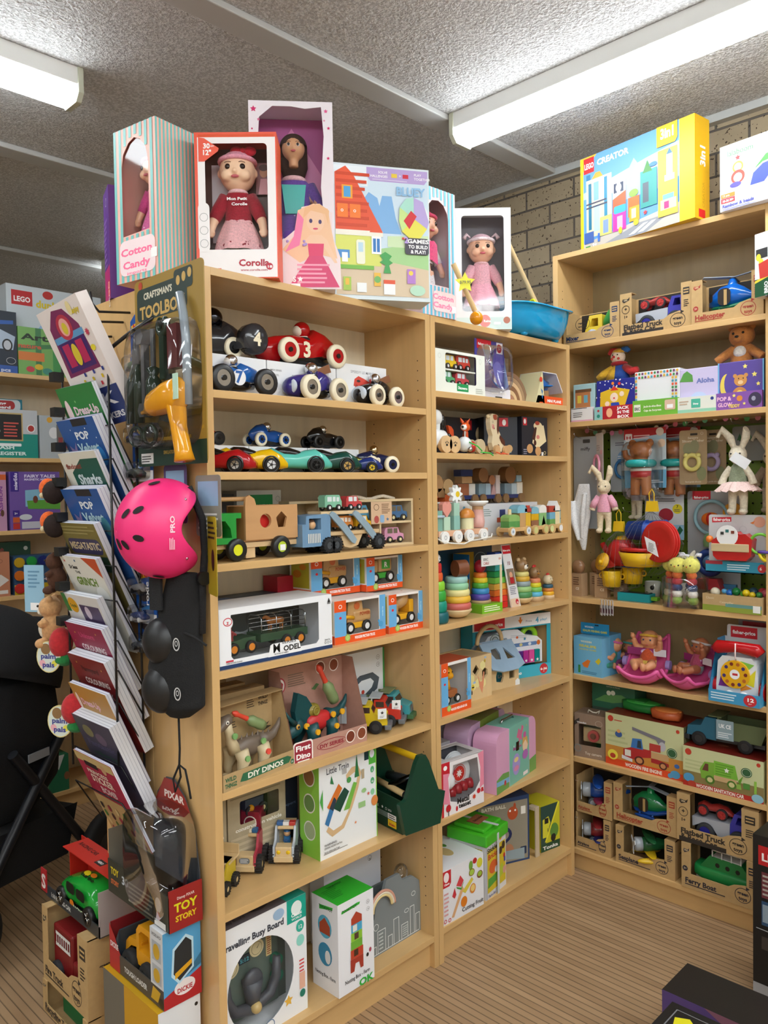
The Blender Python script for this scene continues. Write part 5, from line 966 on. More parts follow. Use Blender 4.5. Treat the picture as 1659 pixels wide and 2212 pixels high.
m=M('carton',t);pr=[(-11,0),(11.6,0),(8.5,5),(3.5,12.4),(-6.5,12.4)]
m.ext(pr,'y',9.7,10,'#d9dde2');m.b(-11,11.6,0,10,0,.3,'#e8561f');m.ext([(-11,0),(11.6,0),(9.4,3.2),(-9.4,3.2)],'y',0,.2,'#e8561f')
m.ext([(-11,0),(-4.8,0),(-6,12.4),(-6.5,12.4)],'y',0,10,'#d9d3a8');m.ext([(8.2,5),(8.6,5),(3.8,12.4),(3.4,12.4)],'y',0,10,'#e6e9ee');m.b(-6.5,3.5,0,10,12.2,12.5,'#dfe3e8')
m.face((-4.8,0,0),(1,0,0),(0,0,1),15,3.2,'T .45 .3 1.5 #fff c10 MINI PLANE;e .92 .5 .7 .8 #7fb6e0');m.face((-11,0,0),(1,0,0),(0,0,1),5,12,'e .75 .78 1 1 #d2452c;p #2f6aa8 .7,.5 1,.42 .9,.3 .8,.4;p #3a78b8 .8,.25 1,.3 .95,.15;r .5 0 1 .06 #e8561f')
M('window',t).add([(-5.6,.05,3.2),(9,.05,3.2),(3.6,.05,12.2),(-6,.05,12.2)],[(0,1,2,3)],'#fff:film')
pl=T('toy_plane','blue rounded toy plane in the slanted orange box','toy plane',at(t,-.6,5,3.2),0,sc=1.35)
M('fuselage',pl).loft([(-4.6,0,5.4,.5,.5),(-3.6,0,5.2,1.6,1.8),(-.6,0,4,2,2.4),(2.4,0,3.4,1.4,1.6),(4.4,0,4.4,.5,.8)],'#1874c9:gloss');M('wing',pl).sph((-.6,0,3),(1.6,5,.5),'#1874c9:gloss');M('wooden_wedge',pl,bev=.2).b(-1,3.4,-1,1,0,2.2,'#b98f5c:lacq')
# ---- pull along animals
def cutcow(label,p,rz,sc=1):
    t=T('pull_along_cow',label,'pull along toy',p,rz);t.scale=(sc,)*3
    M('body',t,bev=.25).ext([(-2,2),(-3.4,5),(-2.6,8),(-4,10.4),(-4.6,13.2),(-4.4,15.8),(-2.6,16.8),(1.4,16.6),(2.6,14),(2.2,10.6),(4.4,8),(7.4,6),(8.4,3),(7.4,1.4)],'y',0,2,'#ead9b4:lacq')
    q=M('patches',t,label='brown painted patches');q.face((-5,0,0),(1,0,0),(0,0,1),14,17,'p #5a2f22 .46,.95 .56,.9 .55,.6 .48,.5 .42,.62;p #a84a2c .2,.96 .42,.98 .44,.86 .3,.84 .22,.88;e .2 .68 1 .9 #d98e86;e .26 .64 .4 .4 #9a3a44;e .15 .71 .6 .5 #e8b09a;p #5a2f22 .6,.5 .9,.36 .92,.22 .7,.3 .56,.42;e .5 .2 1 1.2 #5a2f22;o .18 .79 .5 .4 #333 .1',lift=.06)
    for s in (-1,1): M('ear',t).sph((-1+s*3.6,1,15.6),(1,.8,.8),'#e6d2a8:lacq')
    for x in (-1.4,6.8):
        for y in (-1.2,3): q=M('wheel',t,bev=.1);q.cyl((x,y-.5,2),(x,y+.6,2),2.1,'#d3a877:lacq')
    M('pull_cord',t).tube([(-3,-1.6,1.2),(-1,-3,.4),(1.5,-3.4,.5),(3,-2.6,.7),(1,-2.2,1),(2.5,-3.6,.4),(5,-3.2,.4)],.22,'#e2582c:cloth')
    return t
carton('dark navy toy box with printed cow toy, corner towards the room',(.507,.155),(.632,.09),Y2_,1.847,11,'#20242f','r .45 .76 .72 .98 #c9202f;e .6 .86 .8 1.2 #f2f2f2;e .35 .5 2 2.6 #e2cfa4;e .3 .62 1.2 1.4 #7a3a2a;e .26 .5 1 .7 #d9857c;e .5 .35 1.2 1.6 #5a3020;e .25 .2 1.2 1.4 #c9a06a;e .75 .2 1.4 1.5 #c9a06a;l .2 .02 .9 .12 3 #9aa')
carton('navy box showing a cow pull toy and red corner badge, right end of the row',(.640,.075),(.795,.06),Y2_,1.85,10,'#22252f','r .05 .78 .2 .97 #c9202f;e .12 .88 .7 1 #f2f2f2;e .62 .78 2.6 1.6 #e6d5ac;e .6 .85 1.4 .8 #a8402c;p #e6d5ac .5,.8 .85,.8 .95,.4 .6,.2 .4,.35;p #4a2820 .5,.75 .58,.74 .5,.4 .38,.45;e .62 .5 1 .8 #d9857c;e .3 .2 1.8 1.8 #c99a68;e .62 .14 1.8 1.8 #c99a68;e .5 .35 .8 1.1 #4a2820;o .88 .1 .7 .7 #d8c48c .2;r .75 .03 .82 .12 #eee;l .05 .05 .2 .2 3 #99a')
carton('long dark box behind the fox and cow pull toys',(.20,.2),(.60,.2),Y2_,1.842,7,'#232634','r .62 .7 .72 .95 #c9202f;e .3 .4 2 3 #d9552c;e .84 .6 2.4 3 #e2cfa4;e .8 .3 1.5 2 #a84a3a')
cutcow('cream and brown wooden cow pull toy with orange cord',(.445,.055,Y2_),8,.9)
t=T('pull_along_fox','orange and white wooden fox pull toy with grey wooden wheels and a bell','pull along toy',(.245,.04,Y2_),0)
M('head',t).sph((.4,0,9.4),(2.1,1.5,1.6),'#df5a28:gloss');M('muzzle',t).sph((-1.2,-.6,9.2),(1.3,1,1),'#f2efe8:gloss');M('nose',t).sph((-2.3,-1,9.3),.45,'#111:gloss')
for s in (-1,1): M('ear',t).add([(.4+s*1.6,0,10.6),(.4+s*2.8,0,12.6),(.4+s*.5,0,11.2),(.4+s*1.7,.8,11)],[(0,1,2),(0,1,3),(1,2,3),(0,2,3)],'#df5a28:gloss')
M('neck_rod',t).cyl((0,0,4),(0,0,8.2),.4,'#cfcfcf:metal');M('chest_ball',t).sph((-.4,0,3.4),2.7,'#dfe5e6:gloss');M('red_ball',t).sph((3.6,0,2.6),2,'#c9362c:gloss');M('bell',t).sph((-.4,-2.6,1.6),.9,'#c8c8cc:metal')
for y in (-1.8,2): q=M('wheel',t,bev=.15);q.cyl((6,y-.6,2.7),(6,y+.6,2.7),2.6,'#c9b490:lacq')
M('tail',t).loft([(2,4,3,.5,.5),(5,4,3,1.4,1.1),(8,4.2,3,1,.9),(10.4,3.6,3,.2,.2)],'#d9552c:gloss',14,'z')
M('pull_cord',t).tube([(-1,-2.8,4),(2,-4,2.6),(4,-4.4,1),(2.6,-4.8,.5),(5,-5.2,.4),(7.4,-5.4,.2),(8.6,-5.8,-.6)],.25,'#4bc24a:cloth')
M('fox_cutout',t,bev=.1).ext([(-5,2),(-4.4,7),(-5.4,10),(-3.6,9.6),(-2.4,8.4),(-2,4),(-3,2)],'y',3,4,'#d4532c:lacq')
t=T('pull_along_dog','black and white wooden pull toy with pale round wheels at the left end','pull along toy',(.115,.05,Y2_),0)
M('body',t).loft([(-5,0,4,2,2.4),(-2,0,5,2.8,3.2),(2,0,5,2.6,3),(4.6,0,4.4,1.6,2)],'#e4e6e6:gloss');M('head',t).sph((-1,0,12),(2.4,2,2.8),'#e6e8e8:gloss');M('ear',t).sph((1.8,-.4,10.6),(1.2,1,2.6),'#181818:gloss');M('neck',t).cyl((-1,0,6),(-.6,0,11),1.2,'#dfe3e3:gloss');M('spot',t).sph((3.4,-1.8,5.2),(1.3,.9,1.6),'#161616:gloss')
for x in (.2,4.6): q=M('wheel',t,bev=.2);q.cyl((x,-3.6,3),(x,-2,3),2.9,'#dcb98a:lacq');M('paw_print',q).face((x-1.4,-3.6,1.8),(1,0,0),(0,0,1),2.8,2.6,'e .5 .35 .5 .4 #222;e .25 .65 .2 .3 #222;e .5 .75 .2 .3 #222;e .75 .65 .2 .3 #222',lift=.05)
# ---- wooden trains
bx=carton('white box with printed wooden train, at the back left of the train shelf',(.06,.12),(.365,.12),Y3_,1.53,12,'#8b8a86','r 0 .62 1 1 #eef0f0;e .45 .8 .8 .8 #4a3030;e .6 .8 .8 .8 #d98a3a;e .75 .8 .7 .8 #d8c8a0;e .9 .8 .7 .8 #6aa8c8;r 0 0 1 .62 #2b3340')
def blocktrain(label,p,rz,car,blocks,sc=1,wheelc='#a98258:lacq',nm='block_train',base='#d3ad78:lacq',g='wooden block trains'):
    t=T(nm,label,'wooden train',p,rz,g);t.scale=(sc,)*3;x=0
    for L in car:
        M('wagon_base',t,bev=.2).b(x,x+L,-2.4,2.4,1.8,3.4,base)
        for xx in (x+1.8,x+L-1.8):
            for y in (-3.2,2.4): q=M('wheel',t,bev=.15);q.cyl((xx,y,1.9),(xx,y+.9,1.9),1.9,wheelc)
        x += L+1.4
    for x0,x1,z0,z1,c,*k in blocks:
        nmb=k[0] if k else 'block';q=M(nmb,t,bev=.12)
        if nmb == 'roof': q.ext([(x0,z0),(x1,z0),((x0+x1)/2,z1)],'y',-2,2,c+':lacq')
        elif nmb == 'arch_block': q.ext([(x0,z0),(x1,z0),(x1,(z0+z1)/2)]+[((x0+x1)/2+(x1-x0)/2*math.cos(a*PI/8),(z0+z1)/2+(z1-z0)/2*math.sin(a*PI/8)) for a in range(1,8)]+[(x0,(z0+z1)/2)],'y',-2,2,c+':lacq')
        elif nmb == 'chimney': q.cyl(((x0+x1)/2,0,z0),((x0+x1)/2,0,z1),(x1-x0)/2,c+':lacq')
        elif nmb == 'disc_block': q.cyl(((x0+x1)/2,-2,(z0+z1)/2),((x0+x1)/2,2,(z0+z1)/2),(x1-x0)/2,c+':lacq',ry=1)
        else: q.b(x0,x1,-2,2,z0,z1,c+':lacq')
    return t
blocktrain('yellow and turquoise printed block train in front of the grey box',(.06,.10,1.53),0,(),[(-1,5,0,1.6,'#d9c7a2'),(-1,5,1.6,5,'#5fb9ae'),(-1,5,5,8,'#e3a629','arch_block'),(5.2,9,1.6,5.4,'#d8542f','roof'),(5.6,12,5,8.4,'#a98258','disc_block'),(9,13,1.6,5,'#8f6c48'),(13,17,0,2.6,'#e9713c'),(12,18,2.8,8,'#b59468','disc_block'),(19,22,1,6,'#63b59c','roof'),(-1,24,-.6,0,'#e4e4e0')],.95)
lb=carton('long white box with printed train set, lying at the back of the train shelf',(.28,.145),(.89,.145),Y3_,1.515,13,'#e6e8ee','r .16 .3 .3 .98 #e4dcc8;o .25 .6 1.6 2.4 #8a8a80 .2;l .33 .6 .42 .85 4 #9aa;e .27 .2 1 1.6 #3f4a5a;r .5 .55 .56 .8 #38457c;r .47 .4 .6 .55 #b8543c;r .66 .5 .7 .7 #c9a06a;e .86 .7 1.2 1.2 #b8382c;r .8 .4 .92 .6 #d98a7a',Tp='r 0 0 1 1 #d9dce2')
blocktrain('muted blue, grey and brown block train with animal heads, on top of the long box',(.385,.215,1.516),-3,(12,13,14),[(0,3,3.4,6.4,'#a8694a'),(1,7.6,3.4,8,'#a8694a'),(7.8,11.4,3.4,8,'#e3e3df'),(3.6,9.6,8.2,10.8,'#caa578'),(3,10,11,13.6,'#2b3a72'),(13.6,17.6,3.4,8,'#8aa3b0'),(17.8,21,3.4,8,'#a9c3d3'),(21.2,24.6,3.4,8,'#c9a2a2','roof'),(13.6,19.6,8.2,14.6,'#9a704a','disc_block'),(20,24,8.2,10.6,'#b77f5c','disc_block'),(24.4,27,3.4,11.4,'#e2d6d6'),(30,34.4,3.4,8,'#7f95a3'),(34.6,38,3.4,8,'#b9cdd8'),(38.2,42,3.4,8.4,'#ece7da'),(30.4,37.6,8.2,14.8,'#8d6440','disc_block'),(38,41.4,8.6,11.4,'#9fc3d6')],.96,wheelc='#8a6a48:lacq',base='#2b3a72:lacq')
M('pull_cord',bpy.data.objects['block_train.001']).tube([(0,0,2.6),(-3,-2,3.4),(-4.4,-3,1.8),(-2,-4,.6),(1,-3.6,1),(2,-3,3)],.35,'#e9e6de:cloth')
blocktrain('green, yellow and blue block train with bear and fox pictures in the front row',(.485,.055,Y3_),0,(14,11,10),[(1,5,3.4,5.8,'#5f9d55'),(5,8,3.4,5.8,'#5f9d55'),(1,8,5.8,8.4,'#8fbb6c','arch_block'),(3.4,4.8,8,10.4,'#e8cfa0','chimney'),(8.2,12,3.4,8.8,'#c9a06c'),(6.6,13,8.8,12,'#84bcd0','arch_block'),(12.2,15.4,3.4,8.8,'#e0b53a'),(11.4,16,9,10.6,'#b94a3c'),(12,15,10.6,11.6,'#b94a3c'),(16.2,21,3.4,5.6,'#9a6a4c'),(16.2,21,5.6,8.2,'#e0b020'),(16.2,21,8.2,11,'#86bfd0','arch_block'),(21.4,26.6,3.4,8.4,'#8dbf7c'),(21.4,26.6,8.4,11.6,'#f0efe8','arch_block'),(23,26,3.6,7.4,'#c9542f','roof'),(29,33,3.4,5.6,'#6ea65c'),(29,33,5.6,8.4,'#74b2ce'),(28.6,33,8.4,11,'#b5483a'),(33.2,36.4,3.4,8.6,'#e6d9b0'),(31.4,37.4,9,13,'#eef0ee','roof'),(36.6,39.4,3.4,9,'#8fc3d0'),(36.4,39.6,9,11,'#dfc99c')],.98,wheelc='#cfae78:lacq')
M('wheel_daisies',bpy.data.objects['block_train.002']).face((0,-3.2,0),(1,0,0),(0,0,1),40,4,'e .045 .475 1.4 1.4 #dfe6ee;e .305 .475 1.4 1.4 #dfe6ee;e .43 .475 1.3 1.3 #cfd08a;e .61 .475 1.3 1.3 #cfd08a;e .715 .475 1.3 1.3 #d8e0a0;e .88 .475 1.3 1.3 #e4e8ec;s .045 .475 .8 #9ab 6;s .305 .475 .8 #9ab 6',lift=.05)
# pastel flower wagons
t=T('flower_wagon','pastel wooden wagon train with a daisy, heart and mushroom on white wheels','wooden train',(.075,.02,Y3_),0)
M('wagon_base',t,bev=.2).b(0,12,0,5,2.2,4.2,'#d9a988:lacq');M('wagon_base',t,bev=.2).b(14,27,0,5,2.2,4.2,'#d9a988:lacq')
for x in (2.4,9.4,15.8,23.6): q=M('wheel',t,bev=.12);q.cyl((x,-1,2),(x,.2,2),2.1,'#f1f1ef:satin');q.face((x-1,-1,1),(1,0,0),(0,0,1),2,2,'o .5 .5 .7 .7 #7b8691 .15',lift=.04);M('wheel',t,bev=.12).cyl((x,5,2),(x,6.2,2),2.1,'#f1f1ef:satin')
d=M('daisy',t,bev=.1);d.ext([((2.6+.6*math.cos(8*a))*math.cos(a)+11,(2.6+.6*math.cos(8*a))*math.sin(a)+16.4) for a in [i*PI/32 for i in range(64)]],'y',1,2.6,'#eef2f2:lacq');M('daisy_centre',d).cyl((11.4,.9,16.4),(11.4,1.1,16.4),1,'#e8c72a:satin')
M('stem',t,bev=.1).b(9.4,12.4,1,4,9,13.4,'#a6cdb9:lacq').b(9.4,12.6,1,4,4.2,9,'#8fc0b4:lacq')
M('heart',t,bev=.15).ext([(5.6,8.6),(3.4,11),(3.4,13),(4.6,14),(5.6,13),(6.8,14),(8,13),(8,11)],'y',1,2.8,'#e2998c:lacq');M('heart_post',t,bev=.1).b(4,7.4,1,4,4.2,8.8,'#b9d8c0:lacq')
M('mushroom_cap',t).sph((18,2.4,8.4),(3.2,2.6,3),'#cf8437:lacq',z0=-.1);M('mushroom_stem',t,bev=.2).cyl((18,2.4,4.2),(18,2.4,8.2),2.4,'#ece5b8:lacq')
M('vase',t).lathe((24.4,2.5,4.4),[(.01,0),(2.2,0),(2.5,2),(2.2,4),(1.9,7.4),(2,7.5),(.01,7.5)],'#e6b4ac:lacq');M('vase',t).cyl((24.4,2.5,7.8),(24.4,2.5,12),2,'#c69b70:lacq');M('saucer',t).lathe((24.4,2.5,12),[(.01,0),(2.4,0),(3.8,1.2),(3.8,1.8),(.01,1.8)],'#eef0ee:satin')
M('cord',t).tube([(-1,0,2),(0,-2,.6),(4,-3,.1),(9,-3.4,-.4),(14,-2.4,.4),(20,-1.6,.5),(27,-1.4,1),(28,-1,2)],.25,'#ece9e0:cloth')
q=M('basket',t);q.cyl((1.4,2,4.2),(1.4,2,11),2,'#7fae9f:lacq');q.tor((1.4,2,9),2.3,.5,'z','#a9c0cf:lacq')
# ---- stacking rings
def stack(label,p,rings,base=None,top=None,sc=1,rz=0,name='ring_stacker',g='ring stackers',gap=1.):
    t=T(name,label,'stacking toy',p,rz,g);t.scale=(sc,)*3;z=0
    if base: k,R,h,c=base;z=h;M('base',t).lathe((0,0,0),([(.01,0),(R*.25,0),(R*.7,h*.3),(R,h*.85),(R*.97,h),(.01,h)] if k == 'rock' else [(.01,0),(R,0),(R,h*.8),(R*.96,h),(.01,h)]),c)
    for R,h,c in rings:
        M('ring',t).lathe((0,0,z),[(.01,0),(R*.9,0),(R*.98,h*.2),(R,h*.5),(R*.98,h*.8),(R*.9,h),(.01,h)],c);z += h*gap
    if top: top(t,z)
    return t
def animal_top(col,ears=None,muzzle=None,r=2.2,beak=None,face='front'):
    def f(t,z):
        M('head',t).sph((0,0,z+r*.92),(r,r,r*.98),col)
        if ears:
            for s in (-1,1): M('ear',t).sph((s*r*.72,0,z+r*1.75),r*.34,ears)
        if muzzle: M('muzzle',t).sph((0,-r*.8,z+r*.75),(r*.45,r*.35,r*.4),muzzle);M('nose',t).sph((0,-r*1.12,z+r*.9),r*.13,'#111:gloss')
        for s in (-1,1): M('eye',t).sph((s*r*.36,-r*.9,z+r*1.15),r*.08,'#111:gloss')
        if beak: M('beak',t).cyl((-r*.2,-r*.8,z+r*.85),(-r*.4,-r*1.5,z+r*.8),r*.2,beak,.02,8);M('comb',t).sph((0,0,z+r*1.95),(r*.5,r*.25,r*.3),'#c4302c:satin')
    return f
stack('tall stacker of teal, green, orange and red cups at the left edge',(.092,.05,Y4_),[(4.6,4,'#0f5f66:satin'),(4.0,4,'#0f8f7a:satin'),(3.7,3.8,'#3aa63f:satin'),(3.3,3.4,'#8fd43a:satin'),(2.6,3.2,'#e2602e:satin'),(2.2,3.4,'#cf3230:satin')],None,animal_top('#eef0f2:satin',None,'#dfe3e6:satin',1.9),.92,name='cup_stacker')
stack('pastel ring stacker with a brown lion face disc on a rocking wooden base',(.215,.062,Y4_),[(5.4,2.4,'#c8655c:satin'),(5.2,2.4,'#e6b53a:satin'),(4.9,2.4,'#e6da94:satin'),(4.5,2.4,'#93c9a4:satin'),(4.2,2.3,'#9fcbc6:satin')],('rock',5.6,3.4,'#dcbf90:lacq'),lambda t,z: (M('lion_disc',t).cyl((-2,-1,z+3),(2.2,-2.4,z+3),3.1,'#7d4a30:lacq'),M('lion_face',t).cyl((2.2,-2.4,z+3),(2.5,-2.5,z+3),2,'#efe4cf:satin')),.95)
cb=T('open_display_box','open cut-out box with sun print and green base holding a rainbow ring tower','toy pack',(.385,.035,Y4_),-4)
m=M('base_tray',cb);m.b(-5.6,5.6,0,14,0,3.2,'#7cbc2c');m.face((-5.6,0,0),(1,0,0),(0,0,1),11.2,3.2,'l .1 .15 .9 .85 3 #eef6d8')
m=M('side_panel',cb,label='blue and orange side panel with a sun');m.b(-5.6,-5.4,6,14,3.2,21,'#1f6ea8');m.face((-5.6,14,3.2),(0,-1,0),(0,0,1),8,17.8,'r 0 0 1 .5 #c98a2a;s .5 .75 2.4 #d98a3a 12;e .5 .75 1.6 1.6 #dc7a2a;r 0 0 .3 .25 #6a3a2a')
M('back_panel',cb).b(-5.6,5.6,13.8,14,3.2,21,'#c9a02c');m=M('front_frame',cb);m.b(-5.6,5.6,0,.2,17,21,'#f0f0ee');m.b(4.4,5.6,0,.2,3.2,17,'#d8d0a8');m.face((-5.6,0,17),(1,0,0),(0,0,1),11.2,4,'t .2 .5 1.3 #333 c2.6 ERIC;t .22 .15 1.3 #c43a2a c3 CARLE;T .88 .5 .9 #e07a2a c 12+')
M('clear_window',cb).add([(-5.6,.1,3.2),(4.4,.1,3.2),(4.4,.1,17),(-5.6,.1,17)],[(0,1,2,3)],'#fff:film')
stack('rainbow ring tower topped with a plain red ball inside the cut-out box',at(cb,-.4,5.4,3.2),[(4.2,2.6,'#5a4aa8:satin'),(3.9,2.4,'#3c8fc9:satin'),(3.6,2.3,'#55ab3f:satin'),(3.2,2.2,'#e2cb2c:satin'),(2.9,2.1,'#dd7a2a:satin')],('flat',4.6,1.2,'#c9a87c:lacq'),lambda t,z: M('ball',t).sph((0,0,z+2.6),(2.7,2.4,2.8),'#b8263a:satin'),.86)
t=T('block_tower_pack','tower of rainbow plastic blocks behind a leaning white and red card strip','toy pack',(.475,.06,Y4_),0)
for i,c in enumerate(('#d42a24','#e03a2a','#e8742c','#e8b04a','#7cc850','#1f9a52','#3fb5b0','#2f9fc8','#2f4f9f')):
    for s in (-1,1): M('block',t,bev=.2).b(-4.6+(s > 0)*4.4+.15*i,-.4+(s > 0)*4.4+.15*i-i*.12,0,4,.2+i*2.35,2.4+i*2.35,c+':plastic')
q=M('card_strip',t,bev=.03);q.add([(4.6,-1.2,0),(10.6,-1.2,0),(3.4,-1.2,24),(-1.6,-1.2,24),(4.6,-.8,0),(10.6,-.8,0),(3.4,-.8,24),(-1.6,-.8,24)],[(0,1,2,3),(7,6,5,4),(0,4,5,1),(1,5,6,2),(2,6,7,3),(3,7,4,0)],'#e8e9ec')
q.face((4.6,-1.2,0),Vector((1,0,0)),Vector((-.25,0,.968)),5.4,24.6,'r .05 .86 1 .99 #cf2233;T .52 .9 1 #fff c4.4 fisher-price;t .5 .68 2 #8a2030 c 10;r .1 .36 .95 .62 #8a7a6a;e .55 .52 1 1.2 #e0a987;r .35 .38 .8 .48 #b8262f;l .15 .2 .9 .34 5 #889;r 0 0 1 .14 #e6cdb4;e .75 .08 1 1.1 #c9243c;t .75 .05 1.2 #fff c 18')
stack('green and yellow ring stacker with a wooden bear head',(.625,.075,Y4_),[(4.8,2.5,'#4c8f57:satin'),(4.5,2.4,'#9cc67c:satin'),(4.1,2.2,'#8f9fa3:satin'),(3.7,2.1,'#d8ab3a:satin'),(3.4,2,'#dcd080:satin')],('rock',5,3,'#dcbf8e:lacq'),animal_top('#9c7a54:lacq','#c9a87c:lacq','#f0ebe0:satin',3),.88)
stack('cone stacker with a wooden hen head and blue, green, yellow and orange rings',(.728,.085,Y4_),[(3.9,2.1,'#5fb7d9:satin'),(3.6,2.1,'#7cc05c:satin'),(3.2,2,'#dfd42e:satin'),(2.9,2,'#e08a62:satin')],('flat',4.4,2.2,'#d0ae84:lacq'),animal_top('#96744e:lacq',None,None,2.8,'#c98a3a:satin'),.86)
stack('smallest ring stacker with a pale bird head, right end of the shelf',(.81,.075,Y4_),[(2.9,1.7,'#e8b02c:satin'),(2.7,1.6,'#cf7f3a:satin'),(2.5,1.6,'#2f5a6e:satin')],('flat',3.1,1.8,'#dcc09a:lacq'),animal_top('#d9c8a4:lacq',None,None,2.4,'#e2d4b0:lacq'),.86)
carton('brown boxed toy behind the lion ring stacker',(.06,.2),(.20,.2),Y4_,1.32,6,'#b98f5c:card','e .3 .85 2 .7 #5a3020')
carton('dark blue picture box at the back of the ring stacker shelf',(.24,.21),(.62,.21),Y4_,1.37,6,'#24506f','o .8 .7 4 3 #8fb3c8 .3')
# ---- shape sorters and piano
g_=carton('small orange and blue window box with a giraffe toy',(.075,.018),(.232,.018),Y5_,.99,10,'#ece8e4',FT.replace('WOODEN FRICTION TRUCK','WOODEN PRESS-AND-GO CAR'),wins=[[(-4.6,3),(6,3),(6,16.6),(-4.6,16.6)]],inner='#7d766e',Tp='r 0 0 1 1 #b24a2a',bk='l .1 .05 .9 .98 14 #8b8d90')
t=T('giraffe_car','yellow giraffe on a small wooden car inside the orange window box','toy car',at(g_,.6,4.6,2.4),0)
q=M('giraffe',t);q.tube([(-1,0,5),(-1.2,0,8)],[1.9,1.5],'#f0a81c:gloss',14);q.sph((-.6,-.3,10.4),(2.2,2,2.4),'#f0a81c:gloss');q.sph((-.4,-1.6,9.6),(1.5,1.2,1.2),'#f0a81c:gloss')
for s in (-1,1): M('horn',t).cyl((-.6+s*.9,0,12.4),(-.6+s*.9,0,13.8),.4,'#e08a2a:gloss');M('eye',t).sph((-.6+s*.9,-2.1,10.9),.25,'#111:gloss')
M('car_body',t,bev=.5).b(-3.8,3.6,-1.8,1.8,1.8,4.6,'#b0683a:lacq')
for x in (-2.4,3):
    for y in (-1.9,1.9): wheel(t,x,y,1.4,1.5,.9,'#1a1a1a:satin','#f0f0f0:satin',.6)
t=T('shape_cube','natural wood shape sorting cube printed with bees and honeycomb','shape sorter',(.337,.062,Y5_),0)
hexa=lambda x,y,r: [(x+r*math.cos(i*PI/3+PI/6),y+r*math.sin(i*PI/3+PI/6)) for i in range(6)]
m=M('body',t,bev=.1);m.ext([(-7.4,0),(7.4,0),(7.4,15.6),(-7.4,15.6)],'y',0,.9,'#d9bd8e:lacq',holes=[[(-1.8,8.6),(-3.8,10.6),(-1.8,12.8),(.2,10.6)],hexa(3.4,9,1.9)])
m.b(-7.4,-6.5,.9,14,0,15.6,'#cbb080:lacq');m.b(6.5,7.4,.9,14,0,15.6,'#cbb080:lacq');m.b(-7.4,7.4,13.2,14,0,15.6,'#cbb080:lacq');m.b(-6.5,6.5,.9,13.2,0,.8,'#cbb080:lacq')
M('lid',t,bev=.1).b(-7.2,7.2,1,13.2,14.6,15.3,'#b39a72:lacq')
m.face((-7.4,0,0),(1,0,0),(0,0,1),14.8,15.6,';'.join('p #e8dc9a '+' '.join('%.3f,%.3f' % (x/14.8,y/15.6) for x,y in hexa(a,b_,1.7)) for a,b_ in ((3,8),(6.4,6),(9.4,12),(9.6,5.6),(4,5.4)))+';p #d98e6c .42,.6 .5,.3 .6,.12 .66,.3 .7,.6 .66,.62 .6,.4 .52,.4;e .24 .32 .7 1 #e3c62a;r .2 .3 .29 .33 #222;e .3 .42 .8 .4 #9cbbe0;e .72 .86 .4 .6 #c9a62a;e .74 .94 .7 .3 #9cbbe0;e .2 .2 .3 .8 #222',lift=.04)
t=T('house_sorter','wooden house shape sorter with a light blue roof and carrying handle','shape sorter',(.525,.085,Y5_),-8)
m=M('walls',t,bev=.1);m.ext([(-7.6,0),(7.6,0),(7.6,9.6),(-7.6,9.6)],'y',0,.8,'#d6ba8c:lacq',holes=[[(-4.6,3),(-1.6,2.4),(-.6,4.4),(-1,7),(-2.6,8.2),(-4,7.2),(-4.8,5)],[(2.4,3.2),(5.2,3.2),(5.2,8.6),(2.4,8.6)]])
m.b(-7.6,-6.8,.8,12,0,9.6,'#c4a877:lacq');m.b(6.8,7.6,.8,12,0,9.6,'#c4a877:lacq');m.b(-7.6,7.6,11.2,12,0,9.6,'#c4a877:lacq')
for x in (-6.8,6.8): m.ext([(0,9.6),(12,9.6),(6,17)],'x',x-.4,x+.4,'#c9ad7e:lacq')
for s,nm in ((-1,'roof_panel'),(1,'roof_panel')):
    q=M(nm,t,bev=.12,label='light blue roof panel');R=Matrix.Translation((0,6,17.4)) @ Matrix.Rotation(s*math.radians(47),4,'X');q.X=R
    Q=[(-8.6,-1),(8.6,-1),(8.8,-12),(4,-13.6),(-4,-13.6),(-8.8,-12)] if s < 0 else [(-8.6,1),(8.6,1),(8.8,13),(-8.8,13)]
    q.X=Matrix.Translation((0,6,17.4)) @ Matrix.Rotation(math.radians(50 if s < 0 else -50),4,'X')
    q.ext(Q,'z',0,.7,'#8fa9bf:lacq',holes=[[(-4.6,-4),(-1.4,-3.6),(-1,-6),(-2,-8.6),(-4.4,-8.2),(-5.2,-6)],[(2,-3.6),(5.6,-8.8),(1.4,-8.8)]] if s < 0 else ())
q=M('handle',t,label='arched natural wood handle');q.tor((-2,6,16.6),6.6,.8,'y','#c9ac7c:lacq',a0=0,a1=PI)
M('price_sticker',t).face((5.6,0,.2),(1,0,0),(0,0,1),2.4,2.6,'p #e9ecee 0,0 1,0 1,.7 .5,1 0,.7',lift=.06)
p_=carton('blue box with a white toy grand piano and green ring',(.47,.195),(.842,.085),Y5_,1.066,8,'#1f9fb8',
  'r 0 .82 1 1 #eef1f4;r .02 .83 .4 1 #cf2a33;T .27 .87 1.9 #fff c8 fisher-price;p #e8862c .57,.93 .6,.86 .63,.93 .61,.93 .61,.97 .59,.97 .59,.93;t .67 .88 1.2 #889 l3 Press;T .82 .86 3 #4aa8d0 c 4;t .86 .88 1.3 #4aa8d0 l3.5 play!;r 0 0 1 .18 #3fb0c9;T .3 .06 1.8 #fff l12 Light-up Piano;e .9 .1 2.1 2.1 #c43038;T .9 .08 1.3 #fff c3.4 6-36;t .9 .05 .8 #fff c m',
  wins=[[(-18,4.8),(17.4,4.8),(17.4,20.2),(-18,20.2)]],inner='#1a5f6e')
t=T('toy_piano','white toy grand piano with colourful keys and green ring handle in the blue box','toy piano',at(p_,0,1.4,4.8),deg(p_))
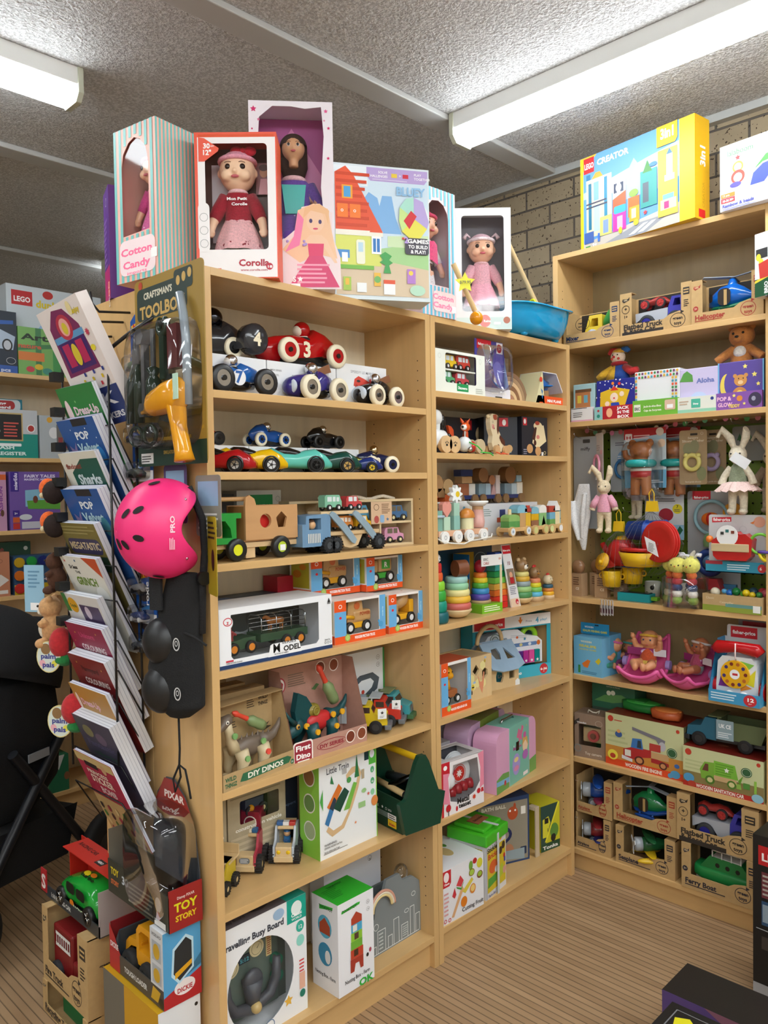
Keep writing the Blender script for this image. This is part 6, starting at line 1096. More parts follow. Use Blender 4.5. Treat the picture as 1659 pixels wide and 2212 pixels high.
m=M('body',t,bev=.5);m.ext([(-16,.4),(16,.4),(16,9),(13.4,11),(7.6,12),(3.6,14.6),(-3,15),(-11,13),(-15.6,8)],'y',0,4.5,'#e9edf1:satin')
m.face((-16,0,0),(1,0,0),(0,0,1),32,15,'c .42 .5 .92 .6 .7 #5f86b8;c .42 .5 .55 .6 .7 #c43038;e .66 .55 .8 .6 #d8d08a;e .8 .55 .8 .6 #dfe8f0;o .26 .75 2.6 2.6 #5d7f70 .3;o .26 .75 1.6 1.6 #5d7f70 .3;p #3d4a5a .5,.78 .5,.785 .75,.735 .75,.73;p #3d4a5a .5,.82 .5,.825 .75,.775 .75,.77;e .6 .76 .6 .5 #d9642c;e .72 .7 .5 .5 #3a9ab8;e .5 .72 .5 .5 #3a9ab8;e .94 .56 .9 1 #e0762c',lift=.06)
for i,c in enumerate(('#26348f','#2f5fc0','#6a2f9f','#b02f8f','#e0559f','#128c8c')): q=M('key',t,bev=.1);q.b(-3+i*2.9,-.4+i*2.9,-1,.4,.8,5.8,c+':gloss');q.face((-3+i*2.9,-1,.8),(1,0,0),(0,0,1),2.5,5,'s .5 .2 .7 #f0f0f4',lift=.05)
M('ring_handle',t).tor((10.6,2,11),3.4,1.1,'y','#8fce2a:gloss')
# ---- tea set and tin cases
tb=carton('white and red window box with a tin tea set',(.058,.012),(.268,-.005),Y6_,.66,13,'#e9e4e6','r 0 0 .06 1 #c4202f;r 0 .78 .2 1 #c4202f;e .1 .9 .9 .8 #fff;p #e58aa2 .05,.25 .2,.2 .16,.7 .2,.78 .05,.8;p #e58aa2 .9,.3 1,.35 1,1 .86,.97 .92,.7;T .5 .16 2.6 #1d1d1f c6 Metal;T .54 .07 2.2 #1d1d1f c6 teaset;e .16 .14 1.2 1.3 #c4202f;p #555 .15,.0 .17,.0 .17,.1 .15,.1;s .76 .18 1.1 #d2452c 8;e .87 .26 .9 .9 #c4202f;p #c4202f .92,.22 .99,.22 .98,.3 .93,.3;e .35 .08 .5 .9 #c4202f',
  wins=[[(-6,4.6),(-1,3),(6,5),(8.6,8),(8,12),(7.4,16.6),(-4.6,16.6),(-5.4,13),(-6.6,9)]],inner='#55555c',open_top=True)
M('top_frame',tb).ext([(-10.3,0),(10.3,0),(10.3,13),(-10.3,13)],'z',18.0,18.2,'#c9c5c4',holes=[rrect(-6,2.4,8,11,.5)])
for i in range(5):
    q=M('plate_rim' if False else 'tin_plate');q.lathe((0,0,0),[(.01,.2),(3.6,.2),(5.4,0),(5.5,.1),(3.6,.5),(.01,.5)],'#d6dadd:gloss',28,'y');q.face((-3,-.01,-3),(1,0,0),(0,0,1),6,6,'e .5 .5 2.6 2.6 #c93028;s .5 .5 1.6 #e8e0dc 8;o .5 .5 3.2 3.2 #c9302a .2' ,lift=.02)
    tag(q,'decorated tin plate standing in the tea set window box','toy plate','tin plates in the tea set',loc=at(tb,1.8+i*.8,3.4+i*1.5,11.4),rz=deg(tb))
for i in range(4):
    q=M('tin_cup');q.lathe((0,0,0),[(.01,-1.4),(1.4,-1.4),(1.8,1.2),(1.9,1.2),(1.5,-1.1),(.01,-1)],'#9b1f2c:gloss',20,'x');tag(q,'red and silver tin cup lying in the tea set box','toy cup','tin cups in the tea set',loc=at(tb,-3.4+i*2.9,2.6,6.4+i*.3),rz=deg(tb)-20)
q=M('teapot');q.lathe((0,0,0),[(.01,0),(1.6,0),(2.6,1.4),(2.5,3.4),(1.4,5.4),(.5,6),(.5,6.6),(.01,6.8)],'#e6e6ea:gloss');q.tube([(2,0,2.4),(3.6,0,3.4),(4.2,0,5)],[.6,.4,.3],'#b8262f:gloss');q.tor((-2.6,0,3),1.3,.25,'y','#b8262f:gloss');tag(q,'white tin teapot with red lid at the left of the tea set box','toy teapot',loc=at(tb,-4.4,3,8))
carton('second grey-topped tea set box behind the front one',(.06,.155),(.26,.14),Y6_,.665,11,'#a8a6aa',Tp='r .1 .1 .6 .9 #2b2b30')
def tin_case(label,p,rz,W_,H_,D_,side,band,art):
    t=T('tin_case',label,'toy suitcase',p,rz,'small tin suitcases');x=W_/2
    o=[(-x,0),(x,0)]+[(x-4+4*math.sin(a),H_-4+4*math.cos(a)) for a in [PI/2-i*PI/12 for i in range(7)]]+[(-x+4-4*math.sin(a),H_-4+4*math.cos(a)) for a in [i*PI/12 for i in range(7)]]
    M('shell',t,bev=.2).ext(o,'y',0,D_,side+':satin');m=M('band',t,bev=.1);m.b(-x*.38,x*.62,-.15,D_+.15,0,H_+.15,band+':satin')
    m.face((-x*.38,-.15,0),(1,0,0),(0,0,1),x,H_,art);m.face((-x,0,0),(1,0,0),(0,0,1),2*x,H_*.3,'p #6fa052 0,.0 .3,.0 .3,.9 .15,1 0,.8;p #6fa052 .82,.0 1,0 1,.9 .82,.8;p #7fb3d6 0,.45 .3,.3 .3,.6 0,.7;e .2 .4 .8 1 #c4404a',lift=.02)
    q=M('handle',t);q.tube([(-x*.2,D_*.5,H_+.3),(-x*.15,D_*.5,H_+1.4),(x*.35,D_*.5,H_+1.4),(x*.4,D_*.5,H_+.3)],.4,'#b9bcc0:metal');M('clasp',t).b(-1,1,-.4,-.1,H_*.55,H_*.7,'#2b2b2b:metal')
    return t
tin_case('turquoise and pink tin suitcase with a butterfly and ballerina',(.505,.02,Y6_),9,33,21.5,9.5,'#dba3c4','#78b8a6','p #d46a92 .35,.78 .45,.92 .55,.86 .52,.8 .62,.95 .72,.9 .6,.76 .66,.66 .55,.72 .46,.64 .46,.74;T .38 .58 1.5 #b0448a c7 Ballerina;e .32 .32 3.2 4 #a99ad6;e .32 .4 1.8 .9 #e8d08a;e .32 .25 2 1 #d98ab0;e .78 .55 2.2 2.2 #f0cfae;p #d9a85a .62,.58 .68,.72 .88,.7 .94,.52 .8,.66;e .76 .75 1.2 1.2 #c95a9a;e .78 .4 2.4 1.8 #b06ab8;r .66 .04 .9 .1 #efe6ea;s .2 .65 .5 #e8f0ea;s .85 .9 .4 #e8d04a')
tin_case('second tin suitcase with green strap and pink blossom, behind the ballerina one',(.47,.13,Y6_),12,33,23,10,'#c9a8c8','#7c8f3a','e .3 .8 3 2 #c94a8a;s .5 .5 .8 #f0f0d0;s .7 .7 .6 #f0f0d0')
carton('white and magenta game box behind the tin suitcases',(.30,.23),(.68,.23),Y6_,.80,4,'#dfe0ea','r .55 0 .66 1 #b0307a;r .66 .8 .98 .95 #e8e8f0;e .66 .82 1.6 1.8 #c4303a;T .82 .88 1.6 #b0487a c6 Table;r .72 .7 .95 .8 #c4303a;r .7 .55 .8 .63 #cf8a5a;r .85 .58 .97 .66 #4a4550;l .05 .6 .5 .7 3 #c9cad6')
# ---- bottom shelf
carton('white box with cut fruit pictures and a red corner badge',(.054,.008),(.262,-.003),Y7_,.30,19,'#e6e6ea','p #c4202c 0,.68 .16,.68 .2,.74 .2,.98 0,.98;e .09 .86 1.3 1.7 #f4e9e9;T .1 .72 .9 #fff c2.6 Classic;p #d9a878 .2,.08 .26,.06 .5,.5 .46,.58;p #d2404a .32,.62 .42,.78 .5,.66 .44,.56;p #3f8f3a .32,.6 .44,.54 .5,.64 .5,.62 .44,.5 .34,.56;p #c4303a .22,.46 .28,.6 .32,.46 .28,.4;p #dcc94a .46,.46 .7,.64 .74,.58 .54,.4;e .68 .86 1 1.7 #6f9f3a;e .78 .92 1.1 1 #b82c2a;e .9 .84 1.5 1.7 #d6cf3a;e .7 .73 1.5 1.3 #8a6a3a;e .7 .73 1.2 1 #a8c84a;e .9 .62 1.5 1.3 #7a4a2a;e .9 .63 1.1 .9 #9ab83a;e .72 .42 1.5 1.7 #d9832c;e .72 .43 1.1 1.2 #e8c878;e .5 .26 1.6 1.8 #d97a1c;t .45 .08 2 #222 l11 Cutting Fruit;o .05 .07 .7 .7 #c4303a .25;o .15 .06 .7 .7 #c4303a .25;l .02 .15 .14 .6 6 #d9a0a0',Tp='e .55 .5 2.4 3.5 #c9b07a;e .4 .6 1.4 1.8 #b8302c;e .7 .7 1 1.4 #4f8a3a')
carton('white box of pretend food standing behind the cut fruit box',(.055,.2),(.22,.2),Y7_,.335,7,'#e9eaee','e .4 .5 2 2 #c4504a;t .7 .4 1 #5a8fb0 c4 daddy')
t=T('brick_tub','tall printed tub with a bright green lid full of connecting bricks','toy tub',(.357,.012,Y7_),8)
m=M('tub',t,bev=.1);m.b(-7.4,7.4,0,15,0,21,'#d9dade')
m.face((-7.4,0,0),(1,0,0),(0,0,1),14.8,21,'r 0 0 .06 1 #b8b9c6;r .06 .1 .97 .82 #d6bd2a;T .3 .78 2.4 #1f2430 c7 Stickle;T .33 .66 2.6 #c43a2a c7 Bricks;e .35 .5 3 2.4 #d9632a;p #4fa03a .08,.18 .5,.22 .54,.36 .3,.34 .1,.34;e .5 .42 1.2 1.2 #e8e8e8;p #b8c83a .62,.2 .9,.26 .8,.45 .66,.4;e .72 .68 1.2 1.4 #3a2a20;e .86 .74 1.2 1.4 #3a2a20;e .72 .9 1 .8 #e8c03a;e .9 .55 .7 .9 #c43030;r .88 .44 .96 .52 #3a4a9a;e .9 .3 1.3 1.4 #d9a08a;t .1 .02 1.4 #4a4a8a l5 Farm Set;r .545 0 .58 1 #c9ccd0',lift=.03)
m.face((-7.4,15,0),(0,-1,0),(0,0,1),15,21,'r .1 .1 .9 .85 #d6bd2a;T .7 .78 2 #1f2430 c5 Stickle')
M('lid',t,bev=.5).b(-8.2,8.2,-.8,15.8,19.2,23.4,'#45b526:satin').b(-6.6,6.6,1.2,13.8,23.4,24.8,'#45b526:satin');M('lid_label',t).b(-3.6,3.6,5,10,24.8,25.1,'#8a4a38').face((-3.6,5,25.1),(1,0,0),(0,1,0),7.2,5,'r 0 0 1 1 #a86a4a;T .5 .4 1.5 #3a2018 c6 Stickle');M('strap',t).b(-.6,.6,-1,-.8,0,22,'#cfd4d6:gloss').b(-.6,.6,-1,15,24.8,25,'#cfd4d6:gloss')
m=carton('blue-edged box with basketballs on its side and a navy hoop window',(.435,.16),(.655,.072),Y7_,.372,10,'#26406b','r .03 .03 .97 .94 #8f8878;T .32 .86 1.9 #e6e2d2 c11 BATH BALL;e .68 .76 2.4 2.6 #b8502a;e .72 .86 .6 1.4 #b8502a;e .63 .8 .4 .4 #fff;e .73 .8 .4 .4 #fff;r .84 .72 .93 .84 #e8e4da;o .35 .45 7.4 4.2 #1d2a58 1.3;e .6 .2 2.2 2.6 #b07a5a;c .82 .1 .94 .22 .4 #22324f;p #8fa0a8 .3,.1 .9,.03 .9,.2 .5,.2',
  B='r 0 0 1 1 #6f8fb0;'+';'.join('e %.2f %.2f 1.1 1.1 #c4552c' % (.2+.3*((i % 3)+.5*((i//3) % 2)),.06+.1*(i//3)) for i in range(28)))
carton('yellow and green truck box with block letters at the right end of the bottom shelf',(.725,.065),(.832,.045),Y7_,.30,12,'#c9c42a','r 0 0 1 .17 #1f4a33;T .5 .04 1.9 #f0f0f0 c8.6 Tonka;p #2a4a44 0,.17 0,1 .95,1 .25,.17;p #d9d43a .1,.3 .1,.7 .4,.75 .5,.6 .3,.3;r .2 .6 .4 .72 #222;e .7 .4 2.4 3 #5a8a3a;e .65 .25 1.4 1.6 #222;p #e8e23a .9,1 .98,1 .28,.2 .2,.2;T .35 .42 1.8 #222 c 1')
m=M('hoop_bracket',bev=.2);m.b(-1.2,1.2,0,.8,0,20,'#c9b89c:satin').b(-1.2,1.2,.8,3.6,18.4,20,'#c9b89c:satin');tag(m,'beige plastic bracket leaning between the basketball box and the yellow box','plastic bracket',loc=(.69,.055,Y7_))
# ---------------------------------------------------------------- right bookcase (faces -x, so things are turned by -90 degrees)
K1,K2,K3,K4,K5,K6=ZK
KC='#bd9c6a:card'
def kraft(label,yl,yr,x,z,zt,title,tc,d=14,pl=.17,pr=.17,low=.27,sub=None,g='kraft cardboard toy vehicle boxes',logo=.8,mark='USA',age=None,skew=0):
    w=(yl-yr)*100;h=(zt-z)*100;X=w/2
    t=T('kraft_box',label,'toy box',(x,(yl+yr)/2,z),-90+skew,g)
    m=M('carton',t);a,b_,l=-X+w*pl,X-w*pr,h*low;c=X-w*pr-w*.16
    m.ext([(-X,0),(X,0),(X,h),(b_,h),(b_,l+h*.12),(b_-w*.02,l+h*.13),(c,l+h*.08),(c-w*.08,l),(a,l),(a,h),(-X,h)],'y',0,.25,KC)
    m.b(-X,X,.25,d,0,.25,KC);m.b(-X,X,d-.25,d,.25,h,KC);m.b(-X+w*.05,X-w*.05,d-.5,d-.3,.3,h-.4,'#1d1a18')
    for s in (-1,1): m.b(s*X-(.25 if s > 0 else 0),s*X+(0 if s > 0 else .25),.25,d,.25,h,KC)
    m.b(-X,-X+w*pl,.25,4,h-.25,h,KC);m.b(X-w*pr,X,.25,4,h-.25,h,KC)
    lu=1-pr*.9;sz=min(w*.098,2.9)
    art='o %.3f %.3f %.2f %.2f %s .22;T %.3f %.3f %.2f %s c green;T %.3f %.3f %.2f %s c toys;' % (lu-.06,low*.72,w*.105,h*.16,tc,lu-.06,low*.72+.01,h*.1,tc,lu-.06,low*.72-.1,h*.1,tc)
    art += 'p %s %.3f,%.3f %.3f,%.3f %.3f,%.3f;' % (tc,lu-.02,low*.72+.13,lu-.02,low*.72+.21,lu+.03,low*.72+.17)
    art += 'T .05 %.3f %.2f %s l %s;' % (low*.38 if not sub else low*.55,sz,tc,title)
    if sub: art += 'r .03 .0 .62 %.3f #2e2926;T .05 %.3f %.2f %s l %s;' % (low*.32,low*.16,sz,'#2e2926',sub)
    else: art += 'l .05 %.3f .6 %.3f 1 %s;' % (low*.2,low*.34,tc)
    art += 'p %s %.3f,.82 %.3f,.87 %.3f,.86 %.3f,.9 %.3f,.83 %.3f,.78;T %.3f .82 %.2f #d9c49a c %s;' % (tc,pl*.2,pl*.25,pl*.7,pl*.85,pl*.8,pl*.35,pl*.5,h*.05,mark)
    if age: art += 'e %.3f %.3f %.2f %.2f %s;t %.3f %.3f %.2f #e8d8b8 c %s;' % (pl*.4,low+.1,h*.06,h*.06,tc,pl*.4,low+.08,h*.06,age)
    if pl > .16 and not age: art += 'o %.3f .62 %.2f %.2f %s .2;T %.3f .59 %.2f %s c +;T %.3f .42 %.2f %s c 1+' % (pl*.5,h*.1,h*.1,tc,pl*.5,h*.12,tc,pl*.5,h*.09,tc)
    m.face((-X,0,0),(1,0,0),(0,0,1),w,h,art)
    if pr > .12: m.face((X-w*pr,0,0),(1,0,0),(0,0,1),w*pr,h,'c .2 .72 .8 .88 .2 %s;l .25 .74 .75 .86 2 #c2a069;l .25 .45 .75 .62 4 %s' % (tc,tc))
    m.face((-X,d,0),(0,-1,0),(0,0,1),d,h,'T .5 .6 1.4 #2e2926 c6 green toys')
    m.face((X,0,0),(0,1,0),(0,0,1),d,h,'T .5 .6 1.4 #2e2926 c6 green toys')
    return t
GT='toys inside kraft boxes'
def gwheel(t,x,y,R,tyre,hub): wheel(t,x,y,R,R,R*.55,tyre+':matte',hub+':satin',.62)
def mixer(label,p,rz,s=1):
    t=T('mixer_truck',label,'toy truck',p,rz,GT,sc=s)
    M('cab',t,bev=.5).ext([(-7,1.6),(-7.4,4),(-5.6,9.4),(-.6,9.4),(-.6,1.6)],'y',-2.6,2.6,'#e3c43c:satin',holes=[[(-5.6,5.4),(-4.6,8.2),(-2.2,8.2),(-2.2,5.4)]]);M('drum',t).loft([(-1,0,6,1.6,1.6),(1.6,0,7.6,3.4,3.4),(4.6,0,9,3.4,3.4),(7.4,0,10.2,1.6,1.6)],'#3f9a4c:satin')
    M('chassis',t,bev=.3).b(-1,7.4,-2.4,2.4,1.6,4,'#e3c43c:satin')
    for x in (-4.4,4.8):
        for y in (-2.8,2.8): gwheel(t,x,y,2.2,'#aab0c0','#3a4050')
    return t
def flatbed(label,p,rz,s=1,label2=''):
    t=T('flatbed_truck',label,'toy truck',p,rz,GT,sc=s)
    M('bed',t,bev=.2).ext([(-10.4,4),(-10.6,7.8),(3.4,8.4),(3.2,4),(1,2.4),(-1,2.6),(-3,5.6),(-7,6)],'y',-3.4,3.4,'#aeb2bb:satin');M('cab',t,bev=.4).ext([(3.4,2.4),(3.4,8.4),(5,12.6),(9,12.6),(9.6,8),(9.6,2.4)],'y',-3.2,3.2,'#3a3aa6:satin',holes=[[(5.4,8.8),(6.2,11.6),(8.4,11.6),(8.6,8.8)]])
    for x in (-5.4,6.6):
        for y in (-3.6,3.6): gwheel(t,x,y,3.3,'#2a2c30','#26268a')
    c=T('race_car',label2,'toy car',at(t,-3.4,0,8.4*1),rz,'red race cars on flatbed trucks',sc=s)
    M('body',c,bev=.2).loft([(-6,0,3,.8,.6),(-4,0,3.4,2,1.5),(-1.4,0,2.9,2,1.2),(1.4,0,3.4,2,1.6),(4.6,0,3.1,2,1.4),(7.6,0,1.6,.8,.4)],'#a3302c:satin',18)
    for x in (-3.4,3.6):
        for y in (-2.2,2.2): wheel(c,x,y,2,2.1,1.2,'#33292c:matte','#b32f2f:satin',.74,8,cap='#c43a36:satin')
    return t
def copter(label,p,rz,a,b_,s=1):
    t=T('toy_helicopter',label,'toy helicopter',p,rz,GT,sc=s)
    m=M('body',t,bev=.1);m.loft([(-8.4,0,4.6,.6,.8),(-7,0,5.2,2.4,2.6),(-4,0,6.2,3.2,3.8),(0,0,6.6,3.3,4.2),(3,0,6,2.6,3),(5.4,0,5.6,1.3,1.4),(13,0,7,.8,.9)],a+':gloss',22)
    M('belly',t).loft([(-8.2,0,3,.6,.5),(-6,0,2.6,2.6,1.1),(0,0,2.4,3.2,1.3),(3,0,2.9,2.6,1.2),(12,0,5.6,.8,.7)],b_+':gloss',20)
    w=M('door_opening',t);w.face((-5,-3.1,2.8),(1,0,0),(0,0,1),6,6,'c .12 .05 .82 .98 1.6 #241c16;r .45 .05 .62 .9 #b3945f',lift=.36)
    w.face((-7.4,-3.0,4.2),(.8,-.5,0),(0,0,1),2.6,3.4,'c .1 .1 .9 .9 .8 #241c16',lift=.2)
    M('mast',t).lathe((-.6,0,9.6),[(1.8,0),(1.2,2.2),(.6,2.6),(.01,2.7)],a+':gloss')
    for k,an in enumerate((8,128,248)): q=M('rotor_blade',t);q.X=Matrix.Translation((-.6,0,12.4)) @ Matrix.Rotation(math.radians(an-30),4,'Z') @ Matrix.Rotation(.16,4,'X');q.b(0,9.6,-.9,.9,0,.2,'#9aa6b3:satin')
    M('tail_rotor',t).cyl((12.6,-1,8),(12.6,-1.3,8),1.9,'#9aa6b3:satin')
    for s_ in (-1,1): q=M('float',t);q.sph((-2,s_*2.6,.9),(4.4,.9,.8),b_+':gloss');q.tube([(-4,s_*2.2,2.4),(-4.4,s_*2.6,1)],.5,b_+':gloss');q.tube([(1,s_*2.2,2.4),(1.4,s_*2.6,1)],.5,b_+':gloss')
    return t
def plane(label,p,rz,a,b_,s=1,sea=False):
    t=T('toy_aeroplane',label,'toy aeroplane',p,rz,GT,sc=s)
    M('fuselage',t).loft([(-5,0,6,2.6,2.6),(-3,0,6,3,3),(1,0,6.2,2.6,2.6),(6,0,6,1.6,1.6),(10,0,6.4,.5,.6)],a+':gloss');M('cowling',t).lathe((-8,0,6),[(.6,0),(2.4,0),(2.8,.6),(2.8,3),(2.4,3.2)],'#9aa0a6:gloss',ax='x')
    for z,w in ((3.2,8),(9.6,8.4)): M('wing',t).sph((-2,0,z),(2.2,w,.5),(b_ if z < 5 else a)+':gloss')
    for an in (60,180,300): q=M('propeller_blade',t);q.X=Matrix.Translation((-8.4,0,6)) @ Matrix.Rotation(math.radians(an),4,'X');q.b(-.15,.15,-.8,.8,0,3.8,'#c9ced2:satin')
    for s_ in (-1,1):
        if sea: q=M('float',t);q.sph((-2,s_*5,1.2),(6,1.6,1.1),'#d9b01f:satin');q.sph((-1.6,s_*5,2.2),(2.6,.9,.4),'#b98c12:satin')
        else: wheel(t,-4,s_*2.4,1.8,1.8,1,'#4a4e55:matte','#a8adb5:satin',.6)
    return t
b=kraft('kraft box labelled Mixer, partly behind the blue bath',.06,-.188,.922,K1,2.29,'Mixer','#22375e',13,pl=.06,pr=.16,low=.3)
mixer('yellow mixer truck with a green drum in the kraft box behind the blue bath',at(b,4,6,.6),-90,1.12)
M('speech_bubble',b).face((-8,1.6,5),(1,0,0),(0,0,1),7,6,'o .5 .5 3.3 2.6 #2e2926 .2;T .5 .5 1.2 #2e2926 c4 get to;T .5 .28 1.2 #2e2926 c4 work!')
dg=M('green_figure');dg.sph((0,0,1),(1,.8,1),'#7fc96a:satin');dg.sph((1.2,0,2.2),.9,'#7fc96a:satin');tag(dg,'tiny light green plastic figure beside the mixer truck','toy figure',loc=at(b,-7.6,3,.4),rz=-90)
b=kraft('top kraft box labelled Flatbed Truck and Race Car',-.192,-.472,.921,K1,2.312,'Flatbed Truck','#2e2926',13,pl=.17,pr=.14,low=.26,sub='& Race Car')
flatbed('purple and grey flatbed truck in the top kraft box',at(b,.6,6,1.2),-90,.92,'red race car riding on the flatbed truck in the top kraft box')
b=kraft('top kraft box with red print labelled Helicopter',-.474,-.722,.915,K1,2.306,'Helicopter','#a33a30',13,pl=.16,pr=.16,low=.26,age='2+')
copter('blue and green toy helicopter in the red printed kraft box',at(b,.6,6.0,2.6),-90,'#1565c4','#1c6a4a',1.06)
carton('railway toy box with yellow circles and green corner, at the right frame edge',(.875,-.708),(.845,-.80),2.20,2.41,9,'#e6e8ea','r 0 0 1 .28 #14522f;p #e9d23a 0,.22 1,.34 1,.38 0,.26;V .5 .03 1.8 #fff l4 BRIO;r .05 .6 .5 .75 #2a2a2c;e .15 .62 .9 1.2 #e3d23a;e .25 .54 .9 1.1 #e3d23a;e .3 .48 .8 .9 #e3d23a;p #c9372c .2,.28 .15,.52 .9,.6 .9,.3')
bk=M('wall_bracket');bk.b(0,9,-.3,.3,-.6,0,'#777:metal');tag(bk,'small metal arm holding the railway box out beside the tall bookcase','bracket',loc=(.85,-.752,2.199),rz=0)
# ---- jack in the box row
def jack(label,yl,yr,x,zt,col,art,side,crank,low,lowcol,lowart,lowlab,lid='#c9ccd0',toplid=True):
    w=(yl-yr)*100;X=w/2;h=(zt-K2)*100
    t=T('jack_in_the_box',label,'jack in the box',(x,(yl+yr)/2,K2),-90,'tin music boxes')
    m=M('tin',t,bev=.25);m.b(-X,X,0,12,0,h,col);m.face((-X,0,0),(1,0,0),(0,0,1),w,h,art);m.face((X,0,0),(0,1,0),(0,0,1),12,h,side)
    q=M('crank',t);q.cyl((X,5,h*.62),(X+1.2,5,h*.62),.3,'#ccc:metal');q.cyl((X+1.2,3,h*.62),(X+1.2,.6,h*.6),.8,crank+':satin')
    if toplid: q=M('lid',t);q.X=Matrix.Translation((0,12,h)) @ Matrix.Rotation(math.radians(112),4,'X');q.b(-X*.8,X*.8,-9,0,0,.3,lid+':satin')
    lb=M('sleeve_box');lb.b(-X,X,0,1.4,0,low,lowcol);lb.face((-X,0,0),(1,0,0),(0,0,1),w,low,lowart)
    tag(lb,lowlab,'box','card sleeves in front of the tin boxes',loc=(x-.018,(yl+yr)/2,K2),rz=-90)
    return t
dots=lambda n,c,sd: ';'.join('e %.2f %.2f .28 .28 %s' % (random.Random(sd+i).random(),.55+.45*random.Random(sd*7+i).random(),c) for i in range(n))
jack('tin box printed with a shop front, at the left end of the row',.025,-.072,.935,1.988,'#9fc3c9','r .1 .05 .8 .8 #b5774a;r .2 .5 .38 .7 #d9c04a;r .5 .5 .68 .7 #6aa8b8;r .3 .05 .5 .35 #3f8a4a;r .1 .78 .85 .86 #6a4a30','r .1 .1 .9 .6 #b09a9a','#d8402c',5.6,'#e0dfe0','l .02 .9 .98 1 1 #333;l .1 .3 .6 .7 3 #777;r .0 .0 1 .12 #d9a0b8','pale card sleeve with striped top in front of the left tin box')
jack('blue tin box with white dots, theatre curtains and a clown picture',-.08,-.243,.935,1.992,'#232a8c',dots(40,'#e8e8f0',3)+';p #e0b828 .1,.15 .12,.7 .5,.8 .9,.7 .95,.1;p #232a8c .85,.0 .75,.3 .9,.75 1,.6 1,0;r 0 0 .1 .5 #232a8c;e .48 .55 1.7 1.8 #f0d8c0;p #d9342c .38,.72 .48,.84 .6,.72;e .48 .53 .35 .35 #d42a2c;p #2a4ab0 .4,.42 .6,.42 .7,.1 .62,.1 .5,.3 .45,.1 .38,.1;e .3 .4 1 1 #f0d8c0;e .68 .62 1 1 #f0d8c0;e .45 .9 .6 .6 #e8862c;e .62 .88 .6 .6 #d9342c',dots(20,'#e8e8f0',5),'#d8402c',5.2,'#b3202c','r 0 0 .22 1 #8fc3c4;e .4 .5 1.3 1.8 #f0b48c;T .76 .7 1.5 #fff c5 JACK;T .76 .38 1.5 #fff c5 IN THE;T .76 .06 1.5 #fff c5 BOX;e .11 .3 .7 .7 #2a8a7a;e .11 .7 .5 .5 #c4404a','red and teal card sleeve in front of the dotted blue tin box')
jack('white tin box with a border of coloured dots',-.243,-.42,.935,2.008,'#e3e5e8',';'.join('e %.3f %.3f .42 .5 %s' % (u,v,c) for i,(u,v) in enumerate([(.04+.07*k,.95) for k in range(14)]+[(.04+.07*k,.87) for k in range(14)]+[(.04,.8-.07*k) for k in range(10)]+[(.93,.8-.07*k) for k in range(10)]+[(.86,.8-.07*k) for k in range(10)]) for c in (('#d9542c','#3a8a4a','#7a3a6a','#e0b03a','#4a9ab0')[i % 5],)),';'.join('e %.2f %.2f .5 .5 %s' % (.1+.2*(i % 5),.6+.1*(i//5),('#d9542c','#3a8a4a','#7a3a6a')[i % 3]) for i in range(15))+';s .6 .35 2 #c98a3a 9','#1f7a4a',6.2,'#6fb23a','r .03 .3 .18 .75 #e8ead8;T .105 .4 1.6 #333 c2.2 ERIC;T .45 .55 1 #f0f4e0 c7 Jack-in-the-Box;T .45 .3 1 #f0f4e0 c7 Caja de Sorpresa;c .72 .3 .95 .9 .5 #d8b8a0;r .77 .4 .9 .62 #f4f4f4','lime green card sleeve in front of the dotted white tin box')
jack('lilac tin box with a palm frond pattern and the word Aloha',-.42,-.56,.935,1.998,'#c8bfe2','T .68 .66 2.4 #6a78b8 c6.4 Aloha;p #5a9a4a .0,.72 .1,.9 .2,.95 .34,.85 .36,.7;e .5 .32 3 2.4 #b9c8e8;s .85 .2 1.3 #e8c84a;s .95 .28 1.2 #e86a9a;p #8fc04a 0,.0 0,.2 .3,.25 .28,0','p #2a5a3a 0,0 1,0 1,.9 0,.95','#2fb3b0',5.8,'#dfe2d8','r 0 0 1 .22 #8fc9b0;c .36 .3 .6 .85 .2 #4ab39a;T .48 .5 .9 #fff c2 Disney;e .9 .8 .6 .6 #2a3a8a;l .05 .5 .3 .8 2 #c9b09a','pale card sleeve with mint stripe in front of the lilac tin box')
t=jack('purple tin box with a bear, moon and stars, right end of the row',-.56,-.716,.935,2.004,'#5b4a9c','p #6fb3e0 0,0 0,1 .03,1 .03,.03 .97,.03 .97,1 1,1 1,0;e .2 .5 2.4 4.4 #e6cf5a;e .28 .55 2.2 4.2 #5b4a9c;s .6 .88 .9 #f0e07a;s .8 .7 1 #f0e07a;s .88 .5 .8 #f0e07a;s .84 .3 .7 #f0e07a;e .48 .3 2.6 2.8 #c98a4a;e .5 .6 2.2 2 #d0934f;e .38 .7 .7 .7 #d0934f;e .62 .7 .7 .7 #d0934f;e .5 .56 .9 .7 #e8c898;e .48 .32 1.3 1.3 #f0dc5a;e .46 .64 .2 .25 #222;e .56 .64 .2 .25 #222','r 0 0 1 1 #2b4a78;s .5 .8 1 #e8d26a;e .7 .4 2 2 #6a7a3a','#e6c52a',6,'#8453a8','T .18 .55 1.9 #f3c2e0 c5 POP &;T .2 .2 1.9 #f3c2e0 c5 GLOW;T .4 .12 1.5 #f0d84a c4 TEDDY;e .52 .62 1 1 #d98a3a;e .85 .5 2.2 2.4 #3a3350;e .82 .55 .7 .8 #9a9ab0;s .4 .8 .7 #f0e07a;s .62 .3 .6 #f0e07a','purple card sleeve with glow lettering in front of the bear tin box')
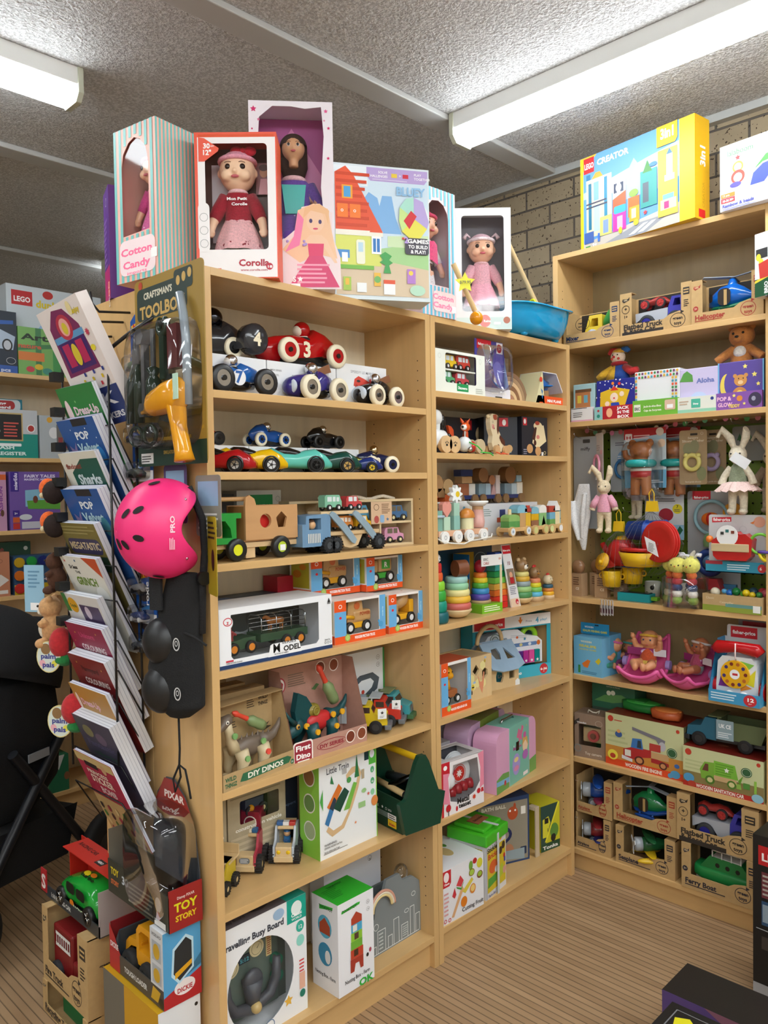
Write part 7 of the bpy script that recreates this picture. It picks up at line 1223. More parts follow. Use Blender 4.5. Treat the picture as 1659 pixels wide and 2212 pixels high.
def plush_head(t,z,r,c,ears,muz=None):
    m=M('head',t,remesh=.22);m.sph((0,0,z),(r,r*.9,r*.92),c)
    for s in (-1,1): m.sph((s*r*.75,0,z+r*.75),(r*.36,r*.25,r*.36),c)
    if muz: m.sph((0,-r*.75,z-r*.3),(r*.42,r*.35,r*.33),c);M('muzzle',t).sph((0,-r*.82,z-r*.3),(r*.4,r*.34,r*.3),muz)
    M('nose',t).sph((0,-r*1.12,z-r*.18),(r*.16,r*.1,r*.11),'#1c1210:gloss')
    for s in (-1,1): M('eye',t).sph((s*r*.38,-r*.82,z+r*.15),r*.1,'#111:gloss')
    return m
t=T('plush_bear','brown plush bear with a white chest popping out of the purple tin box','plush toy',(.985,-.625,2.004),-90)
plush_head(t,9.4,4.4,'#b8763a:fur',1,'#b8763a:fur');m=M('body',t,remesh=.25);m.loft([(0,0,0,4,3),(4,0,0,3.6,2.8),(6.4,0,0,2.4,2)],'#b8763a:fur',ax='z')
for s in (-1,1): m.tube([(s*2.4,-.5,5),(s*6,-2,2.4),(s*8,-2.4,.9)],[1.7,1.6,1.5],'#b8763a:fur',12)
M('chest_patch',t).sph((0,-2,3.6),(2.3,1.4,2.2),'#e2ddd6:fur')
t=T('plush_clown','plush clown with a red, yellow and blue cap leaning out of the dotted tin box','plush toy',(.985,-.155,1.992),-90)
m=M('body',t);m.loft([(0,0,0,4.2,3),(4,0,0,3.4,2.6),(6.4,.4,0,2,1.8)],'#2b55a8:cloth',ax='z');M('yellow_side',t).loft([(0,-2.4,-.4,3.4,2.8),(4,-1.8,-.4,2.6,2.4),(6,-1,-.2,1.2,1.4)],'#e0b02c:cloth',ax='z')
M('collar',t).sph((0,-.4,6.6),(3.4,3,1),'#b8262c:cloth');q=M('head',t);q.sph((-.4,-.6,9.2),(2.9,2.7,2.8),'#f0d9c0:cloth');M('nose',t).sph((-.8,-3.3,9),.55,'#c4262c:cloth')
for s in (-1,1): M('cheek',t).sph((-.4+s*1.4,-2.9,8.3),.5,'#d9483c:cloth');M('eye',t).sph((-.4+s*1,-3,9.8),.28,'#111:gloss')
M('cap',t).sph((-.2,-.2,10.2),(2.9,2.7,2.4),'#e0a72c:cloth',z0=.2);M('cap_point',t).tube([(-1.4,0,11.6),(-3.4,0,12),(-4.4,0,10.6)],[1.4,1.2,.9],'#c42a2c:cloth');M('cap_point',t).tube([(1.4,0,11.8),(3.2,0,12),(4,0,11.2)],[1.4,1.2,.9],'#2a6ab8:cloth')
for s in (-1,1): M('sleeve',t).tube([(s*2.4,-.6,5),(s*6,-1.6,2.8),(s*8.6,-2,1.4 if s < 0 else 3.4)],[1.5,1.7,1.1],('#e0b02c' if s < 0 else '#c42a2c')+':cloth',12)
# ---- pegboard bay
m=M('pegboard',u=1);m.b(-.69,.045,0,.006,1.13,1.80,'#6f8f2c:satin')
for i in range(24):
    for j in range(17): x,z=-.68+i*.031,1.16+j*.038;m.cyl((x,-.0012,z),(x,.0005,z),.0035,'#161a0c:matte',n=8)
tag(m,'green pegboard panel with round holes in the middle bay of the tall bookcase','pegboard',loc=(1.155,0,0),rz=-90)
m.ob.data.transform(Matrix.Identity(4))
for v in range(len(m.v)): m.v[v]=(-m.v[v][0]-.645+.0,m.v[v][1],m.v[v][2]) if False else (m.v[v][0]+.66,m.v[v][1],m.v[v][2])
gl=M('dot_garland');cs=('#d98a9a','#6ab08a','#d8c8b0','#e08ab0','#c96a7a','#58a86a')
for i in range(20): gl.cyl((i*3.8,0,-1.4*math.sin(i*PI/9.5)-(i % 2)*.4),(i*3.8,.1,-1.4*math.sin(i*PI/9.5)-(i % 2)*.4),1.0,cs[i % 6]+':matte',n=14)
gl.tube([(i*3.8,.1,-1.4*math.sin(i*PI/9.5)-(i % 2)*.4) for i in range(20)],.06,'#ccc',5)
tag(gl,'garland of pastel paper dots hanging under the shelf in front of the pegboard bay','garland',loc=(1.04,.025,1.806),rz=-90)
def hook(p,L=16,rz=-90,lab='thin wire display hook on the green pegboard',g='wire hooks on the pegboard'):
    q=M('display_hook');q.tube([(0,0,0),(0,-L*.8,0),(0,-L,.6),(0,-L-.8,1.6)],.14,'#bfc2c4:metal',6);q.sph((0,-L-.8,1.7),.28,'#d8dadc:metal',8,6);tag(q,lab,'hook',g,p,rz)
for y,z,L in ((.03,1.775,20),(-.045,1.80,22),(-.21,1.80,14),(-.41,1.795,14),(-.60,1.79,20),(-.70,1.76,14),(-.21,1.545,10),(-.31,1.545,16),(-.165,1.47,16),(-.63,1.46,18)): hook((1.153,y,z),L)
def card(label,yc,x,z0,w,h,col,art,name='hang_card',rz=0,g=None,tilt=0,cat='toy pack',r=1.):
    t=T(name,label,cat,(x,yc,z0),-90+rz,g)
    m=M('backing_card',t);m.ext(rrect(-w/2,0,w/2,h,r),'y',0,.12,col);m.face((-w/2,0,0),(1,0,0),(0,0,1),w,h,art);return t
def blister(t,x0,x1,z0,z1,d): M('blister',t).loft([(-.05,(x0+x1)/2,(z0+z1)/2,(x1-x0)/2,(z1-z0)/2),(-d*.8,(x0+x1)/2,(z0+z1)/2,(x1-x0)/2*.95,(z1-z0)/2*.95),(-d,(x0+x1)/2,(z0+z1)/2,(x1-x0)/2*.8,(z1-z0)/2*.8)],'#fff:clear',16,'y',.4)
card('grey rounded backing card at the left end of the pegboard bay',.01,1.0,1.40,11,38,'#9ba0a4','t .5 .85 2 #333 c4.4 miffy;c .4 .93 .7 .97 .3 #444')
q=M('comforter',remesh=.25);q.loft([(-23,1,0,.8,.6),(-20,.8,0,1.6,1),(-14,0,0,3.2,1.2),(-9,-.6,0,4.8,1.4),(-3,.6,0,3.8,1.2),(4,1.4,0,2.4,1)],'#f0f1f3:cloth',18,'z',.9);q.tube([(-3.6,-1.4,-3),(-3,-1.8,-10),(-.6,-1.4,-19)],[1.1,1.4,.6],'#f0f1f3:cloth');q.tube([(2.4,-1.2,0),(1.8,-1.8,-9),(.8,-1.4,-18)],[.9,1.2,.5],'#f0f1f3:cloth');tag(q,'white cloth comforter hanging in a point at the left of the pegboard bay','comforter',loc=(.955,.005,1.545),rz=-90)
t=card('white angled card with a small pink ring clip hanging from it',-.062,.985,1.53,7,26,'#d9d4d6','l .1 .72 .6 .82 3 #b0a8b0;e .75 .7 1 1 #e8b4c0;l .6 .1 .9 .3 4 #b0a8b0',rz=-36)
M('ring_clip',t).tor((.4,-1.4,13),2.5,.5,'y','#e89ab4:satin',rz=1.5);M('strap',t).tube([(.4,-1.4,9.6),(.4,-1.6,7)],.3,'#eee:satin')
t=card('pale blue card with a round blue link ring behind the pink one',-.115,1.08,1.55,11,25,'#c9d3d9','e .55 .55 3 3.2 #8fb8e0;l .3 .5 .8 .6 3 #fff;l .2 .75 .9 .82 2 #889');M('link_ring',t).tor((.6,-1.6,9.4),3,.55,'y','#3f86c4:satin',rz=1.2)
def bunny(label,p,rz,c,dress,dc,s=1,tutu=None,ears=9):
    t=T('plush_bunny',label,'plush toy',p,rz,None,sc=s)
    m=M('body',t,remesh=.25);C_=c+':fur'
    m.sph((0,0,21),(3.1,2.8,3.3),C_);m.sph((-.3,-2.2,20.2),(1.8,1.7,1.6),C_);m.loft([(8.5,0,0,2.6,2),(12,0,0,3,2.3),(16,0,0,2.1,1.8),(18.5,0,0,1.3,1.2)],C_,ax='z')
    for a in (-1,1):
        m.tube([(a*1.3,0,23.4),(a*2.6,.2,27),(a*4.2-1.4,.6,29+ears*.15),(a*5-2,0,27.4)],[.9,1.5,1.4,.7],C_,12)
        m.tube([(a*2.2,0,16.6),(a*4.4,-.6,13.6),(a*5.4,-.8,10.4)],[1.4,1.2,1.5],C_,12);m.tube([(a*1.5,0,9.4),(a*1.9,0,5),(a*1.9,-.2,1.6)],[1.9,1.4,1.3],C_,12);m.sph((a*2,-1.2,1),(1.5,2.4,1.2),C_)
    for a in (-1,1): M('eye',t).sph((a*1.5-.2,-2.7,21.4),.32,'#111:gloss')
    q=M(dress,t);q.loft([(9.6,0,0,3.2,2.6),(13,0,0,3.1,2.5),(16.6,0,0,2.5,2.1),(17.8,0,0,1.5,1.4)],dc+':cloth',ax='z',cap=False)
    if not tutu:
        for a in (-1,1): q.tube([(a*2.2,0,16.6),(a*4.4,-.6,13.6),(a*5.1,-.8,11.6)],[1.7,1.6,1.5],dc+':cloth',12)
    else:
        q=M('tutu',t,label='pale pink tulle skirt');n=48;vs=[];
        for r,z in ((3,11.6),(5,10.6),(7.4,8.2)):
            for i in range(n): w=2*PI*i/n;rr=r*(1+(.1 if r > 4 else 0)*math.sin(14*w));vs.append((rr*math.cos(w),rr*math.sin(w)*.8,z+(.4*math.sin(14*w+1) if r > 4 else 0)))
        q.add(vs,[(j*n+i,j*n+(i+1) % n,(j+1)*n+(i+1) % n,(j+1)*n+i) for j in range(2) for i in range(n)],tutu+':cloth',True)
        tg=M('paper_tag',t);tg.add([(-2,-4,19.4),(3.4,-4.2,15.6),(5.4,-4,18.6),(.2,-3.8,22)],[(0,1,2,3)],'#d9dadd')
    return t
bunny('small cream plush bunny in a pink jumper hanging in front of the comforter',(.925,-.115,1.39),-75,'#d6c4a4','jumper','#e0a0b4',.86)
bunny('grey and cream plush bunny with blue scarf hanging behind the pink one',(1.06,-.185,1.44),-110,'#cbbfa4','jumper','#c9c3cc',.78)
bunny('large cream plush bunny with a sage top and pale pink tutu',(.965,-.617,1.468),-84,'#ddd3bd','bodice','#8f9a80',1.0,tutu='#e9c9c2')
bunny('second cream plush bunny mostly hidden behind the large one, at the right post',(1.10,-.685,1.47),-84,'#d5cbb4','bodice','#b9a890',.95)
def bearcard(label,yc,x,s=1):
    t=card(label,yc,x,1.565,17.5,23.5,'#a9c9dc','p #b8242c 0,.82 1,.9 1,1 0,1;r 0 .0 1 .3 #6fb0d6;r 0 .3 1 .8 #c9d9e2;c .03 .8 .2 .92 .4 #e8e0e0;T .11 .83 1.6 #b8242c c2 H;l .24 .82 .7 .9 2 #f0c9c9;e .86 .93 1.6 1.6 #e8dfd8;e .9 .74 1.5 1.6 #e9d0b8;e .12 .7 .8 1 #b87a4a;l .62 .08 .95 .14 2 #e8f4ff',g='bath toy cards with a teddy bear')
    b=T('bath_bear','brown plastic bath bear with teal swim ring on ' + ('the front red card' if s else 'the card behind'),'bath toy',at(t,0,-3.4,-4.4),-90,'plastic bath bears')
    m=M('body',b,remesh=.25);c='#a8683a:satin'
    m.sph((0,0,19),(4.4,3.4,3.7),c);m.sph((0,-2.6,18.4),(2,1.2,1.6),c)
    for a in (-1,1): m.sph((a*3.6,.4,22),(1.6,1,1.6),c);m.tube([(a*1.9,0,9),(a*2.3,0,4),(a*2.3,0,1.6)],[2.2,1.9,1.9],c,14)
    m.tube([(-3.2,0,15),(-6,-.6,17),(-6.4,-.6,19.4)],[1.4,1.2,1.1],c);m.loft([(8,0,0,3.8,2.8),(14,0,0,3.8,2.8),(16,0,0,2.6,2)],c,ax='z')
    M('swim_ring',b).tor((0,0,14),4.4,1.6,'z','#1f9a9a:gloss');M('trunks',b,label='red and white striped trunks').loft([(8.6,0,0,4,3),(11,0,0,4.1,3.1)],'#b8262c:satin',ax='z').loft([(11,0,0,4.2,3.2),(12.2,0,0,4.2,3.2)],'#e8e4e0:satin',ax='z')
    blister(t,-7.5,7.5,-5,19,7.4)
    return t
bearcard('front red-topped card with a plastic bath bear',-.235,1.03);bearcard('second red-topped bath bear card directly behind the first',-.335,1.11,0)
for lb,y,x,c in (('kraft card labelled Silicone Teether with a yellow bear ring',-.428,1.03,'#d9cf7a'),('kraft teether card behind the yellow one, with a lilac ring',-.475,1.09,'#b9a8d0')):
    t=card(lb,y,x,1.575,10.6,20.6,'#a99270:card','c .4 .9 .66 .94 .2 #2a241c;t .5 .84 1.1 #e8e0cc c4 Sensory;t .5 .78 1.3 #e8e0cc c8.4 Silicone Teether;e .3 .66 1.8 2.2 #8a8a68;e .55 .7 1.8 2.4 #8a8a68;e .8 .2 1.8 2.6 #8a9068;t .5 .04 .8 #e8e0cc c6 food grade silicone;o .82 .93 .5 .5 #e8e0cc .1',g='teether cards')
    q=M('teether',t);q.tor((0,-1,8.4),2.7,.85,'y',c+':satin')
    for a in (-1,1): q.sph((a*2.3,-1,11),.95,c+':satin')
t=card('white card with squirting cups, green base and a yellow circle',-.285,1.09,1.36,16,19.5,'#dfe3e6','r .5 0 1 .3 #9cc9e0;r 0 .0 .5 .3 #b8d0dc;T .2 .82 2 #b8342c c4.4 ERIC;T .2 .7 2 #2a6aa8 c4.4 CARLE;e .85 .92 1 1 #e0803a;t .85 .9 .8 #fff c 18+;e .84 .62 2 1.9 #e6d62a;T .84 .64 1.5 #222 c 7;l .76 .56 .92 .62 2 #555;l .34 .76 .8 .84 2 #555;e .55 .5 3 2.6 #a82a3a;p #2a6a4a .82,.18 .9,.28 .98,.2 .9,.1')
t=card('tall grey card holding a sensory toy with coloured balls',-.475,1.10,1.14,20,41,'#aeb2b5','r .1 .92 .45 1 #cf2233;T .27 .93 1.3 #fff c5.6 fisher-price;l .6 .7 .95 .76 3 #ccc')
M('arch',t).tor((0,-2,31),6.2,.7,'y','#8fb8c4:satin');M('melon_ball',t).sph((0,-2.4,30.4),(3.6,2,2.6),'#e2701f:gloss');M('melon_core',t).sph((0,-3,30.4),(1.6,1.8,2.4),'#c42a1c:gloss');q=M('sun_disc',t);q.cyl((8,-2.4,33),(8,-1.4,33),3.6,'#d99a1c:satin');q.b(7.4,8.8,-2.6,-2.4,31,35,'#b87a10:satin')
M('green_cup',t).lathe((0,-3,20),[(2.4,0),(2.6,2),(2.2,4),(1.2,5),(.01,5.2)],'#6f8f5a:satin');M('blue_ring',t).tor((0,-3.4,14),4,1.4,'y','#2a4488:satin');M('ball',t).sph((0,-3.4,14),2.8,'#4a6a8a:gloss');M('red_base',t,bev=.3).ext([(-5,4),(5,4),(3.6,8),(-3.6,8)],'y',-6,-1,'#b8343a:satin');M('bracket',t,bev=.2).ext([(-9,4),(9,4),(9,6),(-6.4,6),(-7,16),(-9,16)],'y',-2,-.4,'#3f7ea8:satin')
for yc,x,lb in ((-.66,1.12,'grey card with dark lettering behind the plush bunnies'),(-.62,1.13,'pale card hanging at the top right of the pegboard')):
    card(lb,yc,x,1.66,17,13,'#8f938f','t .5 .6 2 #3a4038 c12 glossy;p #2f6a3a .1,.6 .16,.8 .22,.6')
# netted toy cookware
def net(name,label,p,secs,ax='x'):
    t=M(name);t.loft(secs,'#6a6a6a',22,ax);tag(t,label,'net bag',None,p,-90)
    q=t.ob.modifiers.new('w','WIREFRAME');q.thickness=.0009;q.use_replace=True;return t
TK=T('toy_teapot','red plastic toy kettle in the left net bag','toy cookware',(.985,-.16,1.26),-90);m=M('body',TK);m.lathe((0,0,0),[(.01,0),(4.6,0),(6,3.4),(5.4,7.6),(3.4,10),(.01,10.6)],'#b81f1f:satin');m.tube([(-4,0,4),(-7.4,0,6),(-8.8,0,8.4)],[1.7,1.3,1.1],'#b81f1f:satin');M('lid',TK).lathe((0,0,10.2),[(.01,0),(3,0),(2,1.2),(.01,1.6)],'#e0b01a:satin')
for i,(y,z,nm) in enumerate(((-.13,1.175,'yellow toy pot with handles, lower left in the net bag'),(-.205,1.19,'yellow toy pot with handles, lower right in the net bag'))):
    t=T('toy_pot',nm,'toy cookware',(.955+.03*i,y,z),-90,'yellow toy pots');M('pot',t).lathe((0,0,0),[(.01,0),(3.4,0),(4.2,6.4),(4,6.4),(3.2,.4),(.01,.4)],'#dfb414:satin')
    for a in (-1,1): M('handle',t).tor((a*4.4,0,4.2),1,.3,'y','#dfb414:satin')
t=T('cookware_cover','yellow toy pot lid with a knob leaning in the net bag','toy cookware',(.925,-.105,1.275),-90);q=M('disc',t);q.X=Matrix.Rotation(1.2,4,'X') @ Matrix.Rotation(-.3,4,'Y');q.lathe((0,0,0),[(.01,.8),(2,.7),(3.6,0),(3.6,.3),(.01,1.2)],'#dfa814:satin');q.X=None;M('knob',t).sph((0,-1.6,0),.8,'#e0b414:satin')
q=M('cookware_cover');q.X=Matrix.Rotation(1.2,4,'X');q.lathe((0,0,0),[(.01,.8),(3.8,0),(3.8,.4),(.01,1.2)],'#c42a22:satin');q.X=None;tag(q,'red toy lid behind the yellow one in the net bag','toy cookware',loc=(.95,-.128,1.285),rz=-90)
q=M('cookware_cover');q.lathe((0,0,0),[(.01,0),(4.3,0),(4.3,1.4),(.01,2)],'#1f3fa0:satin');tag(q,'blue toy lid on the right yellow pot','toy cookware',loc=(.985,-.205,1.255),rz=-90)
net('net_bag','left red net bag of toy cookware with a yellow clip',(.96,-.16,1.40),[(0,0,0,.6,.6),(-4,0,0,5,4),(-14,0,0,9.6,6.6),(-22,0,0,8,6),(-24,0,0,3,3)],'z')
net('net_bag','right net bag holding stacked blue cups and red plates',(.945,-.30,1.475),[(0,0,0,.6,.6),(-5,0,0,8,4),(-12,0,0,12.6,6),(-20,-1,0,11,6),(-24,-2,0,5,4)],'z')
for y,z,x in ((-.16,1.395,.96),(-.305,1.475,.945)): q=M('bag_clip',bev=.1);q.ext([(-2.4,0),(2.4,0),(1.9,4),(-1.9,4)],'y',-.8,.8,'#e0b81c:satin');q.tube([(-1,0,4),(-1.2,0,7),(0,0,8.6),(.8,0,7),(.8,0,4)],.2,'#e0b81c:satin',6);tag(q,'yellow plastic clip closing the %s net bag' % ('left' if z < 1.4 else 'right'),'bag clip',loc=(x,y,z),rz=-90)
q=M('toy_cups');q.lathe((0,0,0),[(.01,-8),(3.6,-8),(4,-1),(4.2,-1),(4.2,-.4),(3.8,-.4),(4.3,6.6),(4.4,7),(.01,7)],'#1b49a8:satin',ax='x');tag(q,'two blue ribbed toy cups stacked sideways in the net bag','toy cookware',loc=(.975,-.275,1.40),rz=-90)
for i in range(3): q=M('toy_plate');q.X=Matrix.Rotation(-.25,4,'Z');q.lathe((i*.9,0,0),[(.01,.6),(5,.6),(7.6,0),(7.8,.3),(5,1.2),(.01,1.2)],'#c4261f:satin',30,'y');q.X=None;tag(q,'red oval toy plate stacked at the front of the net bag','toy cookware','red toy plates in the net bag',(.885+.012*i,-.355+.004*i,1.365),-90)
q=M('swing_tag');q.add([(-2.6,0,0),(1.6,0,-2),(3,0,-7.6),(-1.4,0,-5.4)],[(0,1,2,3)],'#e4e6e8');q.face((-1.6,-.02,-5.6),(1,0,-.3),(.1,0,1),3.2,4,'l .1 .1 .9 .9 6 #888');tag(q,'white barcode tag on the red toy plates','tag',loc=(.872,-.335,1.385),rz=-90)
t=T('toy_pan','yellow toy frying pan under the blue cups','toy cookware',(.955,-.26,1.265),-90);M('pan',t).lathe((0,0,0),[(.01,0),(7,0),(9,5.4),(8.6,5.4),(6.6,.5),(.01,.5)],'#e0b41a:satin');M('handle',t,bev=.3).b(-13,-8.4,-1.4,1.4,4.2,5.6,'#e0b41a:satin')
q=M('toy_plate');q.lathe((0,0,0),[(.01,0),(8.4,.4),(8.6,1.6),(.01,1.2)],'#b81f1f:satin');tag(q,'red toy lid resting on the yellow pan','toy cookware',loc=(.955,-.26,1.32),rz=-90)
# plush caterpillar rattles in a clear tub
tb_=T('clear_tub','round clear plastic tub holding plush caterpillar rattles','tub',(.935,-.435,K3),0);M('tub_wall',tb_).lathe((0,0,0),[(.01,.1),(7.8,.1),(8.2,11),(8.0,11),(7.6,.3),(.01,.3)],'#f4f8ff:film',32)
for i,(dx,dy,rz,tl) in enumerate(((-3.6,1.4,-86,4),(-3.4,-4.8,-96,-14),(-1.4,6.0,-64,22),(2.8,-1,-90,0))):
    t=T('plush_rattle',('front left','front right','leftmost','rear')[i]+' yellow-headed plush caterpillar rattle in the clear tub','plush toy',(.935+dx*.01,-.435+dy*.01,K3+.012),0,'plush caterpillar rattles',rot=(0,math.radians(tl*.3),math.radians(rz)))
    for j,c in enumerate(('#8fae52','#e8e2da','#2e4370','#b8343f','#d9703a')): M('segment',t).sph((0,0,1.6+j*2.3),(1.9,1.8,1.6),c+':fur')
    M('head',t).sph((0,-.2,14.4),(3.5,2.9,3),'#d9d46a:fur');M('nose',t).sph((0,-3.1,14.2),(.3,.2,.2),'#d9542c:matte')
    for s in (-1,1): M('eye',t).sph((s*1.3,-2.85,14.6),.28,'#111:gloss');M('antenna',t).tube([(s*1.2,0,16.6),(s*2.6,0,18.2),(s*4.2,-.4,18)],[.35,.5,.6],'#dcdce0:cloth')
q=M('ear_tag',remesh=0);q.sph((0,0,3),(1.1,.5,4),'#d6cfc0:fur');tag(q,'spotted cream plush ear poking up behind the clear tub','plush toy',loc=(.97,-.425,1.27),rz=-90,rot=(0,.5,math.radians(-90)))
q=M('toy_tablet',bev=.5);q.b(-7,6.4,0,5,0,3.2,'#1498a4:satin').b(6.4,9,1,3.6,.8,2.2,'#6fae2a:satin').b(-6.2,5.6,.6,4.4,3.2,3.5,'#222a33:gloss');tag(q,'flat turquoise plastic toy with a green tab lying on the shelf','toy',loc=(.935,-.233,K3),rz=-90)
for i in range(3): q=M('toy_mug');q.lathe((0,0,0),[(.01,0),(3,0),(3.1,6.6),(2.8,6.6),(2.7,.4),(.01,.4)],'#c9c9bd:gloss');q.sph((1,-2.7,4.4),(.9,.5,1),'#1f1f1f:satin');q.sph((-1,-2.8,2),(.8,.4,.8),'#3a6a2f:satin');tag(q,'white enamel toy mug with a cow pattern at the back of the shelf','toy mug','cow patterned mugs',(1.08,-.24-.07*i,K3),-90)
b=card_open('low cardboard tray of wooden bead animals',(.905,-.513),(.895,-.72),K3,1.185,15,6,'r 0 0 1 .35 #8a9a3a;r .4 .3 1 .5 #5f8f8a;t .06 .7 1.2 #d9c9a8 l3 Classic;t .3 .5 1 #d9c9a8 l5 Caterpillar;r .86 .1 .98 .5 #e8e8e4',name='card_tray',cat='display tray')
for i,(dx,dy,c,r) in enumerate(((-7.5,4,'#d9cdb4',1.7),(-4.4,4.4,'#5aa8d8',.9),(-2.8,5,'#2a6ac0',1.2),(-.6,5.4,'#1f7a3a',1.5),(2,5,'#5aae3a',1),(3.4,4.2,'#e0c41c',1.3),(5.6,4,'#d8b81c',1.1),(4.4,8,'#2a4a5a',1.7),(7.4,5.4,'#3f8f4a',1.1),(9,7,'#c4566a',1.4),(1.4,9,'#1c5a30',1.5),(7,9.4,'#c03a44',1.6))): q=M('wooden_bead');q.sph((0,0,0),r,c+':lacq');tag(q,'lacquered wooden bead in the low cardboard tray','bead','wooden beads in the tray',at(b,dx,dy,6.2+(i % 2)*.5),-90)
t=T('viewer_pack','red toy viewer on a white and blue card pack','toy pack',(.925,-.617,1.262),-90)
m=M('backing_card',t);m.ext(rrect(-10,0,10,20.4,.8),'y',3,3.3,'#c9cccf');m.b(-10,10,0,3,0,.3,'#2f94b4');m.b(-10,10,0,.3,0,4,'#2f94b4');m.face((-10,3,0),(1,0,0),(0,0,1),20,20.4,'p #cf2233 .06,.86 .4,.88 .4,.96 .06,.95;T .23 .89 1.5 #fff c6 fisher-price;e .88 .88 2 1.9 #d9a088;p #d9782c .72,.86 .8,.9 .78,.84;o .2 .7 1.2 1.2 #b0b4b8 .1;o .6 .75 1.2 1.2 #b0b4b8 .1');m.face((-10,0,0),(1,0,0),(0,0,1),20,4,'r 0 .7 .3 1 #a83044;l .38 .2 .8 .8 3 #d0eaf4;e .97 .5 1.4 1.5 #c42a34;t .95 .35 1.5 #fff c 6')
v=T('toy_viewer','red and cream plastic toy viewer with a green and purple ring','toy camera',at(t,0,-2.4,4.6),-90);m=M('body',v,bev=.6);m.ext([(-6.4,1.4),(-5,0),(5,0),(6.4,1.4),(7,7.4),(4.6,9.4),(2.6,9),(1.6,10),(-4,10),(-5.4,7.8),(-7,6.8)],'y',0,4.4,'#b8221f:gloss')
M('grip_band',v,bev=.2).b(-7,6,-.4,0,3,5.8,'#c9b48c:lacqx');M('picture_disc',v).cyl((-1.4,-.2,8.6),(-1.4,.2,8.6),3.7,'#e6e6e6:satin').b(-3.6,-2.5,-.35,-.2,9,10,'#333').b(-1.9,-.8,-.35,-.2,9.8,10.8,'#2a6a6a').b(0,1.1,-.35,-.2,9.4,10.4,'#7a3a2a');M('orange_knob',v).sph((-8,1,7.2),1.3,'#e0782c:gloss');M('green_ring',v).tor((9.4,1,6),3.4,.5,'y','#6fb83a:gloss');M('purple_ring',v).tor((11,0,3.4),1.7,.5,'z','#4a2f8a:gloss').tor((10.4,0,1.8),1.6,.5,(1,0,.6),'#d8c41f:gloss')
for i in range(4): q=M('paper_bag_toy');q.b(-2.6,2.6,0,4,0,9.4,'#b08f6c:card');q.sph((0,1.6,12),(2.9,2.2,3),'#8f6a4c:gloss');q.face((-2.6,0,0),(1,0,0),(0,0,1),5.2,9,'l .2 .5 .8 .9 4 #6a4a34;T .6 .3 1.4 #e6d6c0 c CE');tag(q,'small kraft bag with a shiny toy on top, left end of the shelf','toy bag','kraft bags with shiny tops',(.94+.055*(i % 2)+.01*i,.022-.05*i,K3),-96+8*i)
for i in range(5):
    q=M('label_strip');q.b(-.05,.05,0,3,-6.4+.1*i,0,'#e3e3e6');q.b(-.06,-.05,.4,2.6,-5.4,-3.6,'#7a4a5a');tag(q,'narrow white label hanging below the pegboard shelf','label','labels hanging below the shelf',(.893,-.120-.012*i,1.128),-46)
# ---- baby dolls and telephone shelf
carton('light blue fishing game box, left end of the doll shelf',(.92,.025),(.915,-.105),K4,.965,9,'#6fb3d8','T .45 .86 1 #e8e8c8 c5 WOODEN;T .5 .74 1.3 #d8d04a c8 SEALIFE;t .5 .66 .8 #d8d04a c8 FISHING GAME;p #e07a2c .3,.3 .5,.42 .6,.4 .5,.2 .36,.22;p #d8c82c .76,.4 .9,.5 .96,.42 .88,.32;r .16 .05 .24 .25 #3a8a4a;l .3 .04 .9 .12 2 #3f7fa8')
m=M('header_card');m.b(-6.4,6.4,0,.2,0,4.6,'#1f86b8');m.face((-6.4,0,0),(1,0,0),(0,0,1),12.8,4.6,'T .3 .55 1 #e8e8e8 c4 WOODEN;T .5 .2 1.2 #d8d04a c11 SEALIFE FISHING GAME;c .5 .78 .64 .9 .2 #0f2a44');tag(m,'blue hanging header of a second fishing game standing behind','box',loc=(.975,-.04,.968),rz=-90)
carton('second light blue fishing game box behind the first',(.985,.02),(.975,-.108),K4,.972,8,'#5fa3cc')
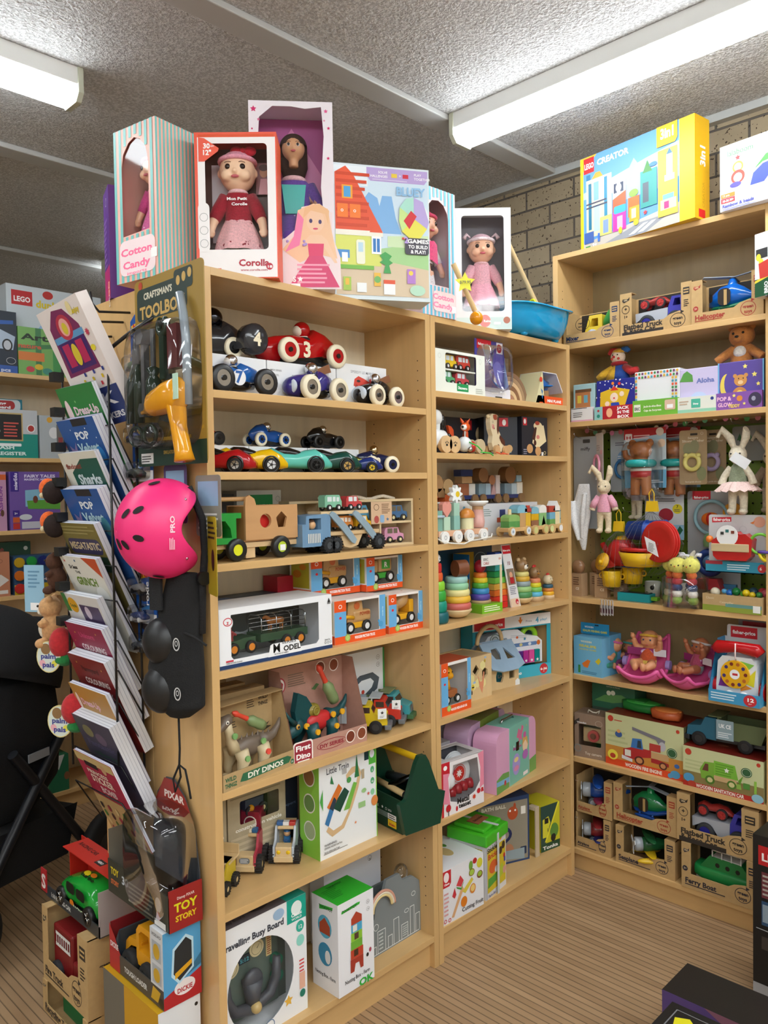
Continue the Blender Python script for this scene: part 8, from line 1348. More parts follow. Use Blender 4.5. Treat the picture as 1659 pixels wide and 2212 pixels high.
def baby(label,p,rz,skin,suit,band,s=1,lying=True,pant=None):
    t=T('baby_doll',label,'doll',p,rz,'small baby dolls on the shelf',sc=s);sk=skin+':satin'
    m=M('body',t,remesh=.22);m.sph((0,2.4,11.6),(3.3,3.1,3.3),sk);m.sph((0,-.4,11.3),.4,sk)
    for a in (-1,1): m.sph((a*1.3,.4,10.9),(1.1,1,1),sk);m.sph((a*3.2,2.6,11.4),(.4,.5,.7),sk)
    m.loft([(3,0,0,2.6,2.2),(6,0,.8,2.5,2),(9,0,1.6,1.8,1.5)],sk,ax='z')
    for a in (-1,1):
        m.tube([(a*2,1.2,8),(a*4.2,.4,9.6),(a*4.6,-.6,12)] if lying else [(a*2,.6,8),(a*4,-1.6,7),(a*3.8,-3.2,7.6)],[1.2,1.05,.9],sk,12);hx,hy,hz_=(a*4.7,-.8,13) if lying else (a*3.8,-4,8)
        m.sph((hx,hy,hz_),.9,sk)
        for f in range(4): m.tube([(hx-.5+f*.33,hy-.3,hz_+.5),(hx-.6+f*.38,hy-.7,hz_+1.3)],.2,sk,6)
        m.tube([(a*1.6,-.6,4),(a*3.2,-4,4.4),(a*1.6,-6.4,3.4)],[1.7,1.5,1.15],sk,12);m.sph((a*1.4,-7.4,4),(1.05,.9,1.5),sk)
        for f in range(4): m.sph((a*(.8+f*.35),-7.7,5.3-f*.12),.26,sk,8,6)
    for a in (-1,1): M('eye',t).sph((a*1.2,-.5,12),.3,'#2f4a6a:gloss')
    M('mouth',t).sph((0,-.5,10.2),(.55,.2,.2),'#b8505a:satin');M('headband',t).tor((0,2.4,12.9),3.05,.45,(0,.25,1),band+':cloth')
    q=M('top',t);q.loft([(5,0,.4,2.9,2.4),(7,0,1,2.7,2.2),(9.2,0,1.6,2.1,1.8)],suit+':cloth',ax='z',cap=False)
    q=M('nappy',t);q.loft([(2.2,0,-.2,2.4,2.2),(3.6,0,0,3,2.6),(5.2,0,.4,2.9,2.4)],(pant or suit)+':cloth',ax='z')
    if not lying:
        for a in (-1,1): q.tube([(a*1.6,-.6,4),(a*3.2,-4,4.4),(a*1.6,-6.2,3.4)],[2,1.8,1.45],suit+':cloth',12)
    return t
def carrier(label,p,rz,s=1):
    t=T('doll_carrier',label,'doll carrier',p,rz,'pink doll carriers',sc=s);c='#dc5c98:gloss'
    m=M('shell',t,thick=.5);n=14;vs=[]
    for i in range(n+1):
        a=i/n;y=-9+18*a;zc=.6+12*max(0,a-.45)**1.15*1.9;w=6.6-1.4*a+1*math.sin(PI*a)
        for j in range(9): u=-1+j/4;vs.append((u*w,y+.0,zc+2.8*abs(u)**2.4+(2.4*(1-min(1,i/1.6)))))
    m.add(vs,[(i*9+j,i*9+j+1,(i+1)*9+j+1,(i+1)*9+j) for i in range(n) for j in range(8)],c,True)
    rim=[vs[i*9] for i in range(n+1)]+[vs[n*9+j] for j in range(9)]+[vs[i*9+8] for i in range(n,-1,-1)]+[vs[j] for j in range(8,-1,-1)]
    M('rim',t).tube(rim,.6,c,8,closed=True)
    for s_ in (-1,1): M('handle_hub',t).cyl((s_*6.6,1,6),(s_*8,1,6),1.6,'#a08ac8:satin')
    q=M('wrap_label',t);q.b(-6.6,6.6,1,1.2,8.6,11,'#8f2a6a');q.face((-6.6,1,8.6),(1,0,0),(0,0,1),13.2,2.4,'e .5 .5 2 .9 #c9a8d8;r .68 0 1 1 #d8d4dc;T .5 .3 1 #fff c3 baby')
    return t
carrier('pink doll carrier in the middle of the shelf, doll with raised arms in it',(.985,-.255,K4),-82,1.15);baby('baby doll with yellow headband and raised arms sitting in the middle pink carrier',(1.0,-.255,K4+.022),-86,'#d6956a','#c8542c','#e0b03a',1.15,pant='#e0c25a')
carrier('pink doll carrier tipped back, beside the toy telephone',(1.0,-.445,K4),-115,1.1);baby('baby doll with white headband kicking its feet in the right pink carrier',(1.015,-.44,K4+.03),-122,'#b5704c','#b04a6a','#d8d0cc',1.05,pant='#8fa6a8')
baby('baby doll in a teal suit with pink headband, lying beside the fishing game box',(1.01,-.085,K4),-120,'#d0936c','#2f8a7a','#c9609a',1.0,lying=False)
baby('baby doll in a purple suit mostly behind the teal one',(1.06,-.14,K4),-100,'#c88a64','#8f3a78','#3fa09a',.92,lying=False)
# toy telephone
t=card_open('blue open tray pack for the toy telephone with a red scalloped logo',(.868,-.548),(.868,-.722),K4,1.02,15,4.2,'l .05 .2 .6 .85 3 #cfe6f4;e .82 .5 2.2 2 #c42a34;T .82 .42 1.7 #fff c2.6 12;t .82 .2 .8 #fff c m+',col='#3b94c2',name='telephone_pack',art='r 0 .75 1 1 #d9dce0;p #cf2233 .1,.8 .6,.8 .6,.98 .1,.98;T .35 .86 1.4 #fff c6 fisher-price')
M('backing_card',t).ext(rrect(-7.6,12,9,25.4,.8),'y',14.3,14.6,'#d0d4d8').face((-7.6,14.3,12),(1,0,0),(0,0,1),16.6,13.4,'p #cf2233 .08,.66 .64,.66 .64,.96 .08,.96;T .36 .76 1.8 #fff c8 fisher-price')
p=T('toy_telephone','white toy telephone with yellow dial, red handset and red wheels','toy telephone',at(t,0,3.2,1),-90)
M('body',p,bev=1.2).ext([(-7.4,2),(-5.6,0),(5.6,0),(7.4,2),(6.6,13),(5,15),(-5,15),(-6.6,13)],'y',0,7,'#dfe4ea:gloss')
q=M('rainbow_panels',p);q.face((-6.4,0,3),(1,0,0),(0,0,1),12.8,11,'p #7a2a8a .0,.1 .12,.7 .4,.5 .3,.1;p #2f8ac0 .1,.72 .3,.98 .5,.6;p #7fc04a .6,.98 .96,.9 .7,.6;p #d8d02a 1,.75 .95,.2 .65,.3;p #e08a2c .9,.15 .6,.02 .6,.3',lift=.1)
d=M('dial',p);d.cyl((-.4,-1,9),(-.4,.6,9),4.9,'#e0a81c:gloss',n=32);d.face((-5.4,-1,4),(1,0,0),(0,0,1),10,10,'e .5 .5 1.7 1.7 #f0f0f0;r .42 .46 .6 .54 #c42a34;'+';'.join('e %.3f %.3f .62 .62 %s' % (.5+.37*math.sin(a),.5+.37*math.cos(a),('#3a2a6a','#7a2a1a','#b8641c')[i % 3]) for i,a in enumerate([k*.6-.9 for k in range(10)])))
h=M('handset',p);h.tube([(-7.8,1,16.6),(-6.6,1,17.8),(0,1,18.4),(6.6,1,17.8),(7.8,1,16.6)],[1.9,2.4,1.9,2.4,1.9],'#b3161c:gloss',16);M('cord',p).tube([(0,-1.4,20),(0,-1.6,15),(0,-.8,14)],.25,'#e8d0d0:satin')
for s in (-1,1): wheel(p,0,0,0,.1,.1,'#b3161c:gloss','#b3161c:gloss') if False else M('wheel',p,bev=.3).cyl((s*7.2,3,3.4),(s*9,3,3.4),3.2,'#b3161c:gloss');M('eye',p).sph((s*2.4,-.4,1.8),(1.5,.7,1.3),'#f4f6f8:gloss').sph((s*2.4,-.95,1.8),(.7,.3,.8),'#1f4a6a:gloss')
carton('second toy telephone pack standing behind the front one',(1.05,-.585),(1.05,-.735),K4,1.085,4,'#8a8488','p #a02030 .1,.72 .8,.72 .8,.96 .1,.96;T .45 .8 1.6 #d8b0b0 c8 fisher-price')
# ---- fire engine shelf
tb=carton('taupe toy camera box with a window and cord loop',(.915,.022),(.935,-.108),K5,.648,10,'#8d7562:card','p #3a342e 0,.72 .16,.8 .16,.9 0,.82;T .08 .78 1 #ddd l4 Wooden;o .78 .82 1.5 1.2 #b8a898 .15;o .1 .2 1.5 1.5 #5f8a94 .15;t .6 .08 1.5 #e0d4c4 c7 Toy camera',wins=[rrect(-4.8,5,4.6,13.6,.6)],inner='#5a4a3e',cat='box')
M('cord_loop',tb).tube([(-2,3,17.8),(-1.6,3,19),(0,3,18.2),(1.6,3,18.2),(3,3,19.2),(2.4,3,17.8)],.3,'#ddd6c4:cloth')
q=M('toy_camera',bev=.5);q.b(-4.2,4.2,0,3,0,6,'#c9ae84:lacq');q.cyl((.6,-1.2,3),(.6,0,3),2.4,'#b8484a:satin');q.cyl((.6,-1.3,3),(.6,-1.2,3),1.3,'#6a3a34:gloss');tag(q,'wooden toy camera with a red lens in the taupe box','toy camera',loc=at(tb,0,3,5.6),rz=deg(tb))
def hill(c): return 'r 0 0 1 1 #c9cd9c;r 0 .12 1 .38 %s;l .03 .42 .3 .7 3 #b9c08c' % c
carton('green crocodile game box at the back of the fire engine shelf',(1.02,.0),(1.02,-.19),K5+.19,.79,10,'#2f6a52','T .5 .78 1.7 #cfe0d0 c12 CROC CHASEY;t .5 .68 .8 #cfe0d0 c6 CATCH A FROG;p #5f9a5a .05,.2 .3,.42 .7,.5 .95,.35 .5,.2;e .4 .5 1 1 #e8f0e0;e .5 .52 1 1 #e8f0e0;e .85 .15 2 1 #b83a6a',name='toy_box')
carton('green box supporting the crocodile game at the back',(1.02,.0),(1.02,-.19),K5,K5+.19,10,'#3a4f46',g='hidden support boxes')
carton('large cream box printed with a red fire engine',(.925,-.113),(.925,-.432),K5,.674,17,'#c9b48c',hill('#c98a3a')+';r 0 0 1 .13 #d8481f;e .07 .9 1.2 1.2 #c4402c;l .12 .86 .24 .9 1 #c4402c;e .93 .9 .7 .7 #c4402c;T .5 .03 1.9 #f4ece0 c15 WOODEN FIRE ENGINE;'
  'p #b32a2c .24,.2 .24,.36 .34,.42 .46,.44 .6,.44 .6,.3 .46,.26 .4,.2;p #a8242a .6,.22 .6,.32 .82,.26 .82,.2;r .6 .3 .82 .42 #c9a070;p #3a74b8 .34,.42 .36,.6 .48,.62 .5,.42;p #2a3a4a .42,.44 .43,.58 .47,.58 .48,.44;r .26 .24 .34 .36 #e0ddd4;p #7a7884 .36,.76 .36,.82 .7,.72 .78,.68 .76,.56 .7,.58 .66,.66;e .74 .56 1.4 1.8 #b8b8c0;r .58 .44 .72 .58 #b83a34;e .45 .2 2 1.7 #5a2a24;e .45 .2 1.3 1.1 #c98a5a;e .75 .2 1.6 1.4 #5a2a24;e .75 .2 1 .9 #c98a5a;p #d8d8dc .22,.17 .36,.14 .36,.2 .22,.24;'
  'e .1 .2 2.2 2 #e8d84a;e .1 .18 1.2 1 #b8402c;e .18 .62 1.5 1.2 #3a5a9a;e .18 .68 .8 .7 #e0a060;e .86 .48 2 1.9 #2f5f3a;o .86 .48 1.7 1.6 #d0dcc0 .15;e .9 .1 1.9 1.5 #4f9ac8;e .84 .06 1 .9 #4f9ac8;e .92 .26 1 .8 #3a6ab0',Tp='r 0 0 1 1 #7c2a1c;l .1 .4 .5 .6 2 #a85a40',B='r 0 0 1 1 #6f6a4a')
carton('cream and red box printed with a green sanitation truck',(.905,-.438),(.905,-.722),K5,.617,17,'#c4c48a',hill('#8a7a4a')+';r 0 0 1 .12 #b82a20;e .07 .86 1.2 1.2 #c4402c;e .94 .9 .7 .7 #c4402c;T .47 .02 1.7 #f4ece0 c17 WOODEN SANITATION CAR;'
  'p #79ac3a .24,.28 .22,.5 .28,.7 .4,.72 .4,.28;p #6a4030 .25,.48 .29,.66 .33,.66 .33,.48;p #7ab83c .4,.4 .4,.78 .66,.76 .7,.42;l .42 .44 .66 .74 5 #5f9a2a;r .4 .3 .68 .42 #c9a878;e .35 .28 1.7 1.6 #4f7a2a;e .35 .28 1 .9 #d0c890;e .62 .28 1.6 1.5 #4f7a2a;e .62 .28 1 .9 #d0c890;s .56 .6 1 #f0f0e8;p #5f9a2a .7,.42 .76,.56 .72,.3;r .76 .26 .84 .4 #4f8a3a;p #8ab04a .68,.22 .74,.22 .73,.34 .68,.34;r .89 .2 .92 .5 #8fc04a;e .8 .66 1.9 1.7 #2f5f3a;o .8 .66 1.6 1.4 #d0dcc0 .15;e .08 .22 2 1.6 #4f9ac8;e .12 .08 1.6 1.1 #b8402c;e .93 .1 2 1.5 #8fc0d0',Tp='r 0 0 1 1 #7a2218;e .4 .5 2 1 #a85a40')
t=T('toy_boat','green plastic toy boat lying on the fire engine box','toy boat',(1.02,-.225,.675),-86);m=M('hull',t,bev=.2);m.loft([(-8.6,0,3.2,.4,.5),(-7,0,2.2,2.8,2),(0,0,1.9,4,1.9),(6,0,2,3.6,2),(8,0,2.2,3,1.8)],'#1f7a34:satin',22,'x',.7);M('deck',t).sph((0,0,3.8),(7.4,3.4,.8),'#3fae4a:satin');M('bench',t,bev=.2).b(-2,2,-3,3,4,4.8,'#2f8f3c:satin')
t=T('toy_boat','orange plastic toy boat behind the blue tipper truck','toy boat',(.98,-.345,.675),-86);m=M('hull',t);m.loft([(-6.6,0,3,.4,.5),(-5,0,2.2,2.8,2),(0,0,1.9,3.8,1.9),(5,0,2.2,3,1.8)],'#b8582c:satin',22,'x',.7);M('deck',t).sph((0,0,3.7),(5.6,3.2,.8),'#cf7a3a:satin')
t=tipper('large blue and olive tipper truck standing on the sanitation truck box',(.985,-.575,.618),93,'#22627c','#5a6644',1.08,g=None,under='#22262a');M('ce_label',t).face((3,0,4) if False else (2.6,4.9,3.6),(-1,0,0),(0,0,1),5.6,6.6,'r 0 0 1 1 #8fa6b0;T .5 .6 1.8 #f0f4f6 c4 UK CE;l .1 .1 .9 .4 3 #dfe8ec')
# ---- bottom shelf, two layers of kraft boxes
KL=K6
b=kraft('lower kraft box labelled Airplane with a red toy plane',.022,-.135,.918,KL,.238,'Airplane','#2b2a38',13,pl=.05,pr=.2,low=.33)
plane('red toy plane with grey engine in the lower left kraft box',at(b,1,6,2),-60,'#8a2a2c','#26306a',.95)
b=kraft('lower kraft box labelled Seaplane',-.160,-.402,.912,KL,.238,'Seaplane','#2b2a38',13,pl=.14,pr=.17,low=.33,age='1+')
plane('green and yellow toy seaplane in the lower middle kraft box',at(b,1,6,3.2),-50,'#1f5a34','#d9b01f',.95,sea=True)
b=kraft('lower kraft box labelled Ferry Boat',-.432,-.700,.90,KL,.256,'Ferry Boat','#2b2a38',14,pl=.13,pr=.13,low=.33,age='3+')
t=T('toy_ferry','green and white toy ferry boat with a slatted upper deck in the kraft box','toy boat',at(b,1,6.6,3.6),-90);m=M('hull',t,bev=.2);m.loft([(-11,0,3,3.4,2.2),(-8,0,2.4,4,2.6),(8,0,2.4,4,2.6),(12,0,3,2.8,2)],'#1f8a44:satin',20,'x',.5);M('keel',t).loft([(-10.4,0,.4,3,1.4),(9,0,.4,3.2,1.4),(11,0,1,2,1)],'#d8dcd8:satin',18,'x',.5);M('cabin_wall',t,bev=.4).ext([(-9,4.6),(9.6,4.6),(6,9),(-5.4,9.4)],'y',-3.2,3.2,'#1c7a3c:satin')
q=M('portholes',t);q.face((-9,-3.2,4.6),(1,0,0),(0,0,1),18,5,'e .36 .4 .8 .85 #10180f;e .56 .38 .8 .85 #10180f;e .76 .34 .8 .85 #10180f',lift=.08)
q=M('upper_deck',t);q.b(-4.6,5.6,-3,3,9,9.4,'#d8d8d4:satin');[q.b(-4.6+i*3.4,-4.2+i*3.4,-3.2,-2.9,9,12,'#d8d8d4:satin') for i in range(4)];q.b(-4.6,6,-3.2,-2.9,11.6,12,'#d8d8d4:satin').b(-4.6,6,2.9,3.2,9,12,'#d8d8d4:satin');M('small_car',t).sph((10,0,6),(2.4,1.4,1.6),'#2f6f9a:satin')
ZL=.242
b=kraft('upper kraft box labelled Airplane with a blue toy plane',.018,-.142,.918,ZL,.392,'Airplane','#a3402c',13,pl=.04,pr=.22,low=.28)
plane('blue toy plane with grey engine in the upper left kraft box',at(b,1,6,2.6),-60,'#1b4a9a','#8a2a3a',1.05)
b=kraft('lower shelf kraft box with red print labelled Helicopter',-.150,-.408,.915,ZL+.012,.405,'Helicopter','#a3402c',13,pl=.15,pr=.15,low=.26,age='2+')
copter('green toy helicopter in the kraft box on the bottom shelf',at(b,.2,6.4,2.2),-90,'#1a7a44','#1c4a9a',.98)
b=kraft('bottom shelf kraft box labelled Flatbed Truck and Race Car',-.413,-.705,.905,.258,.436,'Flatbed Truck','#2e2926',13,pl=.17,pr=.2,low=.3,sub='& Race Car')
flatbed('purple and grey flatbed truck in the bottom shelf kraft box',at(b,.4,6,1.6),-90,.98,'red race car riding on the flatbed truck in the bottom shelf box')
# ---------------------------------------------------------------- left end of the bookcases
XE=-.83
rk=T('magazine_rack','tall black wire rack of leaning magazines hooked on the bookcase end','magazine rack',(0,0,0));WB='#1a1a1b:satin'
for pts in ([(-.945,.268,1.95),(-.945,.268,.86)],[(-.945,.545,1.95),(-.945,.545,.80)],[(-.862,.285,1.88),(-.862,.285,.74)],[(-.862,.545,1.88),(-.862,.545,.74)]): M('upright',rk,u=1).tube(pts,.0032,WB,6)
M('top_hook',rk,u=1).tube([(-.945,.268,1.95),(-.90,.22,2.0),(-.87,.16,2.03)],.005,WB,6)
def magazine(i,zb,yr,col,art,lab,W_=22,th=1.6,L=29,k=1):
    a=math.radians(23);t=M('magazine');n=max(1,int(th/1.1))
    t.b(-W_/2,W_/2,.1,th,.2,L-.2,'#dcdfe6')
    t.b(-W_/2,W_/2,0,.1,0,L,col);t.face((-W_/2,0,0),(1,0,0),(0,0,1),W_,L,art)
    for j in range(1,n+2): t.b(-W_/2,W_/2+.05,th*j/(n+1)-.04,th*j/(n+1)+.04,.1,L-.1,'#9a93b8' if i % 2 else '#a8acb8')
    tag(t,lab,'magazine','magazines in the wire rack',(-.862,yr+W_*.005,zb),rot=(a,0,math.radians(-90)))
    M('pocket_wire',rk,u=1).tube([(-.862,.285,zb+.02),(-.862-.075,.27,zb+.155),(-.862-.075,.55,zb+.15),(-.862,.545,zb+.02)],.0022,WB,5)
MG=[(1.605,.305,'#2f7f3f','T .6 .72 3.4 #e8c8d0 c14 Dress-Up;T .68 .6 3.6 #d84a72 c11 Girls;e .15 .74 1.6 4 #f0d8d8;s .4 .85 .5 #9fd08f;p #1f5a2a 0,.5 .2,.6 .3,.5','green magazine titled Dress-Up Girls, highest in the rack',1.4),
 (1.515,.305,'#27569a','T .55 .8 3 #e8eef4 c8 POP;T .6 .67 3.6 #b9d8e0 c12 Velvet;r .4 .93 .8 1 #23252c;e .85 .62 2.2 2.8 #3f8fd0;p #8a7aa8 .1,.75 .2,.7 .3,.78 .25,.62 .12,.62;s .7 .9 .3 #fff;s .3 .9 .3 #fff;s .9 .8 .3 #fff','upper blue Pop Velvet colouring magazine',3),
 (1.425,.30,'#d9d6c8','r .2 .5 1 .93 #1c5648;p #d9d6c8 .2,.93 .2,.8 .55,.93;T .3 .84 2 #8a3a30 c9 findout!;T .6 .68 4 #cfdadc c13 Sharks;p #cfd4cc .3,.5 .6,.6 1,.55 1,.5','cream and dark green magazine titled Sharks',1.4),
 (1.325,.29,'#27569a','T .55 .8 3 #e8eef4 c8 POP;T .6 .67 3.6 #b9d8e0 c12 Velvet;r .4 .93 .8 1 #23252c;e .85 .62 2.2 2.8 #4a8a9a;p #8a7aa8 .1,.75 .2,.7 .3,.78 .25,.62 .12,.62;s .7 .9 .3 #fff','lower blue Pop Velvet colouring magazine',3),
 (1.232,.315,'#7a6f3a','l .05 .88 .95 .98 3 #9a8f5a;c .08 .68 .96 .84 2 #3f3a5a;T .52 .73 3 #c9b48c c18 MEGATASTIC;r 0 .5 1 .66 #1f3a2a;t .5 .6 1.6 #3f8a4a c14 colouring','dull yellow magazine titled Megatastic, middle of the rack',2),
 (1.140,.31,'#e2e0d6','p #c4502c .6,1 1,1 1,.8;T .28 .87 1.6 #222 c5 Dr Seuss;t .35 .82 1.2 #222 c3 THE;T .5 .7 3.4 #6a8a1c c12 GRINCH;s .1 .95 .5 #c43;s .4 .96 .5 #2a6a9a;e .8 .6 3.4 3 #f4f4f0;r .3 .5 .6 .58 #c4302c','white magazine with green lettering and a rust corner',1.6),
 (1.035,.31,'#d8d6d4','r 0 .8 .12 1 #1f7a3a;e .24 .88 2.8 2.4 #d9a01c;T .24 .86 1.4 #1c5a2a c4 Crayola;r .42 .6 .95 .9 #4a3a5c;e .6 .82 1.6 2 #c9b8c8;r .3 .5 1 .62 #2f4a30','white magazine with a round yellow Crayola badge',2),
 (.955,.29,'#8f1c44','T .5 .86 2.2 #c9487a c9 Unicorn;T .56 .72 2.6 #e6d6dc c14 COLOURING;T .6 .6 2.6 #e6d6dc c12 MAZE BOOK;s .2 .9 .4 #d8b04a;s .8 .93 .4 #d8b04a;s .1 .8 .3 #d8b04a','crimson colouring maze book',2.4),
 (.868,.28,'#7c1c18','T .5 .84 2.2 #4f1412 c10 Farmyard;T .56 .7 2.6 #e0d0cc c14 COLOURING;T .6 .58 2.6 #e0d0cc c12 MAZE BOOK;s .2 .92 .4 #d8b04a;s .85 .9 .4 #d8b04a','dark red colouring maze book below the crimson one',3),
 (.785,.275,'#b98a3c','T .42 .78 3 #e8b8c8 c11 Dress-Up;T .6 .64 3 #d8688a c8 Girls;e .7 .52 1.6 1.6 #e8c8d0;t .7 .5 1.6 #a03a5a c 15;e .1 .8 1 3 #e8d8d0','mustard magazine titled Dress-Up Girls, low in the rack',1.4),
 (.70,.26,'#4a4658','e .3 .85 3 2 #7f7a5a;e .6 .8 3 2 #6a5a70;T .5 .68 2.6 #5f5a78 c16 Fantastic;t .5 .58 1.8 #3f6a4a c14 colouring;T .6 .5 2 #3a1f30 c12 Dinosaurs','grey purple thick magazine near the bottom of the rack',3.4),
 (.60,.255,'#a82a48','r 0 .9 1 1 #c9b07a;r .2 .86 .55 .92 #2a2024;e .72 .9 1.4 1.6 #c9a07a;T .45 .78 1.8 #e8d8c8 c12 PRINCESS;T .5 .68 3.4 #e6d2c4 c13 STICKER;T .55 .57 3 #e6c2c4 c9 BOMB;r 0 0 1 .5 #b89a6a;'+';'.join('e %.2f %.2f .9 1.2 %s' % (.1+.2*(i % 5),.06+.1*(i//5),('#8a2a3a','#d8c08a','#4a7a3a','#3a2a2a')[i % 4]) for i in range(20)),'pink and gold Princess Sticker Bomb magazine, lowest in the rack',.9)]
for i,(zb,yr,c,art,lab,th) in enumerate(MG): magazine(i,zb,yr,c,art,lab,th=th)
q=M('bulldog_clip');
for i in range(8): M('rack_clip',rk,u=1).b(-.985,-.955,.51,.54,1.895-.098*i,1.92-.098*i,'#161616:satin')
q.b(-1,1,0,.5,0,2,'#161616:satin');tag(q,'small black clip on the far side of the wire rack','clip',loc=(-.90,.56,1.70),rz=-90)
# tall box standing diagonally in the top of the rack
t=M('sticker_pack');t.b(-12,12,0,3.4,0,34,'#e6dcd8');t.face((-12,0,0),(1,0,0),(0,0,1),24,34,'p #7a2a5a .1,.45 .15,.85 .35,.97 .6,.95 .8,.8 .85,.45;r .18 .48 .8 .72 #43256a;r .15 .72 .83 .77 #5f9ac8;e .48 .82 4 3.4 #b8344a;e .48 .82 2.6 2.4 #e8a8a0;e .48 .81 1.4 1.6 #d8c43a;r .24 .52 .4 .7 #b8285a;e .48 .6 1.8 3 #d8c43a;r .56 .52 .72 .7 #b8285a;T .86 .88 2 #d8c01c c4 enjoy;e .75 .93 1.2 1.8 #e8d8a0;s .9 .72 1.2 #c4405a 9;e .88 .6 1.2 .8 #e8d83a;r 0 0 1 .3 #26356f;T .6 .16 4.6 #e8e8ec c14 1K;T .6 .05 2.2 #e8e8ec c15 STICKERS;'+';'.join('r %.2f %.2f %.2f %.2f %s' % (u,v,u+.04,v+.03,('#c4303a','#d8b81c','#2a3a8a')[i % 3]) for i,(u,v) in enumerate([(.3+.07*j,.32+.05*((j*7) % 3)) for j in range(9)])))
tag(t,'tall sticker activity pack leaning out of the top of the wire rack','sticker pack',loc=(-.895,.355,1.765),rot=(math.radians(24),math.radians(-4),math.radians(-90)))
# hooks and carded cars
def arm(p,lab): q=M('display_hook');q.tube([(0,0,0),(0,-9,-1),(0,-11,1),(0,-11.4,4)],.35,WB,6);tag(q,lab,'hook','black hooks on the bookcase end',p,-90)
for p in ((XE,.40,2.06),(XE,.47,2.03),(XE,.36,2.08)): arm(p,'empty black hook on the bookcase end beside the wire rack')
CC=('#5a8a6a','#c9a01c','#2a4a9a','#3a3f3a','#7a7a7c','#2a3a6a','#30343a')
for i,z in enumerate((1.895,1.80,1.705,1.61,1.30,1.225,1.145)):
    lab=('highest','second','third','fourth','fifth','sixth','lowest')[i]
    t=T('carded_car','%s blue card with a small toy car blister, beside the toolbox pack' % lab,'toy pack',(-.852-.003*(i % 2),.265,z),-90,'blue carded toy cars')
    m=M('backing_card',t);m.ext([(-5.4,0),(5.4,0),(5.4,14),(3,16.6),(-3,16.6),(-5.4,15)],'y',0,.1,'#1a55a8');m.face((-5.4,0,0),(1,0,0),(0,0,1),10.8,16,'r 0 0 1 .18 #d8d9de;p #e8b81c .05,.72 1,.86 1,.98 .05,.86;T .5 .8 1.9 #c4202c c8 HOT;e .4 .5 3 2 #3a2f2c;p #3f8fd8 0,.2 1,.4 1,.3 0,.18')
    blister(t,-5,4,.5,5.4,3.6);c=T('toy_car','tiny %s toy car in the %s blister' % (('green','yellow','blue','black','grey','navy','black')[i],lab),'toy car',at(t,-.5,-1.8,1),-90,'tiny carded cars')
    M('body',c).loft([(-3.4,0,1.2,1.2,.6),(-2,0,1.4,1.3,.9),(.6,0,1.7,1.2,1),(3.4,0,1.1,1.2,.5)],CC[i]+':gloss',14,'x',.6)
    for x in (-2,2): M('wheel',c).cyl((x,-1.5,.6),(x,1.5,.6),.65,'#dfe0e2:satin' if i == 5 else '#1a1a1a:satin')
for y,z,c,lb in ((.12,1.50,'#5a4a7a','purple and blue card hanging behind the pink helmet'),(-.03,1.47,'#8a8a80','grey card with a small metal scooter behind the helmet')): card(lb,y,-.845,z,11,15,c,'r .1 .5 .9 .9 #8fb0d0;l .1 .1 .9 .4 4 #ddd')
t=card('yellow book peeking out behind the helmet strap',-.065,-.86,1.33,9,19,'#b5a024','l .1 .7 .9 .95 4 #3a3420;e .6 .45 1.5 2.6 #3a1f1c',rz=-20,cat='book')
# toolbox card
t=T('toolbox_pack','large mustard and green carded toy tool set in clear plastic','toy pack',(-.872,.09,1.648),-90)
m=M('backing_card',t);m.ext(rrect(-16.4,0,16.4,48.6,1.4),'y',0,.3,'#9c7d33');m.face((-16.4,0,0),(1,0,0),(0,0,1),32.8,48.6,'r 0 0 1 .12 #1d3a2c;l .0 .12 1 .2 2 #b08a2a;c .04 .78 .78 .95 1.4 #2c3b36;c .6 .88 .86 .985 1 #2c3b36;T .36 .89 2.3 #d8d2bc c14 CRAFTSMAN\'S;T .42 .79 4.4 #c9a45c c22 TOOLBOX;e .66 .93 .9 1.2 #c9a45c;e .74 .94 .9 1.2 #c9a45c;e .82 .95 .9 1.2 #c9a45c;e .1 .97 1 1 #b8442c;r .05 .015 .24 .07 #e0e0de;l .06 .02 .22 .06 3 #333;T .58 .06 1.2 #b8a04a c12 SIMULATION TOOLS SERIES;t .6 .03 .8 #b8a04a l6 toy set')
blister(t,-15,15,4,36,6);DT='#1d3328:gloss';GM='#4a4e54:gloss'
def tool(nm,fn): q=M(nm,t);q.X=Matrix.Translation((0,0,0 if nm == 'crowbar' else -2.8));fn(q)
for s in (-1,1): tool('pliers_handle',lambda q: q.tube([(-12+s*.5,-2.4,29),(-12.2+s*1.9,-2.6,24),(-12.6+s*2,-2.6,14)],[1,1.5,1.3],DT,12))
tool('pliers_jaw',lambda q: q.loft([(28,-12,-2.4,1.6,1),(33,-12,-2.4,1.2,.9),(37,-12,-2.4,.4,.5)],GM,ax='z'));tool('hammer',lambda q: q.b(-8.6,-7,-3,-1.4,18,34,GM).cyl((-7.8,-4,35.6),(-7.8,-.8,35.6),2.2,GM,n=6).cyl((-7.8,-3.6,17),(-7.8,-1,17),2,GM,n=6))
tool('screwdriver',lambda q: q.cyl((-3.4,-2.4,26),(-3.4,-2.4,37),.7,GM).lathe((-3.4,-2.4,17),[(.01,0),(1.9,.4),(2,7),(1,8.4),(2,10),(.01,11)],DT));tool('spanner',lambda q: q.b(.2,2.4,-2.8,-1.6,24,35,DT).tor((1.3,-2.2,37),1.9,.9,'y',DT,a0=-4.2,a1=1.1))
tool('spirit_level',lambda q: q.b(5,9.4,-3.4,-1,26,36.6,'#5c2428:gloss'));tool('crowbar',lambda q: q.tube([(9,-2,41),(11,-2.4,36),(12,-2.4,30),(12.4,-2.4,14)],1.1,'#8f9aa4:gloss',8));tool('saw',lambda q: q.ext([(.6,14),(9,12),(10,22),(5,25),(1.6,20)],'y',-3.4,-1.6,'#20292a:gloss'))
